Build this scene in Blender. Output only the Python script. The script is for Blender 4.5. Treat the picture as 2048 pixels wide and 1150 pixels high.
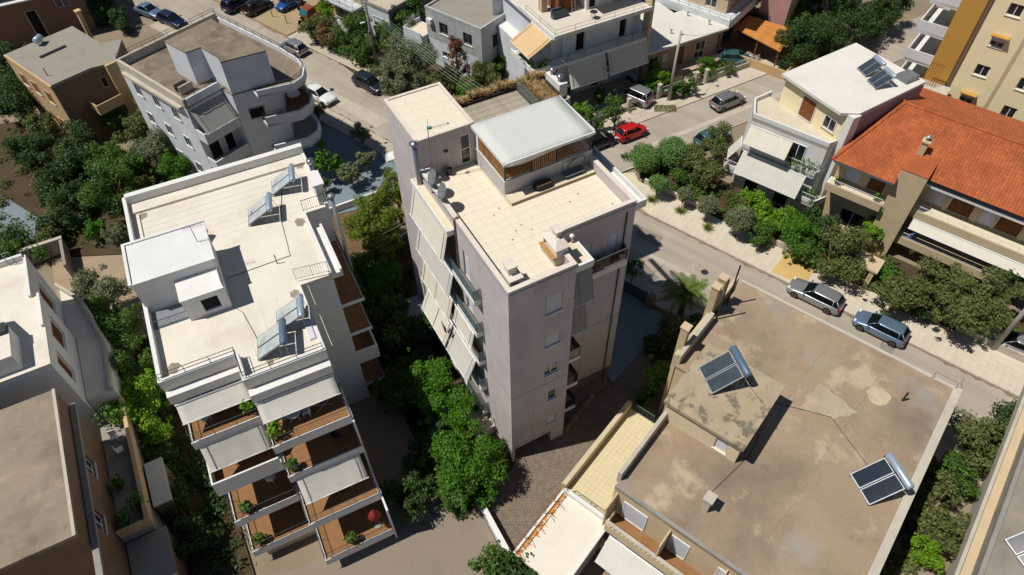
import bpy, bmesh, math, random
from mathutils import Vector, Matrix
random.seed(7)
for o in list(bpy.data.objects): bpy.data.objects.remove(o)
SC = bpy.context.scene; COL = SC.collection
R = math.radians

# ------------------------------------------------------------------ camera
CAM = Vector((-10.818, -20.817, 46.214)); FPX = 1407.0
yaw, pitch, roll = R(27.967), R(49.311), R(-1.131)
fwd = Vector((math.cos(pitch)*math.sin(yaw), math.cos(pitch)*math.cos(yaw), -math.sin(pitch)))
rt0 = Vector((math.cos(yaw), -math.sin(yaw), 0)); up0 = rt0.cross(fwd)
RT = math.cos(roll)*rt0 + math.sin(roll)*up0; UP = -math.sin(roll)*rt0 + math.cos(roll)*up0
cd = bpy.data.cameras.new('camera'); cam = bpy.data.objects.new('camera', cd); COL.objects.link(cam)
cam.matrix_world = Matrix(((RT.x, UP.x, -fwd.x, CAM.x), (RT.y, UP.y, -fwd.y, CAM.y), (RT.z, UP.z, -fwd.z, CAM.z), (0, 0, 0, 1)))
cd.sensor_width = 36; cd.lens = FPX/2048*36; cd.clip_start = .5; cd.clip_end = 3000
SC.camera = cam
def U(px, py, z=0.0):                       # pixel of the photograph -> point on the level z
    d = RT*((px-1024)/FPX) + UP*(-(py-575)/FPX) + fwd
    return CAM + d*((z-CAM.z)/d.z)

# ------------------------------------------------------------------ light
SUN_AZ = Vector((.968, -.25, 0)).normalized(); SUN_EL = R(62)
sd = bpy.data.lights.new('sun', 'SUN'); sun = bpy.data.objects.new('sun', sd); COL.objects.link(sun)
sd.energy = 5.0; sd.angle = R(.53); sd.color = (1, .955, .88)
dv = Vector((SUN_AZ.x*math.cos(SUN_EL), SUN_AZ.y*math.cos(SUN_EL), -math.sin(SUN_EL)))
sun.rotation_euler = dv.to_track_quat('-Z', 'Y').to_euler(); sun.location = (-40, 10, 90)
W = bpy.data.worlds.new('World'); SC.world = W; W.use_nodes = True
nt = W.node_tree; sky = nt.nodes.new('ShaderNodeTexSky'); sky.sky_type = 'NISHITA'; sky.sun_disc = False
sky.air_density = .85; sky.dust_density = .1; sky.sun_elevation = SUN_EL; sky.sun_rotation = math.atan2(-SUN_AZ.x, -SUN_AZ.y)
nt.links.new(sky.outputs[0], nt.nodes['Background'].inputs[0]); nt.nodes['Background'].inputs[1].default_value = .058
vs = SC.view_settings; vs.view_transform = 'Standard'; vs.look = 'None'; vs.exposure = -.05; vs.gamma = 1; vs.use_curve_mapping = False
SC.render.engine = 'CYCLES'

# ------------------------------------------------------------------ materials
def lin(h):
    h = h.lstrip('#'); f = lambda v: v/12.92 if v <= .04045 else ((v+.055)/1.055)**2.4
    return tuple(f(int(h[i:i+2], 16)/255) for i in (0, 2, 4))
MATS = {}
def M(name, col, rough=.85, var=.14, scale=1.2, bump=0., bscale=40., stain=None, metal=0., rnd=0., spec=.3, fine=.06, streak=0., isl=0., lane=0.):
    """procedural surface: broad tone changes, fine grain, optional stains, streaks and relief"""
    m = bpy.data.materials.new(name); m.use_nodes = True; MATS[name] = m
    n = m.node_tree.nodes; l = m.node_tree.links; b = n['Principled BSDF']
    col = lin(col) if isinstance(col, str) else col
    b.inputs['Roughness'].default_value = rough; b.inputs['Metallic'].default_value = metal
    b.inputs['Specular IOR Level'].default_value = spec
    tc = n.new('ShaderNodeTexCoord')
    def noise(sc, det=4, vec=None, r=.6):
        t = n.new('ShaderNodeTexNoise'); t.inputs['Scale'].default_value = sc; t.inputs['Detail'].default_value = det
        t.inputs['Roughness'].default_value = r
        l.new(vec or tc.outputs['Object'], t.inputs['Vector']); return t.outputs['Fac']
    def mixc(fac, a, c2, mode='MIX'):
        x = n.new('ShaderNodeMix'); x.data_type = 'RGBA'; x.blend_type = mode
        if isinstance(fac, float): x.inputs[0].default_value = fac
        else: l.new(fac, x.inputs[0])
        for s, v in ((x.inputs[6], a), (x.inputs[7], c2)):
            if isinstance(v, tuple): s.default_value = (*v, 1)
            else: l.new(v, s)
        return x.outputs[2]
    def rng(v, a, b2, c2=0., d=1.):
        x = n.new('ShaderNodeMapRange'); l.new(v, x.inputs[0])
        for i, k in enumerate((a, b2, c2, d)): x.inputs[1+i].default_value = k
        return x.outputs[0]
    lo = tuple(min(.95, c*(1-var)) for c in col); hi = tuple(min(.95, c*(1+var)) for c in col)
    out = mixc(rng(noise(scale), .3, .7), lo, hi)
    if fine:
        out = mixc(rng(noise(scale*14+6, 3), .3, .7, 0, 1.), mixc(1., out, (1-fine*2,)*3, 'MULTIPLY'), out)
    if streak:                              # rain streaks running down the walls
        mp = n.new('ShaderNodeMapping'); mp.inputs['Scale'].default_value = (3.2, 3.2, .16); l.new(tc.outputs['Object'], mp.inputs[0])
        f = rng(noise(1.6, 5, mp.outputs[0]), .5, .78, 0, streak)
        out = mixc(f, out, tuple(c*.45 for c in col))
    if lane:                                # worn wheel tracks along the street
        mp = n.new('ShaderNodeMapping'); mp.vector_type = 'TEXTURE'; mp.inputs['Rotation'].default_value = (0, 0, math.atan2(.383, .924)); mp.inputs['Scale'].default_value = (1.1, 26, 1); l.new(tc.outputs['Object'], mp.inputs[0])
        out = mixc(rng(noise(1.0, 4, mp.outputs[0]), .42, .62, 0, lane), out, tuple(c*.66 for c in col))
    for st in (stain or []):                # (colour, scale, low, high, strength)
        sc_ = lin(st[0]) if isinstance(st[0], str) else st[0]
        f = rng(noise(st[1], 6, r=.65), st[2], st[3], 0, st[4]); out = mixc(f, out, sc_)
    if rnd or isl:
        oi = n.new('ShaderNodeObjectInfo' if rnd else 'ShaderNodeNewGeometry'); rnd = rnd or isl; f = rng(oi.outputs['Random Per Island' if isl else 'Random'], 0, 1, 1-rnd, 1+rnd)
        v = n.new('ShaderNodeVectorMath'); v.operation = 'SCALE'; l.new(out, v.inputs[0]); l.new(f, v.inputs['Scale']); out = v.outputs[0]
    l.new(out, b.inputs['Base Color'])
    if bump:
        bp = n.new('ShaderNodeBump'); bp.inputs['Strength'].default_value = bump; bp.inputs['Distance'].default_value = .03
        l.new(noise(bscale, 5), bp.inputs['Height']); l.new(bp.outputs[0], b.inputs['Normal'])
    return m
def GLASS(name, col, rough=.06):
    m = M(name, col, rough, var=.3, scale=.8, fine=0, spec=.7); return m
def CLEAR(name, col, alpha):
    """thin sheet of balcony glass: part see-through, part tinted reflection"""
    m = bpy.data.materials.new(name); m.use_nodes = True; n = m.node_tree.nodes; l = m.node_tree.links
    b = n['Principled BSDF']; b.inputs['Base Color'].default_value = (*lin(col), 1); b.inputs['Roughness'].default_value = .06
    t = n.new('ShaderNodeBsdfTransparent'); t.inputs[0].default_value = (.93, .96, .96, 1); x = n.new('ShaderNodeMixShader'); x.inputs[0].default_value = alpha
    l.new(t.outputs[0], x.inputs[1]); l.new(b.outputs[0], x.inputs[2]); l.new(x.outputs[0], n['Material Output'].inputs[0]); return m
def LEAF(name, col, var=.45, tl=.32):
    """foliage: tone differs from leaf to leaf, light passes through"""
    m = bpy.data.materials.new(name); m.use_nodes = True; n = m.node_tree.nodes; l = m.node_tree.links
    c = lin(col); b = n['Principled BSDF']; b.inputs['Roughness'].default_value = .55; b.inputs['Specular IOR Level'].default_value = .3
    g = n.new('ShaderNodeNewGeometry'); tc = n.new('ShaderNodeTexCoord'); t = n.new('ShaderNodeTexNoise'); t.inputs['Scale'].default_value = 1.3
    l.new(tc.outputs['Object'], t.inputs['Vector'])
    a = n.new('ShaderNodeMath'); a.operation = 'MULTIPLY_ADD'; l.new(t.outputs['Fac'], a.inputs[0]); a.inputs[1].default_value = .9
    l.new(g.outputs['Random Per Island'], a.inputs[2])
    r = n.new('ShaderNodeMapRange'); l.new(a.outputs[0], r.inputs[0]); r.inputs[1].default_value = .1; r.inputs[2].default_value = 1.5
    x = n.new('ShaderNodeMix'); x.data_type = 'RGBA'; l.new(r.outputs[0], x.inputs[0])
    x.inputs[6].default_value = (*[v*(1-var) for v in c], 1); x.inputs[7].default_value = (c[0]*(1+var*1.6), c[1]*(1+var), c[2]*(1+var*.6), 1)
    l.new(x.outputs[2], b.inputs['Base Color'])
    tr = n.new('ShaderNodeBsdfTranslucent'); l.new(x.outputs[2], tr.inputs[0])
    ms = n.new('ShaderNodeMixShader'); ms.inputs[0].default_value = tl; l.new(b.outputs[0], ms.inputs[1]); l.new(tr.outputs[0], ms.inputs[2])
    l.new(ms.outputs[0], n['Material Output'].inputs[0]); return m

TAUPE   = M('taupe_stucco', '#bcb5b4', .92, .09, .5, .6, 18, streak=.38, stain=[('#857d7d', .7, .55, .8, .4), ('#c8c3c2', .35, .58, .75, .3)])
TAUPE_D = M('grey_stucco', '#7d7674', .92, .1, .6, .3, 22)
WHITE   = M('white_paint', '#d6d6d2', .8, .05, .5, .1, 30, streak=.06)
WHITE_W = M('weathered_white_wall', '#ccd0d4', .88, .08, .6, .2, 25, streak=.22, stain=[('#6d6a64', 1.1, .62, .85, .35)])
WHITE_R = M('white_roof_coating', '#d6cfc2', .75, .06, .35, .08, 12, stain=[('#b9ae9b', .45, .5, .72, .55), ('#b98e63', .3, .62, .76, .55), ('#a39a8b', 1.1, .64, .74, .35)])
PARAPET = M('parapet_concrete', '#d2c8bd', .9, .07, 1.6, .25, 30, stain=[('#b08f7c', 1.8, .62, .75, .4)])
TILE    = M('cream_roof_tile', '#d9d0bb', .7, .04, 1.1, .05, 40, rnd=.014, stain=[('#c6b48f', .7, .58, .8, .35)])
GROUT   = M('tile_grout', '#c9bda2', .95, .1, 2)
CREAMF  = M('cream_floor', '#d2c6ad', .75, .05, 1.2, .05, stain=[('#b9a27c', 1.1, .6, .8, .4)])
AWN_C   = M('cream_awning_fabric', '#d2cdbe', .9, .04, 1.2, .1, 200)
AWN_G   = M('grey_awning_fabric', '#8f8e8a', .9, .05, 1.2, .1, 200)
AWN_P   = M('pale_awning_fabric', '#c3c1b8', .9, .05, 1.2, .1, 200)
AWN_T   = M('tan_awning_fabric', '#c9ab80', .9, .05, 1.2, .1, 200)
PERG    = M('pergola_membrane', '#c3c5c0', .6, .03, .7, .03)
STEEL   = M('brushed_steel', '#a5a6a8', .3, .08, 3, metal=.9)
GALV    = M('galvanised_metal', '#8c9196', .5, .12, 3, metal=.6)
DARKM   = M('dark_grey_metal', '#2b2e31', .5, .1, 3, spec=.4)
BLACK   = M('black_plastic', '#131314', .55, .1, 4)
WHITEM  = M('white_enamel', '#d9dad8', .4, .03, 2)
SHUT    = M('white_roller_shutter', '#c4c8ce', .5, .03, 2)
PANE    = GLASS('dark_window_glass', '#1a2229'); PANE_B = GLASS('blue_window_glass', '#2a3a48')
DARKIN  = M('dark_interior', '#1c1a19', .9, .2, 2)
GL_BLUE = CLEAR('blue_balcony_glass', '#5f7c8c', .55); GL_GREEN = CLEAR('green_balcony_glass', '#a9bab6', .14); GL_DARK = CLEAR('dark_balcony_glass', '#22282e', .8)
WOODS   = M('slat_wood', '#a87c4e', .7, .22, 4, .1, 60, rnd=.2)
DECKW   = M('weathered_deck_wood', '#a39a89', .85, .16, 2.5, .2, 60, rnd=.14)
WOODB   = M('brown_timber', '#7b4a27', .75, .2, 3, .2, 50, rnd=.1)
TERRA   = M('terracotta_floor', '#88633f', .8, .1, 2.2, .1, 30, stain=[('#74492b', 1.4, .6, .8, .4)])
TERRA_D = M('terracotta_pot', '#9a5a38', .8, .12, 4)
RTILE   = M('clay_roof_tile', '#a05833', .9, .18, .5, .15, 30, isl=.13, stain=[('#7d4428', .6, .56, .76, .4), ('#a8643c', 2.5, .6, .8, .4)])
BEIGE   = M('beige_render', '#bda079', .9, .07, .6, .25, 25, streak=.12)
SAND    = M('sand_render', '#c0ad8c', .9, .06, .6, .2, 25, streak=.12)
YELLOW  = M('yellow_render', '#e8dab2', .9, .05, .5, .15, 25, streak=.06); OCHRE = M('ochre_render', '#b98d42', .9, .06, .5, .15, 25)
PURPLE  = M('mauve_render', '#8c7b86', .9, .08, .6, .2); PINK = M('pink_render', '#b58a86', .9, .06, .6, .15)
BRWALL  = M('brown_render', '#7b6350', .92, .1, .6, .2, 25, streak=.12)
OLDWALL = M('blotched_grey_render', '#a9adac', .92, .1, 1.1, .3, 20, streak=.2, stain=[('#8e857a', 1.3, .5, .68, .55), ('#d0d2cf', 1.8, .6, .75, .5)])
ROOFGR  = M('grey_roof_screed', '#8f8a7f', .92, .12, .5, .25, 25, stain=[('#6d675d', .5, .52, .75, .5), ('#a98f5c', .9, .63, .78, .45)])
ROOFBR  = M('brown_roof_screed', '#98866f', .92, .1, .2, .25, 18, stain=[('#6d6157', .14, .47, .66, .75), ('#b8a88f', .33, .57, .66, .6), ('#8d8a86', .2, .56, .7, .7), ('#574d44', .7, .6, .74, .45), ('#c6b89e', 1.3, .68, .74, .5)])
ROOFDK  = M('stained_roof_screed', '#766a5b', .92, .15, .5, .3, 18, stain=[('#4b3f33', .45, .5, .7, .7), ('#a8997f', .8, .58, .72, .5)])
ROOFMOS = M('mottled_roof_slab', '#a5967d', .92, .12, .8, .3, 22, stain=[('#4e4a42', 1.2, .52, .62, .7), ('#a58a66', 2, .6, .7, .5)])
CONC    = M('old_concrete', '#8f8a82', .93, .12, 1, .35, 20, streak=.15, stain=[('#5f5a52', 1.2, .55, .75, .5)])
CONC_L  = M('pale_concrete', '#b5ad9e', .93, .1, .9, .25, 20, stain=[('#847a6b', .8, .58, .78, .45)])
ASPH    = M('worn_asphalt', '#a89e91', .95, .07, .25, .25, 90, stain=[('#91867a', .12, .5, .7, .6), ('#c6bbab', .5, .6, .8, .4), ('#756d63', 1.6, .7, .78, .4)], fine=.1, lane=.55)
ASPH_S  = M('patched_asphalt', '#b3aa9d', .95, .1, .6, .25, 90, fine=.1)
PAVE    = M('paving_slab', '#b5aa9a', .93, .1, .5, .25, 40, rnd=.1, stain=[('#8d806e', .5, .55, .75, .5)])
PAVE_P  = M('pale_paving_slab', '#c4b9a8', .93, .07, .5, .2, 40, rnd=.05, stain=[('#9c8f7b', .7, .6, .75, .4)])
KERB    = M('kerb_stone', '#b9b0a2', .9, .12, 1.5, .2, 40)
BRICKP  = M('driveway_paver', '#7b6f62', .93, .22, 3, .2, 50, stain=[('#67594c', .5, .5, .7, .5)])
JOINT   = M('paver_joint', '#453c33', .95, .2, 3)
SOIL    = M('dry_soil', '#6b543d', .97, .2, .5, .5, 14, stain=[('#5c4630', .5, .5, .7, .6), ('#8d7658', .9, .6, .8, .5)])
SOILD   = M('dark_garden_soil', '#4b3d2c', .97, .25, .6, .5, 14, stain=[('#36381f', .6, .5, .7, .7)])
GROUND  = M('dusty_ground', '#877a67', .95, .12, .2, .3, 30, stain=[('#7a6b55', .15, .5, .7, .5), ('#a89a82', .6, .6, .8, .4)])
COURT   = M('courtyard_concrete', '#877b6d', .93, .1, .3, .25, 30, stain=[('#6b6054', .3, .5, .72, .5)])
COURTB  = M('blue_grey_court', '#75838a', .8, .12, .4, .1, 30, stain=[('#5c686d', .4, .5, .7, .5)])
STONE   = M('dry_stone', '#857767', .95, .25, 2, .5, 12, rnd=.15)
DRYG    = LEAF('dry_straw_grass', '#a08c62', .3, .25)
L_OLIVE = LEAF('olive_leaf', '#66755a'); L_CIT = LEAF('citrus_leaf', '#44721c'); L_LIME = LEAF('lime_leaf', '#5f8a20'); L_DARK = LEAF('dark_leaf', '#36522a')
L_PINE = LEAF('pine_needle', '#5f7427'); L_BALL = LEAF('clipped_leaf', '#5c8245'); L_DUSTY = LEAF('dusty_leaf', '#5b6a3d'); L_DEAD = LEAF('dead_brown_needle', '#6b4630', .25, .15)
L_PALM = LEAF('palm_frond', '#587030'); L_GRASS = LEAF('grass_blade', '#6d7a35'); L_MID = LEAF('garden_leaf', '#46692a')
FLOWER = LEAF('pink_blossom', '#c4565f', .2, .3); FLOWR = LEAF('rust_leaf', '#6d5840', .3, .2)
BARK = M('bark', '#6a5a48', .95, .25, 4, .6, 20); BARKG = M('grey_bark', '#80766a', .95, .2, 4, .6, 20)
POLEW = M('weathered_pole', '#8d857a', .9, .15, 2, .3, 40, streak=.2); POLEC = M('concrete_pole', '#a8a69f', .9, .08, 2, .2, 40)
SOLARP = GLASS('solar_absorber', '#131c2a', .15); SOLARB = GLASS('grey_solar_absorber', '#333e47', .25)
TANKB = M('blue_tank_shell', '#56697f', .35, .06, 2); TANKW = M('pale_tank_shell', '#a9b7c6', .3, .06, 2, metal=.4)
RUST = M('rusty_iron', '#94581f', .9, .25, 5, .3, 30)
GLAREAB = GLASS('glare_pale_collector', '#a9afae', .25)  # glare of sun and sky on the collectors, painted as a pale base colour

RTC = M('curved_house_roof', '#7d7162', .92, .15, .5, .3, 18, stain=[('#4f473d', .4, .48, .68, .75), ('#a29581', .7, .58, .7, .5)])
RBL = M('sandy_stained_roof', '#8c8070', .92, .12, .4, .3, 18, stain=[('#5f564b', .35, .48, .66, .7), ('#a89a84', .6, .58, .7, .5), ('#5a5148', 1.4, .62, .72, .4)])
HEADW = M('pale_sand_render', '#d3c3a6', .9, .06, .6, .2, 25, streak=.15)
# ------------------------------------------------------------------ geometry helpers
SA = math.atan2(.383, .924)                      # the street grid is turned by 22.5 degrees
FRAMES = {'W': 0.0, 'S': SA, 'L': R(-2.5)}
OFF = {}                                          # thing or part -> base point in its frame
def fw(fr, x, y):                                 # frame -> world
    a = FRAMES[fr]; return x*math.cos(a)-y*math.sin(a), x*math.sin(a)+y*math.cos(a)
def wf(fr, p):                                    # world -> frame
    a = FRAMES[fr]; return p.x*math.cos(a)+p.y*math.sin(a), -p.x*math.sin(a)+p.y*math.cos(a)
def tag(o, label, cat, group=None, kind=None):
    o['label'] = label
    if cat: o['category'] = cat
    if group: o['group'] = group
    if kind: o['kind'] = kind
    return o
def thing(name, label, cat, base=(0, 0, 0), fr='W', group=None, rz=0.):
    o = bpy.data.objects.new(name, None); COL.objects.link(o); o.empty_display_size = .3
    x, y = fw(fr, base[0], base[1]); o.location = (x, y, base[2]); o.rotation_euler = (0, 0, FRAMES[fr]+rz)
    OFF[o] = base; return tag(o, label, cat, group)
class MB:
    """collects shapes into one mesh"""
    def __init__(s): s.v = []; s.f = []; s.mi = []; s.cur = 0
    def add(s, vs, fs):
        k = len(s.v); s.v += [tuple(p) for p in vs]
        for f in fs: s.f.append(tuple(i+k for i in f)); s.mi.append(s.cur)
        return s
    def box(s, x0, x1, y0, y1, z0, z1, m=None):
        vs = [(x, y, z) for z in (z0, z1) for x, y in ((x0, y0), (x1, y0), (x1, y1), (x0, y1))]
        if m: vs = [m @ Vector(v) for v in vs]
        return s.add(vs, [(3, 2, 1, 0), (4, 5, 6, 7), (0, 1, 5, 4), (1, 2, 6, 5), (2, 3, 7, 6), (3, 0, 4, 7)])
    def prism(s, poly, z0, z1):
        n = len(poly); a = sum(poly[i][0]*poly[(i+1) % n][1]-poly[(i+1) % n][0]*poly[i][1] for i in range(n))
        if a < 0: poly = poly[::-1]
        s.add([(*p[:2], z0) for p in poly]+[(*p[:2], z1) for p in poly],
              [tuple(range(n))[::-1], tuple(range(n, 2*n))]+[(i, (i+1) % n, (i+1) % n+n, i+n) for i in range(n)]); return s
    def quad(s, a, b, c, d): return s.add([a, b, c, d], [(0, 1, 2, 3)])
    def slab(s, pts, th):                         # thick sheet through 4 points
        P = [Vector(p) for p in pts]; nn = (P[1]-P[0]).cross(P[3]-P[0]).normalized()*th
        return s.add(P+[p-nn for p in P], [(0, 1, 2, 3), (7, 6, 5, 4)]+[(i, i+4, (i+1) % 4+4, (i+1) % 4) for i in range(4)])
    def tube(s, pts, r, n=6, cap=True):
        P = [Vector(p) for p in pts]; rr = r if isinstance(r, (list, tuple)) else [r]*len(P); vs = []
        for i, p in enumerate(P):
            d = (P[min(i+1, len(P)-1)]-P[max(i-1, 0)]).normalized(); a = d.orthogonal().normalized() if abs(d.z) > .999 else Vector((0, 0, 1)).cross(d).normalized()
            b = d.cross(a)
            vs += [p+(a*math.cos(t)+b*math.sin(t))*rr[i] for t in (2*math.pi*k/n for k in range(n))]
        fs = [(i*n+k, i*n+(k+1) % n, (i+1)*n+(k+1) % n, (i+1)*n+k) for i in range(len(P)-1) for k in range(n)]
        if cap: fs += [tuple(range(n))[::-1], tuple(range((len(P)-1)*n, len(P)*n))]
        return s.add(vs, fs)
    def lathe(s, prof, n=16, c=(0, 0, 0), m=None):  # profile of (radius, z)
        vs = []
        for r, z in prof: vs += [Vector((c[0]+r*math.cos(2*math.pi*k/n), c[1]+r*math.sin(2*math.pi*k/n), c[2]+z)) for k in range(n)]
        if m: vs = [m @ v for v in vs]
        k = len(prof); return s.add(vs, [(i*n+j, i*n+(j+1) % n, (i+1)*n+(j+1) % n, (i+1)*n+j) for i in range(k-1) for j in range(n)]+[tuple(range(n))[::-1], tuple(range((k-1)*n, k*n))])
    def build(s, name, mat, parent=None, smooth=False, bevel=0.):
        me = bpy.data.meshes.new(name); b = OFF.get(parent, (0, 0, 0))
        me.from_pydata([(v[0]-b[0], v[1]-b[1], v[2]-b[2]) for v in s.v], [], s.f)
        for mm in (mat if isinstance(mat, (list, tuple)) else [mat]): me.materials.append(mm)
        if isinstance(mat, (list, tuple)): me.polygons.foreach_set('material_index', s.mi)
        if smooth: me.polygons.foreach_set('use_smooth', [True]*len(me.polygons))
        o = bpy.data.objects.new(name, me); COL.objects.link(o)
        if parent is not None: o.parent = parent; OFF[o] = b
        if bevel:
            bv = o.modifiers.new('bevel', 'BEVEL'); bv.width = bevel; bv.segments = 2; bv.limit_method = 'ANGLE'; bv.angle_limit = R(40)
        return o
def one(name, mat, parent, *boxes, bevel=0.):
    m = MB()
    for b in boxes: m.box(*b)
    return m.build(name, mat, parent, bevel=bevel)
def copy_tree(o, parent=None):
    c = o.copy(); COL.objects.link(c); c.parent = parent
    for ch in o.children: copy_tree(ch, c)
    return c
def structure(name, mb, mat, label=None):
    o = mb.build(name, mat); o['kind'] = 'structure'
    if label: o['label'] = label
    return o
# local (u along the wall, d outward, z) box on a wall plane
def wb(mb, ax, pos, sg, u0, u1, d0, d1, z0, z1):
    a, b = sorted((pos+sg*d0, pos+sg*d1))
    return mb.box(u0, u1, a, b, z0, z1) if ax == 'y' else mb.box(a, b, u0, u1, z0, z1)
def window(T, ax, pos, sg, u0, u1, z0, z1, kind='glass', fm=None, deep=.16, sill=True):
    """one window or door set into its opening; d<0 is inside the wall"""
    fm = fm or WHITEM; w = u1-u0; h = z1-z0; t = .07 if h < 2.6 else .09; f = MB()
    d0, d1 = -deep-.05, -deep+.03
    for a, b, c, d in ((u0, u0+t, z0, z1), (u1-t, u1, z0, z1), (u0+t, u1-t, z0, z0+t), (u0+t, u1-t, z1-t, z1)): wb(f, ax, pos, sg, a, b, d0, d1, c, d)
    if kind in ('glass', 'half', 'door') and w > .75: wb(f, ax, pos, sg, (u0+u1)/2-t/2, (u0+u1)/2+t/2, d0, d1, z0+t, z1-t)
    if kind == 'transom': wb(f, ax, pos, sg, u0+t, u1-t, d0, d1, z0+h*.5, z0+h*.5+t)
    nm = 'door' if (kind in ('door', 'panel') or h > 1.9) else 'window'
    F = f.build(nm, fm, T)
    if kind in ('glass', 'half', 'door', 'transom'): wb(MB(), ax, pos, sg, u0+t, u1-t, -deep-.03, -deep, z0+t, z1-t).build('pane', PANE, F)
    if kind == 'panel': wb(MB(), ax, pos, sg, u0+t, u1-t, -deep-.03, -deep+.01, z0+t, z1-t).build('door_leaf', WOODB if fm is WOODB else DARKIN, F)
    if kind in ('shutter', 'half'):
        s = MB(); zb = z0+t if kind == 'shutter' else z0+h*.45; n = max(4, int((z1-zb)/.11)); zz = (z1-t-zb)/n
        for i in range(n): wb(s, ax, pos, sg, u0+t*.6, u1-t*.6, -deep+.0, -deep+.06, zb+i*zz, zb+(i+.86)*zz)
        wb(s, ax, pos, sg, u0+t*.6, u1-t*.6, -deep-.01, -deep+.045, zb, z1-t); s.build('roller_shutter', SHUT, F)
    if kind == 'louver':
        for k in range(2):
            a = u0+t+(w-2*t)*k/2; b = a+(w-2*t)/2-.02; s = MB(); n = max(5, int(h/.14)); wb(s, ax, pos, sg, a, b, -deep-.03, -deep, z0+t, z1-t)
            for i in range(n): wb(s, ax, pos, sg, a+.05, b-.05, -deep, -deep+.03, z0+t+i*(h-2*t)/n, z0+t+(i+.7)*(h-2*t)/n)
            s.build('louvered_shutter', WOODB, F)
    if sill and nm == 'window': wb(MB(), ax, pos, sg, u0-.06, u1+.06, -.02, .07, z0-.07, z0-.005).build('sill', PARAPET if fm is not WHITEM else WHITEM, F)
    return F
def facade(T, mat, ax, pos, sg, u0, u1, z0, z1, ops=(), deep=.16, name='wall', fm=None, sill=True):
    """one flat wall with real openings (reveals included) and its windows; ops = (u0,u1,z0,z1,kind)"""
    us = sorted({u0, u1, *[v for o in ops for v in o[:2]]}); zs = sorted({z0, z1, *[v for o in ops for v in o[2:4]]}); m = MB()
    def P(u, d, z): return (u, pos+sg*d, z) if ax == 'y' else (pos+sg*d, u, z)
    def q(a, b, c, d):
        flip = (sg > 0) if ax == 'y' else (sg < 0)
        m.quad(*((a, b, c, d)[::-1] if flip else (a, b, c, d)))
    for i in range(len(us)-1):
        for j in range(len(zs)-1):
            cu, cz = (us[i]+us[i+1])/2, (zs[j]+zs[j+1])/2
            if any(o[0] < cu < o[1] and o[2] < cz < o[3] for o in ops): continue
            q(P(us[i], 0, zs[j]), P(us[i+1], 0, zs[j]), P(us[i+1], 0, zs[j+1]), P(us[i], 0, zs[j+1]))
    for o in ops:
        a, b, c, d = o[:4]; D = -(o[5] if len(o) > 5 else deep+.06)
        q(P(a, 0, c), P(b, 0, c), P(b, D, c), P(a, D, c)); q(P(b, 0, d), P(a, 0, d), P(a, D, d), P(b, D, d))
        q(P(a, 0, d), P(a, 0, c), P(a, D, c), P(a, D, d)); q(P(b, 0, c), P(b, 0, d), P(b, D, d), P(b, D, c))
        q(P(a, D, c), P(b, D, c), P(b, D, d), P(a, D, d))
    w = m.build(name, mat, T)
    for o in ops:
        if len(o) > 4 and o[4]: window(T, ax, pos, sg, *o[:4], o[4], fm, deep, sill)
    return w
def railing(T, pts, z, h=1., mat=None, bars=.14, glass=None, name='railing', rails=(1.,), post=1.3, r=.018, closed=False):
    m = MB(); g = MB(); P = [Vector((p[0], p[1], 0)) for p in pts]
    for a, b in zip(P[:-1], P[1:]):
        d = b-a; L = d.length; n = max(1, round(L/post)); e = d.normalized()
        for fr_ in rails: m.tube([a+Vector((0, 0, z+h*fr_)), b+Vector((0, 0, z+h*fr_))], r*1.3, 5)
        for i in range(n+1): p = a+d*(i/n); m.tube([p+Vector((0, 0, z)), p+Vector((0, 0, z+h))], r*1.2, 4)
        if bars:
            k = max(1, int(L/bars))
            m.tube([a+Vector((0, 0, z+.1)), b+Vector((0, 0, z+.1))], r*.9, 4)
            for i in range(1, k): p = a+d*(i/k); m.tube([p+Vector((0, 0, z+.1)), p+Vector((0, 0, z+h))], r*.55, 4, False)
        if glass:
            nn = Vector((-e.y, e.x, 0))*.008; q = [a+e*.04, b-e*.04]
            g.add([q[0]-nn+Vector((0, 0, z+.04)), q[1]-nn+Vector((0, 0, z+.04)), q[1]+nn+Vector((0, 0, z+.04)), q[0]+nn+Vector((0, 0, z+.04)),
                   q[0]-nn+Vector((0, 0, z+h-.04)), q[1]-nn+Vector((0, 0, z+h-.04)), q[1]+nn+Vector((0, 0, z+h-.04)), q[0]+nn+Vector((0, 0, z+h-.04))],
                  [(3, 2, 1, 0), (4, 5, 6, 7), (0, 1, 5, 4), (1, 2, 6, 5), (2, 3, 7, 6), (3, 0, 4, 7)])
    o = m.build(name, mat or DARKM, T)
    if glass: g.build('glass_panel', glass, o)
    return o
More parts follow.
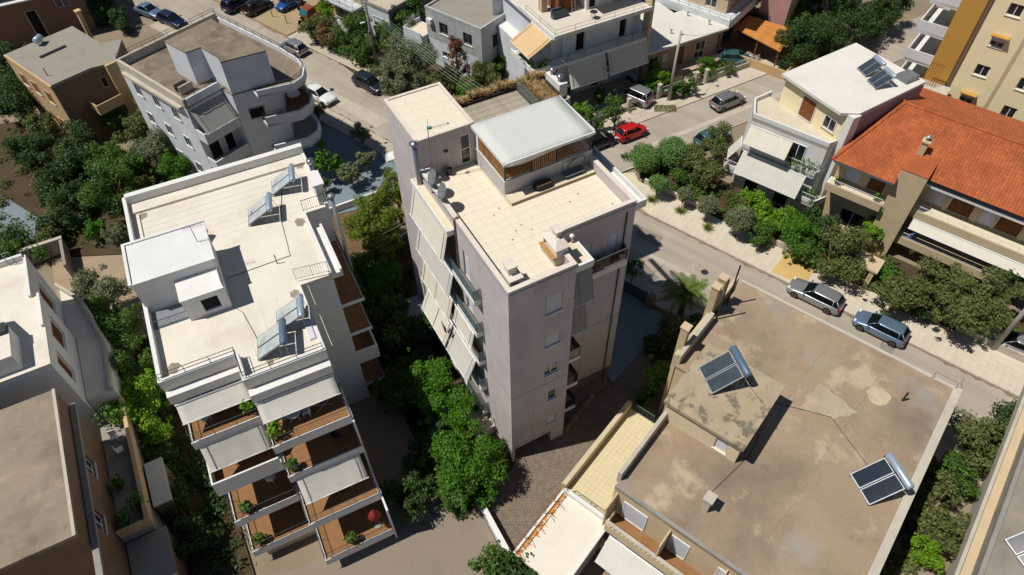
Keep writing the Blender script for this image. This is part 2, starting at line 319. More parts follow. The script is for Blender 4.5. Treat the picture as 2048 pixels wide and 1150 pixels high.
def awning(T, ax, pos, sg, u0, u1, zt, out, drop, mat, d0=.05, arms=2, valance=.0, sag=.03):
    """sloping fabric with a roller, a front bar and arms"""
    def P(u, d, z): return (u, pos+sg*d, z) if ax == 'y' else (pos+sg*d, u, z)
    f = MB(); n = 7; k = 2
    rows = []
    for i in range(n+1):
        t = i/n; rows.append((d0+(out-d0)*t, zt-drop*t-sag*math.sin(math.pi*t)*random.uniform(.7, 1.5)))
    K = max(4, int((u1-u0)/.35)); vs = []; ph = random.random()*6; N = (n+1)*(K+1); fs = []
    for lay in (0, -.015):
        for i, (d, z) in enumerate(rows):
            for k in range(K+1): w = .014*math.sin(k*1.9+ph)*(.4+i/n); vs.append(P(u0+(u1-u0)*k/K, d+w, z+w*.6+lay))
    for i in range(n):
        for k in range(K):
            q = i*(K+1)+k; fs += [(q, q+1, q+K+2, q+K+1), (N+q+K+1, N+q+K+2, N+q+1, N+q)]
        q = i*(K+1); fs += [(q, q+K+1, N+q+K+1, N+q), (q+K, N+q+K, N+q+2*K+1, q+2*K+1)]
    f.add(vs, fs)
    A = f.build('awning', mat, T, True)
    b = MB(); b.tube([P(u0-.03, d0, zt+.03), P(u1+.03, d0, zt+.03)], .06, 8); b.build('awning_roller', WHITEM, A)
    b = MB(); b.tube([P(u0-.03, out, zt-drop-.01), P(u1+.03, out, zt-drop-.01)], .03, 6); b.build('awning_bar', WHITEM, A)
    for i in range(arms):
        u = u0+.35+(u1-u0-.7)*(i/(arms-1) if arms > 1 else .5); am = MB()
        am.tube([P(u, d0, zt+.03), P(u, out, zt-drop+.03)], .018, 5); am.build('awning_arm', GALV, A)
    if valance:
        v = MB(); v.slab([P(u0, out+.01, zt-drop), P(u1, out+.01, zt-drop), P(u1, out+.01, zt-drop-valance), P(u0, out+.01, zt-drop-valance)], .012); v.build('valance', mat, A)
    return A
def pots(T, spots, z, leaf, s=.28):               # small potted plants standing on a ledge
    for x, y in spots:
        m = MB(); m.lathe([(.10, 0), (.16, .26), (.18, .26), (.18, .3), (.14, .3), (.13, .24)], 8, (x, y, z)); p = m.build('flower_pot', TERRA_D, T)
        lf = MB(); leaves(lf, [(Vector((x, y, z+.5)), s, s*1.2)], 90, .11); lf.build('foliage', leaf, p)
def leaves(mb, blobs, n, size, rnd=random, flat=.0, long=1.):
    """leaf-sized faces spread through ellipsoid clumps, denser near their skin; blobs = (centre, radius, radius z)"""
    tot = sum(b[1]**2 for b in blobs)
    for c, r, rz in blobs:
        for _ in range(max(8, int(n*r*r/tot))):
            d = Vector((rnd.gauss(0, 1), rnd.gauss(0, 1), rnd.gauss(0, 1))).normalized()
            k = rnd.random()**.38*(1+.12*rnd.gauss(0, 1))
            p = c+Vector((d.x*r*k, d.y*r*k, d.z*rz*k))
            nn = (d*.8+Vector((rnd.gauss(0, .6), rnd.gauss(0, .6), rnd.gauss(0, .6)+.45))).normalized()
            a = nn.orthogonal().normalized(); a.rotate(Matrix.Rotation(rnd.random()*6.283, 3, nn)); b = nn.cross(a)
            s = size*(.4+1.15*rnd.random()); a = a*s*long; b = b*s*.5
            i = len(mb.v); mb.v += [tuple(p-a*.9), tuple(p+b), tuple(p+a), tuple(p-b)]; mb.f.append((i, i+1, i+2, i+3)); mb.mi.append(0)
# ------------------------------------------------------------------ the ground
def poly(pts, z0, z1, fr='S', mb=None):
    mb = mb or MB(); return mb.prism([fw(fr, *p) for p in pts], z0, z1)
g = MB(); g.quad((-900, -900, -.2), (900, -900, -.2), (900, 900, -.2), (-900, 900, -.2)); structure('ground', g, GROUND, 'dusty pale ground between the plots')
road = MB(); poly([(20.5, -140), (27.8, -140), (27.8, 160), (20.5, 160)], -.3, -.1, 'S', road)
road_o = structure('street', road, ASPH, 'worn grey asphalt street running past the apartment building')
# side street, cut along the edge of the long street
k28 = (27.8-.383*28.0)/.924; k22 = (27.8-.383*22.3)/.924
side = MB(); side.prism([(k22, 22.3), (110, 23.5), (110, 29.2), (k28, 28.0)], -.3, -.1); structure('side_street', side, ASPH, 'asphalt side street with the red car')
sl = MB()                                           # long asphalt repair strips
sl.prism([fw('S', n, s) for n, s in ((23.2, -30), (23.75, -30), (23.6, 18), (23.1, 18))], -.1, -.096)
sl.prism([fw('S', n, s) for n, s in ((21.6, 36), (23.3, 36), (23.2, 60), (21.9, 60))], -.1, -.096)
sl.prism([(30, 24.1), (58, 24.6), (58, 25.1), (30, 24.7)], -.1, -.096)
sl.build('asphalt_patch', ASPH_S, road_o)
for n_, s_ in ((21.9, 8.2), (22.1, 43.5), (23.4, 45.4), (24.6, -2)):
    x, y = fw('S', n_, s_); m = MB(); m.lathe([(.32, -.1), (.32, -.088), (.27, -.088), (.27, -.092), (.02, -.09)], 14, (x, y, 0)); m.build('manhole_cover', DARKM, road_o)

for k in range(26):                                # tar-sealed cracks and dark drips on the carriageway
    n_, s_ = random.uniform(20.9, 27.4), random.uniform(-32, 66); dn, ds = random.choice([(random.uniform(1.5, 5), random.uniform(-.6, .6)), (random.uniform(-.4, .4), random.uniform(3, 9))]); w = random.uniform(.018, .04); N = 9; L_ = []; R_2 = []
    for i in range(N+1):
        t = i/N; a, b = n_+dn*t+random.uniform(-.08, .08), s_+ds*t+random.uniform(-.08, .08); a = min(27.7, max(20.6, a)); q = Vector((ds, -dn)).normalized()*w*random.uniform(.5, 1.2); L_.append((*fw('S', a+q.x, b+q.y), -.0955)); R_2.append((*fw('S', a-q.x, b-q.y), -.0955))
    cm = MB(); cm.v = L_+R_2; cm.f = [(i, i+1, N+2+i, N+1+i) for i in range(N)]; cm.mi = [0]*N; cm.build('tar_crack', M('tar', '#55504a', .8, .2, 3) if 'tar' not in MATS else MATS['tar'], road_o)
gd = M('gutter_dirt', '#7d6d58', .97, .25, 2, .3, 20); 
for n0, sg in ((27.8, -1), (20.55, 1)):             # dirt gathered along the kerbs
    L_ = []; R_2 = []; s_ = -36.0
    while s_ < 64: L_.append((*fw('S', n0, s_), -.0945)); R_2.append((*fw('S', n0+sg*(.1+.28*random.random()**2), s_), -.0945)); s_ += .45
    N = len(L_); cm = MB(); cm.v = L_+R_2; cm.f = [((i, i+1, N+i+1, N+i) if sg < 0 else (N+i, N+i+1, i+1, i))[::-1] for i in range(N-1)]; cm.mi = [0]*(N-1); cm.build('gutter_dirt', gd, road_o)
for n0, s0, a, b in ((24.8, 3, 1.3, 2.4), (22.2, -12, .9, 3.5), (25.4, 40, 1.2, 2.0), (22.8, 52, 1.6, 1.3), (25.6, -18, 1.0, 1.0)):   # square trench repairs
    MB().prism([fw('S', n0, s0), fw('S', n0+a, s0+.05), fw('S', n0+a-.04, s0+b), fw('S', n0-.03, s0+b-.06)], -.0962, -.0938).build('asphalt_patch', M('dark_asphalt_patch', '#857c71', .95, .1, 1, .3, 60) if 'dark_asphalt_patch' not in MATS else MATS['dark_asphalt_patch'], road_o)
def pavement(name, pts, label, mat, fr='S', kerb=None):
    o = structure(name, poly(pts, -.25, -.004, fr), GROUT if mat is PAVE_P else mat, label)
    if kerb:
        for a, b in zip(kerb[:-1], kerb[1:]):       # each kerb stone about a metre long
            A = Vector((*fw(fr, *a), 0)); B = Vector((*fw(fr, *b), 0)); d = B-A; n = max(1, round(d.length/1.0)); e = d.normalized(); w = Vector((-e.y, e.x, 0))*.14
            km = MB()
            for i in range(n):
                p = A+d*(i/n)+e*.01; q = A+d*((i+1)/n)-e*.01; t = .012*random.random()
                km.add([p-w*.5+Vector((0, 0, -.25)), q-w*.5+Vector((0, 0, -.25)), q+w*.5+Vector((0, 0, -.25)), p+w*.5+Vector((0, 0, -.25)),
                        p-w*.5+Vector((0, 0, .012+t)), q-w*.5+Vector((0, 0, .012+t)), q+w*.5+Vector((0, 0, .012+t)), p+w*.5+Vector((0, 0, .012+t))],
                       [(3, 2, 1, 0), (4, 5, 6, 7), (0, 1, 5, 4), (1, 2, 6, 5), (2, 3, 7, 6), (3, 0, 4, 7)])
            k_ = km.build('kerb_stones', KERB, o); k_['kind'] = 'stuff'
    return o
def slabs(parent, n0, n1, s0, s1, size, mat, fr='S', single=300, skip=.0, name='paving_slab', z=.012, gap=.012):
    """paving slabs, the first ones as pieces of their own, the rest joined"""
    cells = []
    nx = max(1, round((n1-n0)/size)); ny = max(1, round((s1-s0)/size)); dx = (n1-n0)/nx; dy = (s1-s0)/ny
    for i in range(nx):
        for j in range(ny):
            if random.random() >= skip: cells.append((n0+(i+.5)*dx, s0+(j+.5)*dy))
    cells.sort(key=lambda c: (Vector((*fw(fr, *c), 0))-CAM).length)
    b = MB(); b.box(-dx/2+gap, dx/2-gap, -dy/2+gap, dy/2-gap, -.06, 0); me = None; rest = MB()
    for i, (x, y) in enumerate(cells):
        wx, wy = fw(fr, x, y); zz = z+random.uniform(-.004, .006)
        if i < single:
            if me is None:
                o = b.build(name, mat); me = o.data
            else:
                o = bpy.data.objects.new(name, me); COL.objects.link(o)
            o.parent = parent; o.location = (wx, wy, zz); o.rotation_euler = (random.uniform(-.004, .004), random.uniform(-.004, .004), FRAMES[fr])
        else:
            mt = Matrix.Translation((wx, wy, zz)) @ Matrix.Rotation(FRAMES[fr], 4, 'Z'); rest.box(-dx/2+gap, dx/2-gap, -dy/2+gap, dy/2-gap, -.06, 0, mt)
    if rest.v: r = rest.build(name+'s', mat, parent); r['kind'] = 'stuff'
# pavement in front of the gardens on the far side of the long street
sy = lambda n, y: (y-.383*n)/.924
pe = pavement('pavement', [(27.95, -70), (31.3, -70), (31.3, sy(31.3, 20.3)), (32.2, sy(32.2, 21.6)), (31.2, sy(31.2, 22.2)), (29.6, sy(29.6, 20.6)), (27.95, 5.9)], 'pale slab pavement with clipped trees beside the street', PAVE_P, 'S',
              [(27.88, -70), (27.88, 5.9), (29.5, sy(29.5, 20.7)), (31.1, sy(31.1, 22.3)), (33.5, sy(33.5, 22.35))])
slabs(pe, 28.0, 31.25, -45, 5.6, .58, PAVE_P, 'S', 260)
slabs(pe, 29.5, 31.2, 5.75, 8.6, .58, PAVE_P, 'S', 40)
# pavement along the side street, by the red car
x0 = (27.95-.383*28)/.924; x1 = (27.95-.383*30.3)/.924
pn = pavement('pavement', [(x0, 28.05), (62, 28.7), (62, 31.0), (x1, 30.3)], 'broken grey slab pavement along the side street', PAVE, 'W', [(x0, 28.0), (62, 28.65)])
slabs(pn, 24.5, 38.5, 28.35, 30.2, .62, PAVE, 'W', 110, .07)
# pavement along the far kerb of the long street, up to the sandy lot
pf = pavement('pavement', [(27.95, sy(27.95, 30.35)), (30.3, sy(30.3, 30.35)), (30.3, 58.5), (27.95, 58.5)], 'dusty slab pavement below the shrubs and the wooden utility pole', PAVE, 'S', [(27.88, sy(27.88, 30.35)), (27.88, 58.5)])
slabs(pf, 28.0, 30.3, 34, 58, .6, PAVE, 'S', 0, .04)
# near pavement of the long street
pm = pavement('pavement', [(18.6, -70), (20.4, -70), (20.4, 75), (18.6, 75)], 'narrow slab pavement on the apartment side of the street', PAVE, 'S', [(20.47, -70), (20.47, 75)])
slabs(pm, 18.65, 20.35, -30, 60, .56, PAVE, 'S', 60)
structure('sandy_lot', poly([(28.0, 58.8), (44, 58.8), (44, 90), (28.0, 90)], -.25, -.03, 'S'), M('sandy_lot_ground', '#a08c6e', .96, .1, .3, .3, 30, stain=[('#85735a', .3, .5, .7, .5)]), 'sandy open lot with parked cars')
# plots
def yard(name, pts, mat, label, z=-.02, fr='W'): return structure(name, poly(pts, -.25, z, fr), mat, label)
yard('garden_soil', [(-5.4, -2.2), (-.05, -.6), (-.05, 16.0), (3.4, 18.5), (2.5, 24.5), (-5.4, 24.5)], SOILD, 'dark garden soil between the two apartment blocks')
yard('garden_path', [(-5.4, 24.52), (2.5, 24.52), (1.2, 30), (-5.4, 31)], SOIL, 'bare reddish soil by the pine tree', -.02)
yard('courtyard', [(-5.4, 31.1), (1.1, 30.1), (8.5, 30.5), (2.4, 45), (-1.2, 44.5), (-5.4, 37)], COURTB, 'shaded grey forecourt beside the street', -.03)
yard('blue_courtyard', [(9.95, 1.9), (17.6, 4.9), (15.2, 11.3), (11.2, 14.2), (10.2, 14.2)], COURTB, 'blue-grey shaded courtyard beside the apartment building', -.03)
yard('rear_yard', [(10.3, 14.3), (11.2, 14.3), (14.6, 11.5), (10.8, 20.5), (4.5, 20.5), (4.5, 18.6), (10.3, 18.6)], COURT, 'paved strip behind the apartment building', -.03)
yard('grey_court', [(-20, -14), (-3.8, -14), (-3.75, -.9), (-9.3, 3.0), (-9.3, -1), (-18, .5), (-20, 1)], COURT, 'grey concrete court below the terraced balconies', -.03)
yard('back_court', [(-27, 24.5), (-18.6, 24.5), (-18.6, 34), (-27, 38)], M('tan_court', '#9a8870', .95, .1, .4, .25, 30), 'tan concrete court between the white houses', -.03)
yard('hillside_garden', [(-40, 38.2), (-27.1, 38.1), (-18.5, 34.1), (-10, 36), (-15.5, 49), (-22, 52), (-27, 62), (-40, 66)], SOILD, 'dark dry garden soil below the beige house', -.03)
yard('narrow_garden', [(-23.2, -2), (-18.4, -2), (-18.4, 24.4), (-23.2, 24.4)], SOILD, 'overgrown garden strip beside the terraced block', -.03)
yard('front_gardens', [(31.4, -45), (36.5, -45), (36.5, 8.0), (31.4, 8.6)], SOILD, 'planted front gardens behind the pavement', -.02, 'S')
yard('corner_garden', [(31.4, 8.65), (36.4, 8.1), (39, 8), (37.0, sy(37.0, 22)), (32.8, sy(32.8, 21.5))], SOILD, 'planted corner garden with clipped bushes', -.02, 'S')
yard('north_gardens', [(16.2, 30.6), (48.5, 31.3), (48.5, 48), (30, 60), (6, 60), (8.5, 49)], SOILD, 'overgrown gardens around the low houses', -.03)
yard('side_garden', [(17.2, -30), (19.4, -30), (19.4, -21.7), (17.2, -21.7)], SOIL, 'dry garden strip', -.03, 'S')
# paver driveway: bricks laid one by one, joined into one mesh
drv = [(-3.35, -6.0), (-3.35, -1.0), (-.05, -.55), (0, 0), (3.1, 4.0), (4.2, 4.0), (4.25, .0), (8.2, 1.7), (9.95, 1.85), (17.7, 4.85), (18.6, 2.6), (10.5, -.8), (1.8, -4.5), (-2.3, -6.2)]
dj = structure('driveway', MB().prism(drv, -.25, -.012), JOINT, 'grey brick-paved driveway in front of the apartment building')
def inside(p, pl):
    c = False; n = len(pl)
    for i in range(n):
        a, b = pl[i], pl[(i+1) % n]
        if (a[1] > p[1]) != (b[1] > p[1]) and p[0] < (b[0]-a[0])*(p[1]-a[1])/(b[1]-a[1])+a[0]: c = not c
    return c
bk = MB(); bw, bl = .17, .27; ca, sa_ = math.cos(SA), math.sin(SA)
for i in range(-40, 130):
    for j in range(-70, 70):
        u = (i+(.5 if j % 2 else 0))*bl; v = j*bw
        p = (u*ca-v*sa_, u*sa_+v*ca)
        if inside(p, drv):
            mt = Matrix.Translation((p[0], p[1], random.uniform(-.004, .004))) @ Matrix.Rotation(SA+random.uniform(-.03, .03), 4, 'Z')
            bk.box(-bl/2+.008, bl/2-.008, -bw/2+.008, bw/2-.008, -.02, .006, mt)
b_ = bk.build('paving_bricks', BRICKP, dj); b_['kind'] = 'stuff'
# ------------------------------------------------------------------ the apartment building in the middle
T = thing('apartment_building', 'tall taupe stucco apartment building with cream tiled roof terrace and pergola', 'building')
FL = (14.4, 11.3, 8.2, 5.1, 2.0); RF = 17.7
facade(T, TAUPE, 'y', 0, -1, 0, 4.2, -.2, 17.5, [(2.35, 3.42, 15.14, 16.75, 'shutter'), (2.37, 3.42, 12.0, 13.15, 'shutter'), (2.37, 3.42, 8.94, 10.0, 'glass'),
       (2.73, 3.43, 5.79, 6.9, 'glass'), (2.73, 3.43, 2.62, 3.75, 'shutter'), (.22, 3.16, -.2, 1.42, None, 4.5)], deep=.1)
facade(T, TAUPE, 'x', 0, -1, 0, 6.4, -.2, 17.5, [(4.85, 5.65, f+.05, f+2.25, 'shutter') for f in FL[:4]])
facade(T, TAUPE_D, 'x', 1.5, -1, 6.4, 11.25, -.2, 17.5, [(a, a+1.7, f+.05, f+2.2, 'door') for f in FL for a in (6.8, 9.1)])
facade(T, TAUPE, 'y', 6.4, 1, 0, 1.5, -.2, 17.5); facade(T, TAUPE, 'y', 11.25, -1, 0, 1.5, -.2, 17.5)
facade(T, TAUPE, 'x', 0, -1, 11.25, 16.1, -.2, 20.55)
facade(T, TAUPE, 'y', 16.1, 1, 0, 3.8, -.2, 20.55)
facade(T, TAUPE, 'x', 3.8, 1, 11.25, 16.1, 17.5, 20.55)
facade(T, TAUPE, 'y', 11.25, -1, 0, 3.8, 17.5, 20.55, [(2.8, 3.5, 17.76, 19.95, 'transom')], deep=.06)
facade(T, TAUPE, 'x', 4.2, 1, 0, 2.5, -.2, 17.5, [(.9, 1.9, f+.05, f+2.2, 'door') for f in FL])
facade(T, TAUPE, 'y', 2.5, -1, 4.2, 9.9, 1.7, 17.5, [(6.25, 6.95, 14.45, 16.6, 'shutter'), (8.1, 8.8, 14.45, 16.6, 'shutter')], deep=.08)
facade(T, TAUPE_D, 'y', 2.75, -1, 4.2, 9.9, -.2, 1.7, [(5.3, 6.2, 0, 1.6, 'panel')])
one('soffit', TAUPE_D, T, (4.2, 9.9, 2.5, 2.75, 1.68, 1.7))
facade(T, TAUPE, 'x', 9.9, 1, 2.5, 14.0, -.2, 17.5, [(a, a+1.4, f+.1, f+2.2, 'door') for f in FL for a in (4, 7, 10)])
facade(T, TAUPE, 'y', 17.9, 1, 3.8, 12.6, -.2, 17.3); facade(T, TAUPE, 'x', 12.6, 1, 14.0, 17.9, -.2, 17.3, [(15, 16.4, f+.6, f+1.9, 'glass') for f in FL])
facade(T, TAUPE, 'y', 14.0, -1, 9.9, 12.6, -.2, 17.3); facade(T, TAUPE, 'x', 3.8, -1, 16.1, 17.9, -.2, 17.3)
# joints scored into the render and the metal flashing under the parapet
one('render_joint', TAUPE_D, T, (.0, 4.2, -.004, .01, 8.02, 8.06), (.0, 4.2, -.004, .01, 1.72, 1.76), (4.2, 9.9, 2.496, 2.51, 8.0, 8.05), (-.004, .01, 0, 6.38, 8.02, 8.06))
one('flashing', GALV, T, (-.02, 4.22, -.03, -.001, 18.2, 18.235), (4.24, 9.92, 2.47, 2.499, 18.2, 18.235), (-.03, -.001, .0, 11.2, 18.2, 18.235))
# roof slabs, parapets and their caps
rs = MB(); rs.prism([(.01, .01), (4.19, .01), (4.19, 2.51), (9.89, 2.51), (9.89, 11.24), (.01, 11.24)], 17.3, 17.66); rs.build('roof_slab', GROUT, T)
P_ = [(0, .25, 0, 11.25), (.25, 4.2, 0, .25), (3.95, 4.2, .25, 2.5), (4.2, 9.65, 2.5, 2.75), (9.65, 9.9, 2.5, 7.3)]
pp = MB(); pc = MB()
for a in P_:
    pp.box(*a, 17.5, 18.46)
for a in [(-.02, .27, -.02, 11.25), (.27, 4.22, -.02, .27), (3.93, 4.22, .27, 2.5), (3.93, 9.63, 2.5, 2.77), (9.63, 9.92, 2.48, 7.3)]: pc.box(*a, 18.46, 18.51)
pp.build('parapet', TAUPE, T); pc.build('parapet_cap', PARAPET, T)
# roof tiles, one by one
def tile_field(T, x0, x1, y0, y1, z, size, mat, skip=lambda x, y: False, name='floor_tile', gap=.004, th=.035):
    nx = round((x1-x0)/size); ny = round((y1-y0)/size); dx = (x1-x0)/nx; dy = (y1-y0)/ny; me = None; b = OFF[T]
    for i in range(nx):
        for j in range(ny):
            x, y = x0+(i+.5)*dx, y0+(j+.5)*dy
            if skip(x, y): continue
            if me is None:
                o = MB().box(-dx/2+gap, dx/2-gap, -dy/2+gap, dy/2-gap, 0, th).build(name, mat); me = o.data
            else:
                o = bpy.data.objects.new(name, me); COL.objects.link(o)
            o.parent = T; o.location = (x-b[0], y-b[1], z-b[2]+random.uniform(0, .004)); o.rotation_euler = (random.uniform(-.002, .002), random.uniform(-.002, .002), 0)
tile_field(T, .27, 9.63, .27, 11.23, 17.66, .67, TILE, lambda x, y: (x > 3.95 and y < 2.75) or (x > 3.75 and y > 6.5))
ts = MB(); ts.box(0.02, 3.78, 11.27, 16.08, 20.4, 20.56); ts.build('tower_roof', GROUT, T)
tile_field(T, .2, 3.6, 11.4, 15.9, 20.56, .85, TILE)
one('tower_parapet', PARAPET, T, (-.03, .17, 11.22, 16.13, 20.55, 20.66), (3.63, 3.83, 11.22, 16.13, 20.55, 20.66), (.17, 3.63, 15.93, 16.13, 20.55, 20.66), (.17, 3.63, 11.22, 11.36, 20.55, 20.63))
# raised step and low wall round the pergola
one('step', CREAMF, T, (3.75, 9.62, 6.42, 7.3, 17.67, 17.9)); one('step_edge', M('step_stone', '#9f8a6e', .85, .1, 3), T, (3.73, 9.62, 6.40, 6.42, 17.67, 17.91))
one('low_wall', TAUPE, T, (3.75, 3.95, 7.3, 11.24, 17.67, 18.86), (3.95, 9.65, 7.3, 7.5, 17.67, 18.86), (9.65, 9.9, 7.3, 11.24, 17.5, 18.86))
one('low_wall_cap', M('white_cap', '#c9c6c0', .8, .06, 2), T, (3.73, 3.97, 7.28, 11.24, 18.86, 18.9), (3.97, 9.92, 7.28, 7.52, 18.86, 18.9), (9.63, 9.92, 7.52, 11.24, 18.86, 18.9))
one('inner_floor', WOODB, T, (3.95, 9.65, 7.5, 11.24, 17.66, 17.75))
# timber deck: single boards
one('deck_base', DARKM, T, (3.82, 9.95, 11.26, 17.0, 17.3, 17.5)); me = None
for j in range(40):
    y = 11.36+j*.14
    if me is None: o = MB().box(0, 5.95, -.062, .062, 0, .035).build('deck_board', DECKW); me = o.data
    else: o = bpy.data.objects.new('deck_board', me); COL.objects.link(o)
    o.parent = T; o.location = (3.9, y, 17.55+random.uniform(-.003, .003)); o.rotation_euler = (0, 0, random.uniform(-.0012, .0012))
railing(T, [(9.95, 11.4), (9.95, 17.05)], 17.45, 1.0, STEEL, 0, GL_GREEN, 'deck_railing', post=1.9)
one('deck_edge', DARKM, T, (3.85, 9.95, 16.98, 17.06, 17.4, 17.75))
one('planter_trough', CONC_L, T, (3.82, 12.55, 17.75, 17.88, 17.2, 17.75), (12.45, 12.58, 14.05, 17.75, 17.2, 17.75), (10.0, 12.45, 14.02, 14.12, 17.2, 17.7))
one('planter_soil', SOILD, T, (3.85, 12.5, 17.08, 17.75, 17.2, 17.6), (10.02, 12.44, 14.12, 17.08, 17.2, 17.6))
# balconies on the left face: slabs, glass fronts, awnings
for i, f in enumerate(FL):
    one('balcony_slab', WHITE, T, (-.5, -.002, 3.4, 11.2, f-.38, f), (0.0, 1.48, 6.42, 11.23, f-.25, f-.004))
    one('balcony_floor', TERRA if i == 2 else CREAMF, T, (-.46, -.004, 3.45, 11.15, f, f+.01), (-.004, 1.46, 6.44, 11.2, f-.003, f+.009))
    railing(T, [(-.02, 3.44), (-.46, 3.44), (-.46, 11.16)], f, .95, STEEL, 0, GL_BLUE, 'balcony_railing', post=1.5)
one('top_canopy', WHITE, T, (-.5, -.002, 6.4, 11.6, 17.3, 17.62)); one('top_canopy_floor', CREAMF, T, (-.44, -.005, 6.5, 11.5, 17.62, 17.64))
one('canopy_rim', WHITE, T, (-.56, -.45, 6.36, 11.64, 17.28, 17.72), (-.45, -.001, 6.36, 6.45, 17.28, 17.68), (-.45, -.001, 11.55, 11.64, 17.28, 17.68))
awning(T, 'x', 0, -1, 6.5, 11.5, 17.3, 1.0, 2.15, AWN_C, .5); awning(T, 'x', 0, -1, 6.3, 11.5, 14.0, .98, 2.0, AWN_P, .5)
awning(T, 'x', 0, -1, 6.9, 11.5, 10.9, .95, 2.0, AWN_C, .5, 3); awning(T, 'x', 0, -1, 3.8, 6.5, 10.9, .8, 1.35, AWN_C, .5)
awning(T, 'x', 0, -1, 7.4, 11.5, 7.8, 1.3, 2.0, AWN_C, .5, 3); awning(T, 'x', 0, -1, 3.9, 7.2, 7.8, 1.3, 2.0, AWN_P, .5)
# clothes hanging under an awning
for k, y in enumerate((7.0, 7.25, 7.55)):
    c = MB(); c.slab([(-1.2, y, 8.3), (-1.2, y+.2, 8.3), (-1.2+.03*k, y+.22, 7.6-.1*k), (-1.2, y+.02, 7.65-.1*k)], .02); c.build('laundry', BLACK, T)
one('garden_terrace', CREAMF, T, (-1.6, -.01, 2.6, 7.2, -.15, .9)); railing(T, [(-.02, 2.65), (-1.55, 2.65), (-1.55, 7.1)], .9, .95, STEEL, 0, GL_GREEN, 'terrace_railing', post=1.5)
# small balconies in the recess on the right
for i, f in enumerate(FL):
    one('recess_balcony', WHITE, T, (4.205, 5.6, .7, 2.495, f-.35, f)); one('recess_floor', CREAMF, T, (4.21, 5.55, .75, 2.49, f, f+.01))
    if i > 1: railing(T, [(4.25, .75), (5.55, .75), (5.55, 2.48)], f, .95, DARKM, 0, GL_DARK, 'recess_railing', post=1.4)
one('recess_canopy', WHITE, T, (4.24, 5.65, .5, 2.495, 17.15, 17.45)); one('recess_canopy_floor', CREAMF, T, (4.26, 5.5, .62, 2.49, 17.45, 17.47))
one('recess_canopy_rim', WHITE, T, (5.5, 5.68, .45, 2.495, 17.1, 17.6), (4.24, 5.5, .45, .6, 17.1, 17.6))
awning(T, 'y', 2.5, -1, 4.3, 5.6, 17.1, 2.55, 2.3, AWN_G, 2.0); awning(T, 'y', 2.5, -1, 4.3, 5.5, 14.0, 2.3, 2.3, AWN_G, 1.85)
one('long_balcony', WHITE, T, (5.61, 9.3, 1.85, 2.495, 13.9, 14.4)); one('long_balcony_floor', CREAMF, T, (5.62, 9.25, 1.9, 2.49, 14.4, 14.41))
railing(T, [(5.7, 1.92), (9.25, 1.92), (9.25, 2.48)], 14.4, 1.0, STEEL, 0, GL_DARK, 'long_balcony_railing', post=3.6, r=.03)
pots(T, [(5.95, 2.2), (6.9, 2.2), (7.3, 2.2)], 14.41, L_LIME, .3)
# right-hand ledge, chimneys, pipes and fittings
one('side_balcony', WHITE, T, (9.905, 11.2, 3.2, 9.0, 17.0, 17.2)); one('side_balcony_rim', WHITE, T, (11.1, 11.25, 3.15, 9.05, 16.9, 17.5), (9.91, 11.1, 3.15, 3.27, 16.9, 17.5), (9.91, 11.1, 8.93, 9.05, 16.9, 17.5))
railing(T, [(9.95, 8.9), (11.1, 8.9), (11.1, 13.6)], 17.2, .9, DARKM, 0, GL_DARK, 'side_railing')
st = one('chimney_stack', WHITE, T, (11.9, 12.55, 14.45, 16.3, 17.25, 18.7)); 
sc_ = MB()
for i in range(9):
    for j in range(7):
        sc_.box(11.86-random.random()*.03, 11.9, 14.46+i*.2, 14.46+i*.2+.18, 17.3+j*.13, 17.3+j*.13+.115)
s_ = sc_.build('stone_cladding', M('dark_cladding_stone', '#4b4444', .9, .3, 5, .3), st); s_['kind'] = 'stuff'
for y in (14.9, 15.9): MB().lathe([(.16, 0), (.16, .35), (.26, .35), (.26, .42), (.02, .5)], 12, (12.2, y, 18.7)).build('chimney_cowl', STEEL, st, True)
fl = MB(); fl.tube([(-.18, 11.05, 12.2), (-.18, 11.05, 20.6)], .15, 12); fl.lathe([(.2, 20.6), (.3, 20.66), (.3, 20.72), (.02, 20.84)], 14, (-.18, 11.05, 0)); F_ = fl.build('flue_pipe', STEEL, T, True)
for z in (13, 14.6, 16.2, 17.6, 19.2): MB().lathe([(.165, z), (.165, z+.06)], 12, (-.18, 11.05, 0)).build('pipe_clamp', GALV, F_)
MB().tube([(-.07, 6.3, 0), (-.07, 6.3, 18.55), (.2, 6.3, 18.62)], .055, 8).build('drain_pipe', BRWALL, T)
MB().tube([(9.25, 2.43, 0.1), (9.25, 2.43, 17.9)], .045, 8).build('drain_pipe', DARKM, T)
one('air_conditioner', WHITEM, T, (.32, .62, 10.5, 11.15, 17.72, 18.55)); MB().box(1.7, 1.95, 11.12, 11.24, 19.2, 19.32).build('wall_lamp', DARKM, T)
for x, y in ((2.95, 6.6), (2.4, 6.2), (3.4, 4.7), (2.9, 4.45), (3.75, 4.1), (6.9, 5.0), (7.7, 5.35), (9.0, 3.6), (3.5, 2.6), (2.4, 3.9)):
    MB().box(x, x+.085, y, y+.085, 17.69, 17.715).build('floor_drain', BRWALL if random.random() < .6 else GALV, T)
ch = MB(); ch.box(.42, 1.15, .55, 1.55, 17.67, 18.5); ch.prism([(.36, .48), (1.21, .48), (1.21, 1.62), (.36, 1.62)], 18.5, 18.6); ch.box(.55, 1.02, .95, 1.5, 18.6, 19.0); ch.box(.48, 1.1, .88, 1.57, 19.06, 19.14); ch.box(.56, .62, .96, 1.02, 19, 19.06); ch.box(.95, 1.01, 1.42, 1.48, 19, 19.06)
c_ = ch.build('chimney', PARAPET, T); one('vent_grille', DARKM, c_, (.62, .95, .53, .549, 18.0, 18.3))
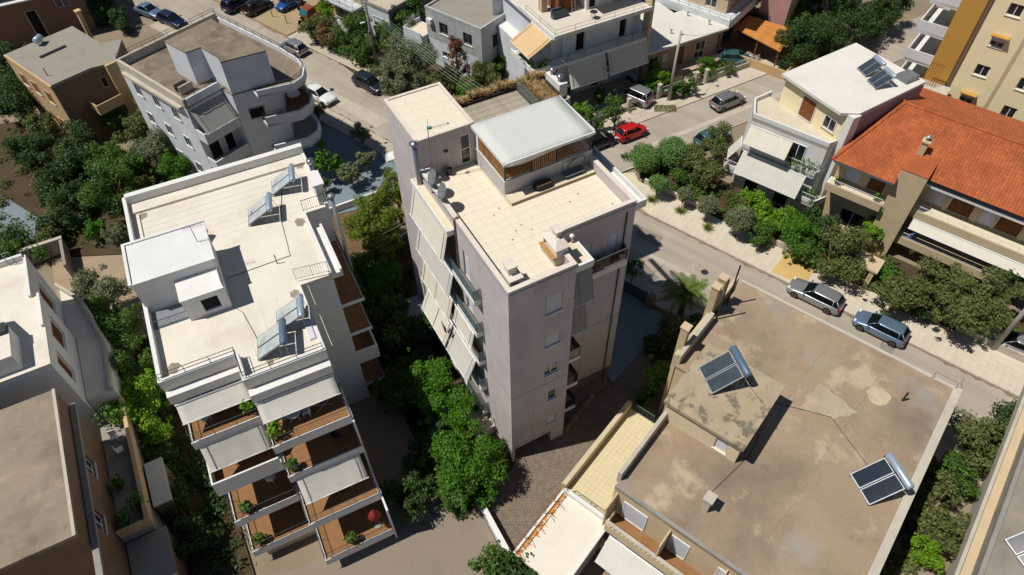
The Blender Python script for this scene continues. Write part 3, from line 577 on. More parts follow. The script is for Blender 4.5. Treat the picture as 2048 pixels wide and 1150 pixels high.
MB().lathe([(.07, 0), (.07, .3), (.13, .33), (.16, .42), (.1, .5), (.02, .52)], 12, (5.35, 2.3, 17.6)).build('vent_cowl', WHITEM, T, True)

# things standing on the roof terrace
G = thing('pergola', 'pale membrane pergola with wooden slats on the roof terrace', 'pergola', (3.75, 7.3, 18.9))
pf_ = MB(); n = 8                                   # membrane, sagging slightly between its bars
for i in range(n+1):
    y = 7.05+4.1*i/n
    for j in range(n+1):
        x = 3.62+6.1*j/n; s = .012*math.sin(math.pi*((j/n*2) % 1))
        pf_.v.append((x, y, 20.42+.16*i/n-s))
for i in range(n):
    for j in range(n): a = i*(n+1)+j; pf_.f.append((a, a+1, a+n+2, a+n+1)); pf_.mi.append(0)
mo = pf_.build('membrane', PERG, G, True); so = mo.modifiers.new('thick', 'SOLIDIFY'); so.thickness = .03
one('roof_frame', WHITEM, G, (3.56, 9.78, 6.98, 7.06, 20.3, 20.47), (3.56, 3.63, 7.06, 11.15, 20.33, 20.56), (9.72, 9.79, 7.06, 11.15, 20.33, 20.56), (3.63, 9.72, 9.1, 9.16, 20.36, 20.43), (6.6, 6.66, 7.06, 11.1, 20.36, 20.42))
for x, y in ((3.78, 7.33), (9.72, 7.33), (3.78, 11.0), (9.72, 11.0), (5.6, 7.35), (7.35, 7.35)): one('post', DARKM, G, (x, x+.09, y, y+.09, 18.9, 20.35))
for k in range(24): y = 7.5+k*.135; one('slat', WOODS, G, (3.8, 3.84, y, y+.07, 18.92, 20.3))
for k in range(12): x = 5.72+k*.135; one('slat', WOODS, G, (x, x+.065, 7.36, 7.4, 18.92, 20.32))
for k in range(9):
    z = 19.02+k*.15
    one('cross_slat', WOODS, G, (3.88, 5.58, 7.37, 7.4, z, z+.035)); one('cross_slat', WOODS, G, (7.45, 9.7, 7.37, 7.4, z, z+.035))
    one('louvre_blade', WHITEM, G, (3.78, 3.82, 10.75, 11.2, 18.95+k*.15, 19.04+k*.15))
va = MB(); N = 12                                   # loose front blind hanging unevenly
for i in range(N+1):
    x = 3.7+6.0*i/N; dz = .1+.2*max(0, math.sin(i*.5+.2))*(1-abs(i/N-.3)); yy = 7.0-.03*math.sin(i*1.3)
    va.v += [(x, yy, 20.36), (x, yy-.02, 20.36-dz)]
va.f = [(2*i, 2*i+1, 2*i+3, 2*i+2) for i in range(N)]; va.mi = [0]*N
v_ = va.build('front_blind', AWN_P, G, True); so = v_.modifiers.new('thick', 'SOLIDIFY'); so.thickness = .012
S_ = thing('sofa', 'dark sofa under the pergola behind the slats', 'sofa', (4.4, 9.4, 17.75)); one('sofa_seat', BLACK, S_, (4.4, 6.4, 9.4, 10.2, 17.76, 18.15), bevel=.04); one('sofa_back', BLACK, S_, (4.4, 6.4, 10.2, 10.4, 17.76, 18.55), bevel=.04)
def dish(label, x, y, z, r=.5):
    D = thing('satellite_dish', label, 'satellite dish', (x, y, z), group=None)
    ax = Vector((-.80, .1, .42)).normalized(); q = ax.to_track_quat('Z', 'Y').to_matrix().to_4x4(); m = Matrix.Translation((x, y, z+.62)) @ q
    d = MB(); d.lathe([(.02, -.08), (r*.5, -.055), (r*.8, -.015), (r, .03), (r, .045), (r*.8, 0), (r*.5, -.035), (.02, -.06)], 20, (0, 0, 0), m); d.build('reflector', GALV, D, True)
    a = MB(); a.tube([m @ Vector((0, -r*.9, 0)), m @ Vector((0, -r*.35, r*1.05))], .016, 5); a.tube([m @ Vector((r*.6, .2, 0)), m @ Vector((0, -r*.35, r*1.05))], .01, 5); a.build('feed_arm', DARKM, D)
    MB().tube([m @ Vector((0, -r*.35, r*.97)), m @ Vector((0, -r*.32, r*1.2))], .05, 7).build('receiver', DARKM, D)
    MB().tube([(x+.06, y, z), (x+.06, y, z+.45), m @ Vector((0, 0, -.06))], .025, 6).build('mast', DARKM, D); return D
dish('grey satellite dish on the parapet, the one nearer the stair tower', .14, 9.55, 18.51); dish('grey satellite dish on the parapet beside the cream awning canopy', .14, 8.15, 18.51)
A_ = thing('television_antenna', 'green-tipped television antenna on a thin mast by the stair tower', 'antenna', (.75, 11.0, 17.7))
MB().tube([(.75, 11.0, 17.7), (.75, 11.0, 21.6)], .025, 6).build('mast', GALV, A_)
a = MB(); a.tube([(.7, 11.0, 21.45), (2.0, 10.85, 21.45)], .015, 5)
for k in range(12): x = .95+k*.085; a.tube([(x, 10.72-.01*k, 21.45), (x, 11.2-.02*k, 21.45)], .006, 4)
a.build('boom', GALV, A_); b = MB(); b.box(.8, 1.0, 10.9, 11.06, 21.4, 21.52); b.box(1.95, 2.03, 10.8, 10.9, 21.42, 21.5); b.build('clip', M('green_plastic', '#2f8f78', .5, .1), A_)
a = MB(); a.tube([(.75, 11, 21.45), (1.0, 11.45, 21.75)], .01, 4); a.tube([(.75, 11, 21.45), (1.05, 10.5, 21.2)], .01, 4); a.build('reflector_rod', DARKM, A_)
Q = thing('barbecue', 'built-in masonry barbecue with brick ledge and chimney hood on the roof terrace', 'barbecue', (3.35, .95, 17.7))
one('base', CONC_L, Q, (3.45, 4.25, 1.0, 2.5, 17.70, 18.3)); one('hood_wall', PARAPET, Q, (4.0, 4.25, 1.0, 2.5, 18.3, 18.95), (3.55, 4.0, 1.0, 1.1, 18.3, 18.95), (3.55, 4.0, 2.4, 2.5, 18.3, 18.95))
h = MB(); h.add([(3.4, .9, 18.95), (4.32, .9, 18.95), (4.32, 2.6, 18.95), (3.4, 2.6, 18.95), (3.75, 1.4, 19.3), (4.15, 1.4, 19.3), (4.15, 2.1, 19.3), (3.75, 2.1, 19.3)], [(3, 2, 1, 0), (4, 5, 6, 7), (0, 1, 5, 4), (1, 2, 6, 5), (2, 3, 7, 6), (3, 0, 4, 7)])
h.box(3.8, 4.12, 1.5, 2.0, 19.3, 19.62); h.box(3.72, 4.2, 1.42, 2.08, 19.68, 19.75); h.box(3.82, 3.88, 1.52, 1.58, 19.62, 19.68); h.box(4.04, 4.1, 1.92, 1.98, 19.62, 19.68); h.build('hood', PARAPET, Q)
for k in range(12): one('brick', M('fire_brick', '#b98a4e', .9, .15, 4) if 'fire_brick' not in MATS else MATS['fire_brick'], Q, (3.28, 3.52, 1.0+k*.125, 1.115+k*.125, 18.3, 18.37))
B_ = thing('planter_box', 'long black planter tub with soil pockets on the pergola step', 'planter', (5.45, 6.5, 17.9))
m = MB(); ol = [(5.5, 6.62), (5.7, 6.5), (6.5, 6.5), (6.7, 6.62), (6.7, 7.0), (6.5, 7.12), (5.7, 7.12), (5.5, 7.0)]; m.prism(ol, 17.9, 18.2); m.build('tub', BLACK, B_, bevel=.02)
m = MB()
for k in range(4):
    for j in range(2): m.box(5.62+k*.26, 5.82+k*.26, 6.58+j*.26, 6.78+j*.26, 18.2, 18.215)
m.build('soil', SOIL, B_)
N_ = thing('bench_box', 'grey folded roof bench lying on the step beside the low wall', 'bench', (7.6, 6.55, 17.9))
for k in range(3): one('plank', M('slate_plank', '#5f666b', .7, .1, 3) if 'slate_plank' not in MATS else MATS['slate_plank'], N_, (7.6, 9.0, 6.6+k*.17, 6.75+k*.17, 18.1+k*.05, 18.14+k*.05))
one('support', DARKM, N_, (7.75, 7.82, 6.62, 7.08, 17.9, 18.1), (8.78, 8.85, 6.62, 7.08, 17.9, 18.1))
K_ = thing('folded_panel', 'white board and grey hose leaning on the low pergola wall', 'board', (7.7, 7.1, 17.9))
m = MB(); m.slab([(7.75, 7.12, 17.9), (8.7, 7.12, 17.9), (8.7, 7.27, 18.75), (7.75, 7.27, 18.75)], -.03); m.build('board', CONC_L, K_)
m = MB(); m.tube([(8.0, 7.08, 18.0), (8.05, 7.08, 18.4), (8.4, 7.15, 18.7), (8.8, 7.2, 18.82), (9.2, 7.2, 18.8), (9.35, 7.1, 18.4), (9.3, 7.05, 18.0)], .04, 6); m.build('hose', GALV, K_, True)
V_ = thing('bucket', 'dark bucket standing against the stair tower', 'bucket', (1.75, 10.9, 17.7)); MB().lathe([(.17, 0), (.22, .42), (.24, .42), (.24, .46), (.2, .46), (.19, .4), (.02, .38)], 14, (1.75, 10.9, 17.7)).build('tub', DARKM, V_, True); MB().tube([(1.55, 10.9, 18.14), (1.62, 10.9, 18.3), (1.88, 10.9, 18.3), (1.95, 10.9, 18.14)], .012, 5).build('handle', GALV, V_)
# ------------------------------------------------------------------ helpers for roof furniture
def heater(label, x, y, z, n=2, pm=None, tm=None, fr='W', s=1., face=None, group=None):
    """solar water heater: sloping collectors in a frame with the tank above, turned to the sun"""
    H = thing('solar_water_heater', label, 'water heater', (x, y, z), fr, group)
    a = face if face is not None else math.atan2(-.25, .968); H.rotation_euler = (0, 0, a); H.scale = (s,)*3; OFF[H] = (0, 0, 0)
    w = .98*n
    for k in range(n):                             # local x = uphill, y = across
        y0 = -w/2+k*.98; q = MB(); q.slab([(-1.0, y0+.02, .22), (.72, y0+.02, 1.32), (.72, y0+.94, 1.32), (-1.0, y0+.94, .22)], .09); p = q.build('collector', GALV, H)
        q = MB(); q.slab([(-.95, y0+.07, .262), (.68, y0+.07, 1.305), (.68, y0+.89, 1.305), (-.95, y0+.89, .262)], .012); q.build('absorber_glass', pm or SOLARP, p)
    t = MB(); R_ = .23
    for k, (r, yy) in enumerate(((.05, -w/2-.08), (R_*.8, -w/2-.05), (R_, -w/2+.04), (R_, w/2-.04), (R_*.8, w/2+.05), (.05, w/2+.08))):
        t.v += [(.98+r*math.cos(i*math.pi/8), yy, 1.42+r*math.sin(i*math.pi/8)) for i in range(16)]
    t.f = [(k*16+(i+1) % 16, k*16+i, k*16+16+i, k*16+16+(i+1) % 16) for k in range(5) for i in range(16)]; t.mi = [0]*len(t.f); t.build('tank', tm or TANKW, H, True)
    f = MB()
    for yy in (-w/2+.1, w/2-.1):
        f.tube([(-1.0, yy, .02), (.98, yy, .02)], .022, 4); f.tube([(.98, yy, .02), (.98, yy, 1.2)], .022, 4); f.tube([(.55, yy, .02), (.55, yy, 1.1)], .022, 4); f.tube([(-1.0, yy, .02), (-.98, yy, .22)], .022, 4); f.tube([(.98, yy, .1), (.0, yy, .75)], .018, 4)
    f.tube([(.98, -w/2+.1, .6), (.98, w/2-.1, .6)], .02, 4); f.build('stand', GALV, H)
    f = MB(); f.tube([(.7, w/2, 1.2), (.85, w/2+.1, 1.35), (1.1, w/2+.1, .5), (1.2, w/2+.05, .03), (1.6, w/2-.4, .03)], .018, 5); f.build('pipe', DARKM, H); return H
def aerial(label, x, y, z, h=2., fr='W'):
    A = thing('television_antenna', label, 'antenna', (x, y, z), fr); MB().tube([(x, y, z), (x, y, z+h)], .025, 6).build('mast', GALV, A)
    m = MB(); m.tube([(x-.5, y+.1, z+h-.1), (x+.7, y-.1, z+h-.1)], .014, 4)
    for k in range(8): xx = x-.45+k*.15; m.tube([(xx, y-.28, z+h-.1), (xx, y+.28, z+h-.1)], .008, 4)
    m.build('boom', GALV, A); return A
def cyl_tank(label, x, y, z, fr, r=.3, l=1.2, mat=None, dir=(.5, .8)):
    K = thing('water_tank', label, 'water tank', (x, y, z), fr); d = Vector((dir[0], dir[1], 0)).normalized(); c = Vector((x, y, z+.25+r))
    MB().tube([c-d*(l/2+.05), c-d*l/2, c+d*l/2, c+d*(l/2+.05)], [r*.6, r, r, r*.6], 16).build('tank', mat or TANKW, K, True)
    m = MB()
    for k in (-.35, .35): p = c+d*l*k; m.box(p.x-.05, p.x+.05, p.y-.05, p.y+.05, z, z+.3)
    m.build('stand', GALV, K); return K

# ------------------------------------------------------------------ white terraced apartment block on the left
T = thing('terraced_apartment_block', 'white stepped apartment block with terracotta balconies and cream coated roof', 'building', (-18.1, 4, 0), 'L')
Z4 = (10.8, 7.7, 4.6, 1.5); RZ = 13.95
facade(T, WHITE, 'x', -18.1, -1, 6.0, 22.4, -.2, 13.6, [(a, a+1.2, f+.9, f+2.1, 'half') for f in Z4 for a in (8, 13, 18)])
facade(T, WHITE, 'y', 22.4, 1, -18.1, -5.8, -.2, 13.6, [(a, a+1.2, f+.9, f+2.1, 'glass') for f in Z4 for a in (-16, -12, -8.5)])
facade(T, WHITE, 'y', 9.8, -1, -9.4, -7.4, -.2, 13.6)
facade(T, WHITE, 'x', -9.4, 1, 4.0, 9.8, -.2, 13.6, [(a, a+1.2, f+.9, f+2.1, 'glass') for f in Z4 for a in (5.2, 7.6)])
facade(T, WHITE, 'x', -7.4, 1, 9.8, 15.9, -.2, 13.6, [(a, a+1.4, f+.05, f+2.2, 'door') for f in Z4 for a in (10.6, 13.4)])
facade(T, WHITE, 'y', 15.9, -1, -7.4, -5.8, -.2, 13.6); facade(T, WHITE, 'x', -5.8, 1, 15.9, 22.4, -.2, 13.6, [(a, a+1.2, f+.9, f+2.1, 'glass') for f in Z4 for a in (17.5, 20)])
facade(T, WHITE, 'y', 5.9, -1, -18.1, -14.0, -.2, 13.6, [(-17.4, -15.9, f+.05, f+2.2, 'door') for f in Z4]+[(-15.4, -14.4, f+.05, f+2.2, 'door') for f in Z4])
facade(T, WHITE, 'y', 4.0, -1, -14.0, -9.4, -.2, 13.6, [(-13.2, -11.6, f+.05, f+2.2, 'door') for f in Z4]+[(-11.2, -10.0, f+.05, f+2.2, 'shutter') for f in Z4])
facade(T, WHITE, 'x', -14.0, -1, 4.0, 5.9, -.2, 13.6)
rp = [(-18.1, 5.9), (-14.0, 5.9), (-14.0, 4.0), (-9.4, 4.0), (-9.4, 9.8), (-7.4, 9.8), (-7.4, 15.9), (-5.8, 15.9), (-5.8, 22.4), (-18.1, 22.4)]
MB().prism(rp, 13.6, RZ).build('roof_slab', WHITE_R, T)
one('parapet', WHITE, T, (-18.12, -17.9, 5.88, 22.42, RZ, 14.5), (-17.9, -14.0, 5.88, 6.1, RZ, 14.5), (-14.02, -13.8, 3.98, 5.88, RZ, 14.5), (-13.8, -9.4, 3.98, 4.2, RZ, 14.5),
    (-17.9, -5.78, 22.0, 22.42, RZ, 14.75), (-6.0, -5.78, 15.88, 22.0, RZ, 14.2), (-9.6, -9.38, 4.2, 9.8, RZ, 14.15), (-7.6, -7.38, 9.78, 15.88, RZ, 14.15))
one('roof_kerb', WHITE_R, T, (-17.88, -6.02, 21.0, 21.98, RZ, 14.12), (-17.5, -17.4, 15.2, 20.9, RZ, 14.05))
railing(T, [(-18.0, 5.99), (-13.95, 5.99), (-13.9, 4.1), (-9.5, 4.1)], 14.5, .55, DARKM, 0, None, 'roof_railing', (1., .5)); railing(T, [(-9.5, 10.2), (-7.5, 9.9)], 14.1, .95, GALV, .14)
railing(T, [(-7.45, 15.95), (-5.9, 15.95), (-5.9, 18)], 14.1, .95, DARKM, .14)
one('roof_ledge', WHITE, T, (-7.38, -6.7, 10.1, 14.6, 13.2, 13.6), (-6.85, -6.7, 10.1, 14.6, 13.6, 13.85))
# stair head-house
facade(T, WHITE, 'y', 11.7, -1, -18.0, -13.45, RZ, 16.3); facade(T, WHITE, 'x', -18.0, -1, 11.7, 15.1, 10.5, 16.3); facade(T, WHITE, 'x', -13.45, 1, 9.95, 15.1, RZ, 16.3-.0)
facade(T, WHITE, 'y', 15.1, 1, -18.0, -13.45, RZ, 16.3); MB().box(-18.1, -13.35, 11.6, 15.2, 16.3, 16.5).build('head_house_roof', WHITE, T)
one('head_house_rim', WHITE, T, (-18.12, -17.95, 11.58, 15.22, 16.5, 16.6), (-17.95, -13.33, 15.05, 15.22, 16.5, 16.6), (-17.95, -13.33, 11.58, 11.68, 16.5, 16.56))
facade(T, WHITE, 'y', 9.95, -1, -15.85, -13.45, RZ, 15.6, [(-14.9, -13.95, 14.3, 15.3, None)]); facade(T, WHITE, 'x', -15.85, -1, 9.95, 11.7, RZ, 15.6); MB().box(-15.9, -13.4, 9.9, 11.72, 15.6, 15.75).build('porch_roof', WHITE, T)
one('hatch', DARKIN, T, (-14.88, -13.97, 10.1, 10.12, 14.32, 15.28))
one('light_well', GALV, T, (-17.85, -15.9, 10.2, 11.65, RZ, RZ+.03)); railing(T, [(-17.9, 10.3), (-15.9, 10.3)], RZ, .6, DARKM, .14)
# stepped balconies on the front, two columns
colL = ((10.8, 3.9), (7.7, 2.4), (4.6, 1.7), (1.5, .95)); colR = ((10.8, 1.6), (7.7, 1.3), (4.6, -.5), (1.5, -1.65))
for (x0, x1, back, cl) in ((-17.9, -14.05, 5.88, colL), (-13.9, -9.42, 3.98, colR)):
    for k, (z, yf) in enumerate(cl):
        solid = (x0 < -15 and k == 1)
        one('balcony_slab', WHITE, T, (x0, x1, yf, back, z-.25, z)); one('balcony_fascia', WHITE, T, (x0-.03, x1+.03, yf-.06, yf-.021, z-.5, z+.22)); one('balcony_floor', TERRA, T, (x0+.06, x1-.06, yf+.08, back-.01, z, z+.012))
        if solid: one('balcony_front', WHITE, T, (x0, x1, yf-.1, yf, z-.5, z+.95), (x0, x0+.1, yf, back, z, z+.95))
        else:
            one('balcony_kerb', WHITE, T, (x0-.02, x1+.02, yf-.02, yf+.1, z, z+.14), (x0-.02, x0+.08, yf+.1, back, z, z+.14))
            railing(T, [(x0+.03, back), (x0+.03, yf+.04), (x1-.03, yf+.04), (x1-.03, back)], z+.14, .82, DARKM, .13, None, 'balcony_railing', (1.,), r=.016)
        if k < 3: one('side_fin', WHITE, T, (x1+.0, x1+.12, cl[k][1]+.2, back, z-2.6, z-.22))
one('side_wall', WHITE, T, (-9.42, -9.3, -1.6, 3.98, -.2, 4.4), (-9.42, -9.3, 1.4, 3.98, 4.4, 10.6))
one('upper_fascia', WHITE, T, (-18.05, -14.05, 5.45, 5.87, 12.9, 13.58)); one('upper_fascia', WHITE, T, (-13.98, -9.42, 3.5, 3.97, 12.9, 13.58))
awning(T, 'y', 5.9, -1, -17.9, -14.1, 12.75, 1.35, .75, AWN_P, .5, 0); awning(T, 'y', 4.0, -1, -13.9, -9.5, 12.75, 1.4, .75, AWN_P, .5, 0)
awning(T, 'y', 3.9, -1, -17.7, -14.1, 10.45, .95, 1.5, AWN_P, .05); awning(T, 'y', 1.3, -1, -13.6, -9.7, 7.35, 1.1, 1.4, AWN_P, .05)
one('ground_front', SAND, T, (-17.3, -14.1, 1.2, 5.8, -.2, 1.25)); one('ground_front', WHITE, T, (-13.6, -9.5, -1.2, 3.9, -.2, 1.25))
# east balconies
for k, z in enumerate(Z4):
    yf = 9.85
    one('east_balcony', WHITE, T, (-7.39, -5.85, yf, 15.85, z-.25, z)); one('east_floor', TERRA, T, (-7.38, -5.95, yf+.08, 15.8, z, z+.012))
    if k == 2: one('east_front', WHITE, T, (-7.39, -5.83, yf-.05, yf+.05, z-.4, z+1.0), (-5.93, -5.83, yf+.05, 15.85, z-.1, z+1.0))
    else: railing(T, [(-7.3, yf+.05), (-5.9, yf+.05), (-5.9, 15.8)], z, .95, DARKM, .13, r=.016)
# masonry chimney and steel flues
c_ = MB(); c_.box(-6.3, -5.75, 16.2, 17.6, RZ, 15.6); c_.box(-6.4, -5.65, 16.1, 17.7, 15.6, 15.75); c_.build('chimney', WHITE, T)
m = MB(); m.tube([(-5.95, 17.9, 13.9), (-5.95, 17.9, 16.2)], .15, 10); m.lathe([(.16, 0), (.24, .05), (.24, .3), (.03, .36)], 12, (-5.95, 17.9, 16.2)); m.build('flue_pipe', STEEL, T, True)
m = MB(); m.tube([(-5.55, 15.2, 1), (-5.55, 15.2, 15.2)], .14, 10); m.lathe([(.15, 0), (.25, .03), (.25, .18), (.03, .26)], 12, (-5.55, 15.2, 15.2)); m.build('flue_pipe', GALV, T, True)
one('skylight', SHUT, T, (-10.0, -9.66, 5.4, 6.9, RZ, RZ+.12))
m = MB(); m.tube([(-10.6, 17.0, RZ), (-10.6, 17.0, RZ+.7)], .03, 6); m.tube([(-10.2, 12.2, RZ), (-10.2, 12.2, RZ+.8)], .04, 6); m.build('vent_pipe', GALV, T)
for k, (x, y) in enumerate(((-10.1, 16.9), (-8.0, 19.1))):
    X, Y = fw('L', x, y); heater(('pale-tanked solar heater on the cream roof, the one by the white parapet corner', 'pale-tanked solar heater standing in the middle of the cream roof')[1-k], X, Y, RZ, 2, GLAREAB, TANKW, 'W', .82)
X, Y = fw('L', -12.0, 5.9); heater('blue-tanked solar heater on the cream roof above the terraces', X, Y, RZ, 2, GLAREAB, TANKB, 'W', .85)
X, Y = fw('L', -10.6, 7.3); heater('solar heater with glare-pale collectors at the roof edge behind the blue-tanked one', X, Y, RZ, 2, GLAREAB, TANKW, 'W', .82)
x, y = fw('L', -14.1, 16.2); cyl_tank('pale blue water tank lying behind the white head-house', x, y, RZ, 'W', .3, 1.3, TANKW, (.6, .75))
x, y = fw('L', -14.0, 13.5); aerial('thin aerial on the white head-house roof', x, y, 16.5, 1.3)
x, y = fw('L', -10.6, 1.4)
P = thing('parasol', 'closed red parasol on the lowest terracotta balcony', 'parasol', (*fw('L', -10.2, -.9), 1.5)); b = OFF[P]
MB().tube([(b[0], b[1], 1.5), (b[0], b[1], 3.8)], .03, 6).build('pole', DARKM, P); MB().lathe([(.02, 2.25), (.12, 2.15), (.42, 1.55), (.36, 1.5), (.04, 1.6)], 10, (b[0], b[1], 1.5)).build('canopy', M('red_canvas', '#8a2a22', .9, .1), P, True)
MB().lathe([(.25, 0), (.25, .08), (.05, .1)], 12, (b[0], b[1], 1.512)).build('foot', CONC, P)
def chair(label, x, y, z, rz, mat, group, cat='chair'):
    C_ = thing('garden_chair', label, cat, (x, y, z), 'W', group); OFF[C_] = (0, 0, 0); C_.rotation_euler = (0, 0, rz)
    one('seat', mat, C_, (-.22, .22, -.22, .22, .40, .44)); one('backrest', mat, C_, (-.22, .22, .20, .24, .44, .88))
    for a in (-.2, .17):
        for b in (-.2, .17): one('leg', mat, C_, (a, a+.035, b, b+.035, 0, .4))
    return C_
def table(label, x, y, z, r, mat, group=None):
    C_ = thing('garden_table', label, 'table', (x, y, z), 'W', group); OFF[C_] = (0, 0, 0)
    MB().lathe([(r*.97, .7), (r, .715), (r, .73), (r*.95, .745)], 20).build('tabletop', mat, C_)
    for k in range(4): a = k*math.pi/2+.6; MB().tube([(r*.75*math.cos(a), r*.75*math.sin(a), 0), (r*.4*math.cos(a), r*.4*math.sin(a), .7)], .02, 5).build('leg', mat, C_)
    return C_
x, y = fw('L', -16.9, 5.1); chair('white plastic chair on the upper left terracotta balcony', x, y, 10.812, .6, WHITEM, None)
x, y = fw('L', -12.3, 3.0); table('small white table on the upper terracotta balcony below the roof', x, y, 10.812, .5, WHITEM)
for k, (dx, dy) in enumerate(((-.7, .2), (.7, -.1))): xx, yy = fw('L', -12.3+dx, 3.0+dy); chair('white chair at the small table on the upper terracotta balcony', xx, yy, 10.812, 1.4+3*k, WHITEM, 'chairs on the upper terracotta balcony')
def pot_plant(label, x, y, z, leaf, s=.35, group=None, h=.3):
    P = thing('potted_plant', label, 'potted plant', (x, y, z), 'W', group); OFF[P] = (0, 0, 0)
    MB().lathe([(.13, 0), (.2, .3), (.22, .3), (.22, .34), (.17, .34), (.16, .28), (.02, .27)], 10).build('pot', TERRA_D, P, True)
    lf = MB(); leaves(lf, [(Vector((0, 0, .34+s*.8)), s, s), (Vector((.12, .1, .34+s*1.2)), s*.6, s*.7)], 160, .13); lf.build('foliage', leaf, P); return P
for lab, x, y, z in (('yellow-green plant by the partition of the upper left balcony', -14.6, 4.6, 10.812), ('spiky pot plant at the left end of the upper right balcony', -13.5, 2.3, 10.812), ('round pot plant at the right end of the upper right balcony', -9.8, 3.2, 10.812)):
    X, Y = fw('L', x, y); pot_plant(lab, X, Y, z, L_LIME, .5)

# roof seams, drain stains and clutter on the cream roof and its balconies
LB = [o for o in bpy.data.objects if o.name == 'terraced_apartment_block'][0]
SEAM = M('membrane_seam', '#c6bda9', .85, .08, 2); sm = MB()
for k in range(9): sm.box(-17.3, -6.2, 16.3+k*.6+random.uniform(-.05, .05), 16.32+k*.6+random.uniform(-.04, .06), RZ, RZ+.004) if k < 8 else None
for k in range(5): sm.box(-13.0+k*1.0, -12.97+k*1.0, 4.5, 9.6, RZ, RZ+.004)
sm.build('membrane_seams', SEAM, LB)['kind'] = 'stuff'
ds = M('drain_dirt', '#8d8270', .95, .25, 3, .1); m = MB()
for cx, cy, r in ((-17.3, 7.0, .45), (-9.9, 9.3, .4), (-7.9, 15.2, .5), (-6.4, 21.0, .45), (-17.2, 20.6, .4), (-12.4, 5.0, .3)):
    m.add([(cx+r*random.uniform(.5, 1)*math.cos(a), cy+r*random.uniform(.5, 1)*math.sin(a), RZ+.0065) for a in (2*math.pi*i/14 for i in range(14))], [tuple(range(14))])
m.build('drain_stains', ds, LB)
m = MB(); m.tube([(-8.2, 19.0, RZ+.03), (-9.0, 16.0, RZ+.03), (-9.3, 12.5, RZ+.03), (-13.3, 12.4, RZ+.03)], .02, 5); m.build('water_pipe', DARKM, LB); m = MB(); m.tube([(-12.6, 6.2, RZ+.03), (-13.0, 9.2, RZ+.03), (-13.4, 9.9, RZ+.03)], .02, 5); m.build('water_pipe', GALV, LB)
for lab, x, y, z, a, mt in (('dark chair on the third-level right balcony of the terraced block', -10.6, 2.6, 7.712, .4, DARKM), ('white chair in the shade of the second-level right balcony', -10.8, 1.0, 4.612, 2.2, WHITEM), ('dark chair on the lowest left balcony of the terraced block', -15.0, 3.2, 1.512, 1.1, DARKM), ('white chair on the second-level left balcony of the terraced block', -15.2, 3.4, 4.612, 2.6, WHITEM)):
    X, Y = fw('L', x, y); chair(lab, X, Y, z, a, mt, None)
for lab, x, y, z in (('pot plant in the front corner of the third-level right balcony', -13.5, 1.7, 7.712), ('pot plant in the front corner of the second-level left balcony', -17.0, 2.1, 4.612), ('pot plant at the front of the lowest right balcony', -12.0, -1.2, 1.512), ('pot plant in the front corner of the lowest left balcony', -17.3, 1.4, 1.512)):
    X, Y = fw('L', x, y); pot_plant(lab, X, Y, z, L_MID, .38)
D = thing('drying_rack', 'drying rack with pale laundry on the upper right terracotta balcony', 'drying rack', (*fw('L', -10.6, 3.1), 10.812)); OFF[D] = (0, 0, 0); D.rotation_euler = (0, 0, .1); m = MB()
for yy in (-.28, .28): m.tube([(-.6, yy, 0), (.6, yy, .85)], .012, 4); m.tube([(.6, yy, 0), (-.6, yy, .85)], .012, 4); m.tube([(-.7, yy, .85), (.7, yy, .85)], .012, 4)
m.build('frame', WHITEM, D)
for k in range(4): one('laundry', (WHITEM, AWN_C, MATS['white_paint'], AWN_P)[k], D, (-.55+k*.3, -.5+k*.3-.05, -.27, .27, .45, .86))
# ------------------------------------------------------------------ free-standing wall openings for oblique walls
def pwin(T, a, b, z0, z1, kind='glass', fm=None):
    """window on a wall running a->b (outside on the right-hand side): frame standing proud, pane behind it"""
    A = Vector((*a, 0)); B = Vector((*b, 0)); e = (B-A).normalized(); n = Vector((e.y, -e.x, 0)); L = (B-A).length; t = .07; fm = fm or WHITEM
    mt = Matrix(((e.x, n.x, 0, A.x), (e.y, n.y, 0, A.y), (0, 0, 1, 0), (0, 0, 0, 1)))
    f = MB()
    for u0, u1, c, d in ((0, t, z0, z1), (L-t, L, z0, z1), (t, L-t, z0, z0+t), (t, L-t, z1-t, z1)): f.box(u0, u1, -.02, .06, c, d, mt)
    if L > .8 and kind == 'glass': f.box(L/2-t/2, L/2+t/2, -.02, .05, z0+t, z1-t, mt)
    F = f.build('door' if z1-z0 > 1.8 else 'window', fm, T)
    if kind == 'glass': MB().box(t, L-t, -.02, .012, z0+t, z1-t, mt).build('pane', PANE, F)
    elif kind == 'dark': MB().box(t, L-t, -.02, .012, z0+t, z1-t, mt).build('door_leaf', DARKIN, F)
    elif kind == 'wood': MB().box(t, L-t, -.02, .02, z0+t, z1-t, mt).build('louvered_shutter', WOODB, F)
    elif kind == 'shutter': MB().box(t, L-t, -.02, .025, z0+t, z1-t, mt).build('roller_shutter', SHUT, F)
    if kind != 'dark' and z1-z0 < 1.8: MB().box(-.06, L+.06, .0, .12, z0-.08, z0-.005, mt).build('sill', PARAPET, F)
    return F
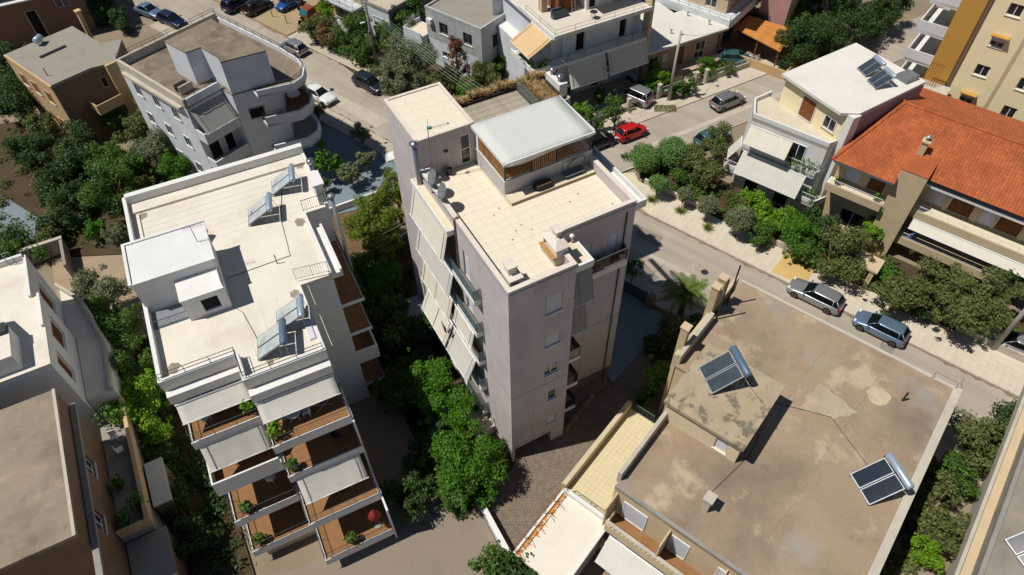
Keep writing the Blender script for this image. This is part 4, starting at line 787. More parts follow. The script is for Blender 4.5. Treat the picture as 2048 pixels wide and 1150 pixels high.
def rim(T, pts, z0, z1, th, mat, name='parapet', closed=False):
    """upstand following an open or closed outline, built on its left-hand side"""
    m = MB(); P = [Vector((*p, 0)) for p in pts]
    if closed: P = P+[P[0]]
    nn = len(P); off = []
    for i in range(nn):
        if closed: d1 = (P[i]-P[i-1 if i else nn-2]).normalized(); d2 = (P[i+1 if i < nn-1 else 1]-P[i]).normalized()
        else: d1 = (P[i]-P[i-1]).normalized() if i else (P[1]-P[0]).normalized(); d2 = (P[i+1]-P[i]).normalized() if i < nn-1 else d1
        n1 = Vector((-d1.y, d1.x, 0)); n2 = Vector((-d2.y, d2.x, 0)); bb = (n1+n2).normalized(); off.append(P[i]+bb*(th/max(.3, bb.dot(n1))))
    for i in range(nn-1):
        a, b, c, d = P[i], P[i+1], off[i+1], off[i]
        m.add([(*v.xy, z0) for v in (a, b, c, d)]+[(*v.xy, z1) for v in (a, b, c, d)], [(3, 2, 1, 0), (4, 5, 6, 7), (0, 1, 5, 4), (2, 3, 7, 6)]+([(1, 2, 6, 5)] if i == nn-2 and not closed else [])+([(3, 0, 4, 7)] if i == 0 and not closed else []))
    return m.build(name, mat, T)
def walls(T, pl, z0, z1, mat, roof=None, rz=.12, name='wall', roof_name='roof_slab'):
    m = MB(); m.prism(pl, z0, z1-rz); w = m.build(name, mat, T)
    MB().prism(pl, z1-rz, z1).build(roof_name, roof or mat, T); return w
def along(a, b, u): A = Vector(a); B = Vector(b); d = (B-A).normalized(); p = A+d*u; return (p.x, p.y)
def row(T, a, b, us, z0, z1, kind, fm=None):
    for u0, u1 in us: pwin(T, along(a, b, u0), along(a, b, u1), z0, z1, kind, fm)
def slabpoly(T, pl, z, th, mat, floor, name='balcony_slab'):
    MB().prism(pl, z-th, z).build(name, mat, T)
    c = Vector((sum(p[0] for p in pl)/len(pl), sum(p[1] for p in pl)/len(pl))); MB().prism([tuple(c+(Vector(p)-c)*.97) for p in pl], z, z+.012).build('balcony_floor', floor, T)

# ------------------------------------------------------------------ white building with rounded balconies
T = thing('curved_balcony_building', 'weathered white building with rounded street balconies and stained roof', 'building', (5, 39.5, 0), 'S')
bd = [(4.3, 39.5), (8.0, 39.5), (8.0, 38.0), (11.7, 36.25), (13.2, 38.2), (13.6, 50), (4.3, 50)]
walls(T, bd, -.2, 10.5, WHITE_W, RTC); rim(T, [(4.3, 39.5), (8.0, 39.5)], 10.5, 11.2, .2, WHITE_W); rim(T, [(15.1, 50), (4.3, 50), (4.3, 39.5)], 10.5, 11.3, .25, CONC_L)
arc = [(9.3, 36.0), (12.1, 34.4), (13.4, 34.55), (14.5, 35.6), (15.1, 37.4), (15.3, 40.0), (15.2, 50.0)]
for k, z in enumerate((10.5, 7.4, 4.3)):
    slabpoly(T, arc+[(13.61, 50.0), (13.21, 38.2), (11.72, 36.24), (9.6, 37.2)], z, .25, WHITE_W, RTC if k == 0 else (TERRA if k == 1 else ROOFGR))
    rim(T, arc, z-.3, z+(.45 if k == 0 else .75), .16, WHITE_W, 'balcony_parapet')
    if k < 2: railing(T, [(p[0]-.1, p[1]+.12) for p in arc], z+(.45 if k == 0 else .75), .5, DARKM, 0, None, 'balcony_railing', (1., .5))
pent = [(7.1, 44.8), (7.1, 41.7), (8.45, 41.4), (8.4, 38.9), (8.05, 38.02), (11.6, 36.4), (12.0, 44.8)]
walls(T, pent, 10.5, 13.7, WHITE_W, RTC, name='penthouse_wall', roof_name='penthouse_roof')
railing(T, [(4.4, 39.6), (7.9, 39.6)], 11.2, .5, DARKM, 0, None, 'roof_railing', (1., .5)); railing(T, [(4.4, 49.9), (15.1, 49.9)], 11.3, .5, DARKM, 0, None, 'roof_railing', (1., .5))
row(T, (8.0, 38.0), (11.7, 36.25), [(.9, 2.3)], 7.6, 8.7, 'dark', CONC); row(T, (11.7, 36.25), (13.2, 38.2), [(.5, 1.6)], 7.5, 9.6, 'shutter')
for f in (7.4, 4.3, 1.2): row(T, (13.2, 38.2), (13.6, 50), [(1, 2.4), (4, 5.4), (8, 9.4)], f+.1, f+2.2, 'glass'); row(T, (4.3, 50), (4.3, 39.5), [(1.5, 2.5), (4.5, 5.5), (7.5, 8.5)], f+.9, f+2.1, 'glass')
# recessed rear balconies under the roof terrace
for k, z in enumerate((7.4, 4.3)):
    slabpoly(T, [(4.3, 38.1), (7.98, 38.1), (7.98, 39.48), (4.3, 39.48)], z, .22, WHITE_W, TERRA); rim(T, [(4.3, 39.4), (4.3, 38.1), (7.98, 38.1)], z, z+.9, .12, WHITE_W, 'balcony_parapet')
    row(T, (4.3, 39.5), (8.0, 39.5), [(.5, 1.7), (2.2, 3.2)], z+.1, z+2.2, 'dark')
row(T, (4.3, 39.5), (8.0, 39.5), [(2.2, 3.1)], .1, 2.2, 'dark')
awning(T, 'y', 39.5, -1, 4.5, 7.9, 10.2, 1.6, 1.9, AWN_G, .05)
MB().prism([(3.9, 40), (4.28, 40), (4.28, 49), (3.9, 49)], 10.2, 10.5).build('eave', CONC_L, T)
c_ = MB(); c_.box(11.9, 12.25, 41.2, 41.6, 10.5, 12.6); c_.build('chimney', WHITE_W, T); one('roof_hatch', DARKIN, T, (5.3, 6.4, 41.6, 42.5, 10.5, 11.1)); MB().box(5.2, 6.5, 41.4, 41.55, 10.5, 11.3).build('hatch_wall', CONC_L, T)
X, Y = fw('S', 13.4, 37.0); table('pale oval table on the middle rounded balcony', X, Y, 7.412, .62, WHITEM)
for k, (a, b) in enumerate(((13.0, 38.4), (14.4, 38.0))): X, Y = fw('S', a, b); chair('metal chair beside the oval table on the rounded balcony', X, Y, 7.412, 2.+k*2, GALV, 'chairs on the rounded balcony')

# ------------------------------------------------------------------ beige house and dark house in the top-left
T = thing('beige_flat_house', 'beige two-storey house with grey flat roof beside the curved-balcony building', 'building', (.3, 58, 0), 'S')
bp = [(.3, 58.1), (4.4, 57.9), (5.6, 57.3), (6.8, 57.3), (9.4, 60.4), (7.6, 61.4), (7.6, 67.2), (.3, 67.4)]
walls(T, bp, -.2, 7.4, BRWALL, ROOFGR, .25); MB().prism([(.1, 57.9), (.3, 57.95), (.3, 67.4), (.1, 67.4)], 7.15, 7.4).build('eave', BEIGE, T)
MB().prism([(.2, 58.0), (.29, 58.0), (.29, 67.5), (.2, 67.5)], -.2, 7.1).build('sunny_wall', BEIGE, T)
row(T, (.2, 67.5), (.2, 58.0), [(1.5, 2.6), (4, 5.1), (6.8, 7.9)], 4.6, 6, 'wood', BEIGE); row(T, (.2, 67.5), (.2, 58.0), [(2, 3.1), (6, 7.4)], 1, 2.4, 'wood', BEIGE)
row(T, (4.4, 57.9), (5.6, 57.3), [(.3, .9)], 5, 6.2, 'dark', BEIGE); MB().prism([(5.5, 56.9), (6.9, 56.9), (6.9, 57.28), (5.5, 57.28)], -.2, 7.4).build('pilaster', BEIGE, T)
slabpoly(T, [(2.6, 56.2), (5.4, 56.2), (5.4, 57.3), (4.4, 57.88), (2.6, 57.95)], 3.6, .2, BEIGE, CONC); rim(T, [(2.6, 57.8), (2.6, 56.2), (5.4, 56.2)], 3.6, 4.5, .12, BEIGE, 'balcony_parapet')
one('roof_grille', DARKM, T, (2.2, 5.0, 63.6, 63.9, 7.4, 7.55)); m = MB(); m.tube([(1, 60, 7.4), (1, 60, 8.3)], .05, 6); m.build('vent_pipe', TERRA_D, T); c_ = MB(); c_.box(8.3, 8.7, 66, 66.4, 0, 9); c_.box(8.2, 8.8, 65.9, 66.5, 9, 9.15); c_.build('chimney', BEIGE, T)
X, Y = fw('S', 3.6, 66.3); cyl_tank('pale round tank at the back of the beige flat roof', X, Y, 7.4, 'W', .35, .9)
T = thing('dark_brown_house', 'dark brown house with a tall black doorway behind the beige house', 'building', (-34, 79, 0))
facade(T, BRWALL, 'y', 79.2, -1, -40, -17.4, -.2, 9.5, [(-24.2, -22.9, .1, 3.9, 'panel'), (-28.6, -27, 4.2, 6.2, 'glass'), (-20.6, -19, 3.4, 5.6, 'glass'), (-34, -32.4, 4, 6, 'glass')])
facade(T, BRWALL, 'x', -17.4, 1, 79.2, 90, -.2, 9.5, [(82, 83.4, 3, 4.6, 'glass'), (86, 87.4, 3, 4.6, 'glass')]); facade(T, BRWALL, 'x', -40, -1, 79.2, 90, -.2, 9.5); facade(T, BRWALL, 'y', 90, 1, -40, -17.4, -.2, 9.5)
one('roof_slab', ROOFGR, T, (-40.2, -17.2, 79.0, 90.2, 9.5, 9.7)); one('awning_roof', WHITE, T, (-26.5, -22.4, 77.9, 79.18, 5.6, 5.75))
# ------------------------------------------------------------------ low houses beyond the street shrubs
T = thing('beige_balcony_house', 'beige house with grey-edged corner balcony behind the street shrubs', 'building', (34.7, 51.3, 0), 'S')
facade(T, SAND, 'x', 34.7, -1, 51.3, 58, -.2, 7, [(52.3, 53.2, .1, 2.2, 'shutter'), (54.5, 56, 1, 2.2, 'half'), (53, 54.6, 3.7, 5.8, 'door')]); facade(T, SAND, 'y', 51.3, -1, 34.7, 44, -.2, 7, [(36, 37.2, 1, 2.2, 'glass'), (36, 37.2, 4.3, 5.6, 'glass')])
facade(T, SAND, 'x', 44, 1, 51.3, 58, -.2, 7); facade(T, SAND, 'y', 58, 1, 34.7, 44, -.2, 7); one('roof_slab', ROOFGR, T, (34.5, 44.2, 51.1, 58.2, 7, 7.2))
one('balcony_slab', WHITE_W, T, (33.1, 34.69, 51.2, 57.5, 3.2, 3.5)); railing(T, [(34.6, 51.3), (33.2, 51.3), (33.2, 57.4)], 3.5, .95, DARKM, .13); one('ground_wall', WHITE, T, (33.2, 33.4, 52, 57, -.2, 1.1)); railing(T, [(33.3, 52), (33.3, 57)], 1.1, .5, WHITEM, .2)
T = thing('white_flat_house', 'small white house with brown-rimmed flat roof and an empty awning frame', 'building', (34.7, 46.6, 0), 'S')
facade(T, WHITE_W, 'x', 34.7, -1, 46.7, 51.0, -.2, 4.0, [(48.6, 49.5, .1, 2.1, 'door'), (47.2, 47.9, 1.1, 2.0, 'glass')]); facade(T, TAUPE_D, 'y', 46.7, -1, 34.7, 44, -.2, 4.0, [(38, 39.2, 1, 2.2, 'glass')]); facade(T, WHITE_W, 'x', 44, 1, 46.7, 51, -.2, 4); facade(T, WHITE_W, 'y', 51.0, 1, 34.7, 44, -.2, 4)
one('roof_slab', M('pale_roof', '#b7ab9b', .9, .1, .5, .1), T, (34.75, 43.95, 46.75, 50.95, 3.9, 4.1)); rim(T, [(34.62, 46.62), (44.1, 46.62), (44.1, 51.02), (34.62, 51.02)], 4.0, 4.35, .2, CONC, closed=True)
m = MB(); 
for a, b in (((34.6, 46.9, 2.9), (33.5, 46.9, 2.6)), ((34.6, 49.6, 2.9), (33.5, 49.6, 2.6)), ((33.5, 46.9, 2.6), (33.5, 49.6, 2.6)), ((34.6, 46.9, 2.9), (34.6, 49.6, 2.9))): m.tube([a, b], .03, 4)
m.build('awning_frame', WHITEM, T); 
X, Y = fw('S', 36.0, 44.0); D = thing('satellite_dish', 'white satellite dish on a pole between the white house and the grey house', 'satellite dish', (X, Y, 0)); MB().tube([(X, Y, 0), (X, Y, 3.4)], .04, 6).build('mast', GALV, D)
mt = Matrix.Translation((X, Y, 3.6)) @ Vector((-.9, .1, .45)).to_track_quat('Z', 'Y').to_matrix().to_4x4(); MB().lathe([(.02, -.08), (.35, -.04), (.6, .04), (.6, .05), (.35, -.02), (.02, -.06)], 18, (0, 0, 0), mt).build('reflector', GALV, D, True)
T = thing('grey_cube_house', 'blotched grey two-storey cube house with flat screed roof', 'building', (34.7, 32, 0), 'S')
facade(T, OLDWALL, 'x', 34.7, -1, 32.0, 40.3, 3.3, 6.7, [(33.4, 34.7, 4.3, 5.7, 'glass'), (37.0, 38.3, 4.3, 5.7, 'glass')], deep=.18, fm=GALV); facade(T, WHITE_W, 'x', 34.72, -1, 32.02, 40.28, -.2, 3.28, [(36.9, 38.2, 1.4, 2.1, 'glass')])
facade(T, OLDWALL, 'y', 32.0, -1, 34.7, 44, -.2, 6.7, [(36.6, 38, 3.7, 5.3, 'glass'), (39.2, 40.0, 2.9, 5.3, 'panel')], deep=.18, fm=GALV); facade(T, OLDWALL, 'x', 44, 1, 32, 40.3, -.2, 6.7, [(35, 36.2, 4.2, 5.5, 'glass')]); facade(T, OLDWALL, 'y', 40.3, 1, 34.7, 44, -.2, 6.7, [(36, 37, 3.6, 5.7, 'panel')])
one('roof_slab', ROOFGR, T, (34.72, 43.98, 32.02, 40.28, 6.4, 6.75)); rim(T, [(34.68, 31.98), (44.02, 31.98), (44.02, 40.32), (34.68, 40.32)], 6.7, 6.95, .22, OLDWALL, closed=True)
one('door_canopy', CONC_L, T, (39.0, 40.6, 31.2, 31.99, 5.4, 5.55)); one('air_conditioner', WHITEM, T, (39.4, 40.1, 31.55, 31.97, 5.75, 6.3)); one('air_conditioner', WHITEM, T, (34.25, 34.68, 39.2, 39.9, 5.2, 5.75))
one('stair', CONC, T, *[(37.0+k*.3, 37.3+k*.3, 30.8, 31.98, -.2, .3+k*.3) for k in range(9)]); railing(T, [(37.1, 30.85), (39.7, 30.85)], 1.6, 1.5, GALV, 0)
one('terrace', WHITE_W, T, (33.6, 36.4, 40.33, 43.2, -.2, 3.5)); one('terrace_floor', CREAMF, T, (33.75, 36.3, 40.4, 43.05, 3.5, 3.52)); rim(T, [(33.6, 40.34), (36.4, 40.34)], 3.5, 3.5001, .1, WHITE_W); rim(T, [(36.4, 43.2), (33.6, 43.2), (33.6, 40.4)], 3.5, 4.0, .12, WHITE_W); railing(T, [(36.3, 43.1), (33.7, 43.1), (33.7, 41.8)], 4.0, .6, GALV, 0, None, 'terrace_railing', (1., .5))
# ------------------------------------------------------------------ white three-storey building with awnings
T = thing('awning_building', 'white three-storey building with grey and tan awnings and a roof shed', 'building', (22, 35.2, 0))
facade(T, WHITE_W, 'y', 36.2, -1, 22.4, 35.4, -.2, 3.2, [(25.2, 27.2, .9, 2.2, 'glass'), (28.0, 29.4, .8, 2.2, 'dark' and None), (30.2, 31.2, .05, 2.2, 'panel'), (32.6, 34.2, 1.1, 2.1, 'glass')]); one('garden_window', GALV, T, (28.05, 29.35, 36.3, 36.33, .85, 2.15))
facade(T, WHITE_W, 'y', 34.5, -1, 22.4, 35.4, 3.2, 6.2, [(23.2, 24.6, 3.4, 5.5, 'door'), (26, 27.6, 3.4, 5.6, 'door'), (30, 31.6, 3.4, 5.6, 'door')]); facade(T, WHITE_W, 'y', 34.5, -1, 23.6, 34.6, 6.2, 9.4, [(26.6, 27.7, 6.45, 8.7, 'panel'), (32.0, 32.9, 6.45, 8.7, 'panel'), (24.0, 24.9, 6.45, 8.5, 'shutter'), (33.4, 34.2, 6.45, 8.6, 'shutter')])
facade(T, WHITE_W, 'x', 22.4, -1, 34.5, 45, -.2, 6.2, [(37.2, 38, .6, 1.9, 'glass'), (38.4, 39.1, .6, 1.9, 'glass')]); facade(T, WHITE_W, 'x', 23.6, -1, 34.5, 45, 6.2, 9.4, [(37, 38.6, 6.4, 8.6, 'door')]); facade(T, WHITE_W, 'x', 35.4, 1, 34.5, 45, -.2, 6.2); facade(T, WHITE_W, 'x', 34.6, 1, 34.5, 45, 6.2, 9.4); facade(T, WHITE_W, 'y', 45, 1, 22.4, 35.4, -.2, 9.4)
one('balcony_slab', WHITE, T, (22.45, 35.35, 33.9, 36.19, 2.95, 3.2)); one('balcony_slab', WHITE, T, (20.9, 35.2, 33.4, 34.49, 6.05, 6.3), (20.9, 22.39, 34.49, 38.2, 6.05, 6.3), (22.41, 35.39, 34.51, 44.9, 6.19, 6.21)); one('balcony_slab', WHITE, T, (23.1, 35.0, 33.2, 45.1, 9.4, 9.6))
one('roof_floor', M('pale_terrace', '#c9c0b2', .85, .06, .5, .05), T, (23.3, 34.8, 33.3, 45, 9.6, 9.62)); rim(T, [(35.0, 33.1), (23.1, 33.1), (23.1, 40.5)][::-1], 9.6, 9.85, .18, WHITE)
railing(T, [(34.9, 33.2), (23.2, 33.2), (23.2, 39)], 9.62, .85, DARKM, 0, None, 'roof_railing', (1., .55), 2.4, .013); railing(T, [(35.1, 33.5), (23, 33.5)], 6.3, .9, DARKM, 0, GL_GREEN, 'balcony_railing', (1.,), 2.0); railing(T, [(35.3, 34.0), (22.7, 34.0)], 3.2, .9, DARKM, 0, GL_GREEN, 'balcony_railing', (1.,), 2.0)
rim(T, [(22.9, 33.4), (20.9, 33.4), (20.9, 38.2)][::-1], 6.3, 6.65, .15, WHITE, 'balcony_parapet')
awning(T, 'y', 33.4, -1, 25.0, 29.6, 6.0, .9, 2.3, AWN_P, .0, 2, .2); awning(T, 'y', 33.4, -1, 29.9, 34.9, 6.0, .9, 2.1, AWN_P, .0, 2, .2); awning(T, 'x', 23.1, -1, 33.6, 37.6, 9.3, 2.6, 1.3, AWN_T, .05, 2, .15)
facade(T, WHITE, 'y', 36.4, -1, 28.9, 34.0, 9.6, 12.6, [(29.2, 30.1, 9.65, 11.7, 'panel'), (32.2, 33.0, 9.65, 11.7, 'panel')]); facade(T, WHITE, 'x', 28.9, -1, 36.4, 44, 9.6, 12.6); facade(T, WHITE, 'x', 34, 1, 36.4, 44, 9.6, 12.6); facade(T, WHITE, 'y', 44, 1, 28.9, 34, 9.6, 12.6); one('penthouse_roof', WHITE, T, (28.4, 34.8, 35.2, 44.2, 12.6, 12.85))
one('side_pillar', SAND, T, (35.0, 35.38, 33.4, 34.48, 3.2, 12.6)); one('chimney', SAND, T, (24.6, 25.3, 38.2, 38.9, 9.62, 13.2))
pots(T, [(21.3, 33.9), (21.9, 33.8), (22.5, 33.9), (21.2, 34.9), (21.2, 35.9), (21.3, 36.8)], 6.3, L_MID, .5)
Sh = thing('roof_shed', 'brown timber shed with a white ladder on the roof terrace', 'shed', (26.0, 37.2, 9.62)); 
for k in range(8): one('board', WOODB, Sh, (26.0, 28.2, 37.2-.012*(k % 2), 39.3, 9.62+k*.26, 9.87+k*.26))
m = MB(); m.add([(25.8, 37.0, 11.7), (28.4, 37.0, 11.7), (28.4, 39.5, 11.7), (25.8, 39.5, 11.7), (25.8, 38.25, 12.4), (28.4, 38.25, 12.4)], [(0, 1, 5, 4), (2, 3, 4, 5), (0, 4, 3), (1, 2, 5), (3, 2, 1, 0)]); m.build('shed_roof', GALV, Sh)
m = MB(); m.tube([(27.4, 36.8, 9.62), (27.4, 37.1, 11.6)], .03, 5); m.tube([(27.8, 36.8, 9.62), (27.8, 37.1, 11.6)], .03, 5)
for k in range(6): z = 9.9+k*.3; m.tube([(27.4, 36.84+k*.045, z), (27.8, 36.84+k*.045, z)], .02, 4)
m.build('ladder', WHITEM, Sh)
Bx = thing('storage_box', 'slate-blue storage chests in front of the roof shed', 'storage box', (24.9, 36.6, 9.62)); one('chest', M('slate_plastic', '#4a5560', .6, .1), Bx, (24.9, 26.6, 36.3, 36.9, 9.62, 10.15), bevel=.03); one('chest', MATS['slate_plastic'], Bx, (25.1, 26.2, 36.95, 37.15, 9.62, 10.4), bevel=.03); one('lid', DARKM, Bx, (24.86, 26.64, 36.27, 36.92, 10.15, 10.2))
table('small dark table beside the roof-terrace railing', 28.6, 34.6, 9.62, .4, DARKM)
# ------------------------------------------------------------------ low house with white flat roof, garden wall
T = thing('white_roof_bungalow', 'low peach-walled house with broad white flat roof and rounded porch', 'building', (35.6, 34, 0))
bp = [(35.75, 34.3), (46.2, 34.1), (46.2, 38.8), (43.2, 38.9), (43.2, 42.6), (35.75, 42.7)]; PEACH = M('peach_render', '#b39a86', .9, .06, .6, .2)
MB().prism(bp, -.2, 3.75).build('wall', PEACH, T); MB().prism([(35.2, 33.65), (46.95, 33.45), (46.85, 36.7), (46.1, 36.65), (46.1, 39.3), (43.6, 39.4), (43.55, 42.9), (35.2, 43.0)], 3.75, 4.0).build('roof_slab', M('white_bitumen_roof', '#cbc9c0', .85, .05, .4, .15, 30, stain=[('#aaa69a', .6, .58, .75, .45)]), T)
row(T, (35.75, 34.3), (46.2, 34.1), [(.8, 2.0)], 1.1, 2.8, 'glass', GALV); row(T, (35.75, 34.3), (46.2, 34.1), [(2.6, 3.3)], 1.9, 2.7, 'shutter'); row(T, (35.75, 34.3), (46.2, 34.1), [(4.7, 5.6)], .85, 3, 'wood', WOODB); row(T, (35.75, 34.3), (46.2, 34.1), [(7.2, 8.6)], .85, 3, 'glass')
pw = [(39.6, 34.15), (39.6, 32.6), (44.5, 32.4), (46.6, 32.9), (47.5, 34.0), (47.4, 36.0), (46.25, 36.2), (46.25, 34.05)]; MB().prism(pw, -.2, .75).build('porch', PEACH, T); railing(T, [(42.2, 32.5), (44.5, 32.4), (46.6, 32.9), (47.5, 34.0), (47.4, 35.9)], .75, .8, GALV, 0, None, 'porch_railing', (1., .7, .4)); one('porch_step', CONC_L, T, (40.2, 42.0, 31.9, 32.45, -.1, .5), (40.2, 42.0, 31.4, 31.9, -.1, .25))
for x, y in ((37.2, 40.5), (39, 38.3), (44.5, 38.0), (40.4, 35.8), (45.4, 35.2)): m = MB(); m.tube([(x, y, 4), (x, y, 4.45)], .06, 6); m.lathe([(.14, .4), (.14, .5), (.02, .55)], 8, (x, y, 4)); m.build('vent_pipe', GALV, T)
aerial('bent aerial on the white bungalow roof', 37.5, 39.6, 4.0, 2.2)
G = thing('garden_wall', 'low concrete garden wall with gate posts along the side street', 'wall', (36, 30.9, 0))
one('wall_panel', CONC_L, G, (35.9, 40.6, 30.8, 31.0, -.1, .55), (42.3, 50, 30.55, 30.75, -.1, .55)); 
for x, y in ((35.7, 30.9), (40.75, 30.75), (42.1, 30.6)): one('gate_post', CONC_L, G, (x-.18, x+.18, y-.2, y+.2, -.1, 1.6), (x-.22, x+.22, y-.24, y+.24, 1.6, 1.7))
railing(G, [(36.0, 30.9), (40.5, 30.9)], .55, .6, WHITEM, .2); railing(G, [(42.4, 30.65), (50, 30.65)], .55, .6, WHITEM, .2)
G = thing('garden_fence', 'low rubble wall with dark fence in front of the awning building', 'fence', (24, 30.6, 0)); one('wall_panel', CONC, G, (23.2, 31.2, 30.5, 30.7, -.1, .5)); one('gate_post', CONC_L, G, (31.2, 31.6, 30.4, 30.8, -.1, 1.5)); railing(G, [(31.7, 30.6), (35.4, 30.8)], 0, 1.1, DARKM, 0, None, 'fence_panel', (1., .5), 1.2)
# ------------------------------------------------------------------ buildings along the top edge
T = thing('pilotis_building', 'building raised on columns with a pale banded balcony behind the white-roofed bungalow', 'building', (56.6, 13.2, 0), 'S')
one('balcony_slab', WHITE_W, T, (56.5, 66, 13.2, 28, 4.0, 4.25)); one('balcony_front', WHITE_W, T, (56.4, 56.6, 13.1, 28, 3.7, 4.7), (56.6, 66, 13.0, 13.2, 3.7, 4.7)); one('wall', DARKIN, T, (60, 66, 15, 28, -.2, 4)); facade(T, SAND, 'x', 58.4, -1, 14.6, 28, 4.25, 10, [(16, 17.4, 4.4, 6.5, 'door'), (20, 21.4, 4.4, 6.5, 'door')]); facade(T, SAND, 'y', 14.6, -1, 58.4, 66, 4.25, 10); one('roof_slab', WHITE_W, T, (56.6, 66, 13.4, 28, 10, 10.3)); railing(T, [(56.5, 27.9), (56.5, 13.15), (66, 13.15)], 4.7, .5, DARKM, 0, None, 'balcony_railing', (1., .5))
for a, b in ((57, 14), (57, 18), (57, 22), (57, 26), (61, 13.8)): one('column', BEIGE, T, (a, a+.5, b, b+.5, -.2, 4.0))
T = thing('pink_house', 'tall pink house wall rising behind the orange canopy', 'building', (63.2, 7, 0), 'S'); facade(T, PINK, 'x', 63.2, -1, 9.0, 12.4, -.2, 12); facade(T, SAND, 'y', 9.0, -1, 63.2, 66.5, -.2, 12); facade(T, TAUPE_D, 'y', 9.3, -1, 66.5, 76, -.2, 12, [(69, 70.2, 4, 5.4, 'glass'), (72, 73.2, 4, 5.4, 'glass')]); facade(T, PINK, 'y', 12.4, 1, 63.2, 76, -.2, 12); facade(T, PINK, 'x', 76, 1, 9.3, 12.4, -.2, 12); one('roof_slab', ROOFGR, T, (63.2, 76, 9.0, 12.4, 12, 12.2))
T = thing('orange_canopy', 'orange tiled carport canopy over a low walled yard', 'canopy', (57.6, 6.9, 0), 'S'); m = MB(); m.slab([(57.6, 6.9, 2.5), (62.4, 7.2, 2.9), (62.2, 13.2, 2.9), (59.2, 13.4, 2.5)], .12); m.build('canopy_roof', M('orange_tiles', '#b5793c', .85, .15, 1.2, .3, 14), T)
for a, b in ((57.9, 7.1), (62.1, 7.4), (61.9, 12.8), (59.4, 13.0), (58.6, 10)): one('post', WOODB, T, (a, a+.15, b, b+.15, -.2, 2.42))
one('yard_wall', BEIGE, T, (56.6, 56.8, 5.2, 13.6, -.2, 1.0), (56.8, 60.5, 5.2, 5.4, -.2, 1.0))

yard('front_court', [(24.2, 31.0), (34.8, 31.2), (34.8, 36.1), (24.2, 36.1)], M('front_court_paving', '#a59c8f', .93, .1, .6, .25, 30, stain=[('#857b6e', .6, .5, .7, .5)]), 'paved front court of the awning building', -.012)
# ------------------------------------------------------------------ white-roofed building with awnings on the right
T = thing('white_roof_apartments', 'white-roofed apartment building with cream awnings beside the red-tiled house', 'building', (37, 8.4, 0))
walls(T, [(36.9, 8.9), (37.75, 8.45), (45.9, 8.95), (45.5, 16.2), (36.75, 15.8)], -.2, 10.8, YELLOW, WHITE, .2)
MB().prism([(36.3, 9.2), (37.6, 8.36), (46.1, 8.86), (45.7, 16.45), (36.2, 16.0)], 10.8, 11.05).build('roof_sheet', M('bright_white_roof', '#d3cfc6', .8, .05, .4, .06, 20, stain=[('#b5886a', .35, .66, .78, .4), ('#c9b98f', .5, .64, .8, .4)]), T)
MB().prism([(37.8, 8.3), (45.95, 8.8), (45.95, 8.9), (37.8, 8.42)], 1, 10.75).build('party_wall', PURPLE, T)
MB().prism([(36.85, 8.2), (37.75, 8.2), (37.75, 8.44), (36.88, 8.88)], -.2, 10.9).build('corner_pier', WHITE, T)
row(T, (36.75, 15.8), (36.9, 8.9), [(2.3, 3.9)], 8.1, 10.2, 'wood', WHITEM); row(T, (36.75, 15.8), (36.9, 8.9), [(5.0, 6.3)], 8.6, 9.8, 'glass')
tp = [(33.2, 15.3), (35.9, 8.8), (37.7, 8.95), (36.72, 17.2), (34.9, 17.1)]; MB().prism(tp, -.2, 7.75).build('front_block', WHITE, T); slabpoly(T, tp, 7.95, .2, WHITE, M('stained_terrace', '#c5bba8', .85, .07, .5, .1, 30, stain=[('#a08b70', .6, .55, .75, .5)]), 'terrace_slab')
rim(T, [(37.0, 17.2), (34.9, 17.1), (33.2, 15.3), (35.9, 8.8), (36.8, 8.8)], 7.6, 8.35, .16, WHITE, 'terrace_parapet')
b2 = [(32.7, 15.1), (35.4, 8.7), (37.2, 8.8), (36.5, 10.5), (33.9, 15.6)]; b1 = [(31.9, 16.0), (35.35, 7.7), (36.8, 7.7), (36.5, 10.5), (33.9, 16.2)]
for pl, z in ((b2, 5.0), (b1, 2.4)):
    slabpoly(T, pl, z, .25, WHITE, CONC_L); rim(T, [pl[4], pl[0], pl[1], pl[2]], z-.35, z+.35, .12, WHITE, 'balcony_parapet'); railing(T, [pl[0], pl[1]], z+.35, .55, WHITEM, .15)
row(T, (33.2, 15.3), (35.9, 8.8), [(1, 2.4), (4, 5.4)], 5.1, 7.2, 'glass'); row(T, (33.2, 15.3), (35.9, 8.8), [(1, 2.4), (4, 5.4)], 2.5, 4.6, 'glass'); row(T, (33.2, 15.3), (35.9, 8.8), [(1, 2.4), (4, 5.4)], .05, 2.0, 'dark')
def fawn(T, a, b, zt, zb, out, mat):              # awning on an oblique wall
    A = Vector((*a, 0)); B = Vector((*b, 0)); e = (B-A).normalized(); n = Vector((e.y, -e.x, 0))
    m = MB(); m.slab([A+n*.1+Vector((0, 0, zt)), B+n*.1+Vector((0, 0, zt)), B+n*out+Vector((0, 0, zb)), A+n*out+Vector((0, 0, zb))], .015); o = m.build('awning', mat, T)
    k = MB(); k.tube([A+n*out+Vector((0, 0, zb-.02)), B+n*out+Vector((0, 0, zb-.02))], .03, 6); k.build('awning_bar', WHITEM, o)
    k = MB(); k.tube([A+n*.1+Vector((0, 0, zt+.03)), B+n*.1+Vector((0, 0, zt+.03))], .06, 8); k.build('awning_roller', WHITEM, o)
fawn(T, (32.85, 14.9), (34.4, 11.2), 7.5, 6.1, 1.0, AWN_C); fawn(T, (32.75, 14.8), (35.1, 9.2), 4.7, 3.0, 1.3, AWN_P); fawn(T, (33.9, 16.3), (32.7, 15.1), 4.9, 3.3, 1.0, AWN_P)
pots(T, [(34.6, 11.0), (34.9, 10.4), (35.1, 9.8), (35.4, 9.3)], 5.02, L_MID, .6); pots(T, [(35.6, 8.6), (35.9, 8.4)], 2.42, L_MID, .4)
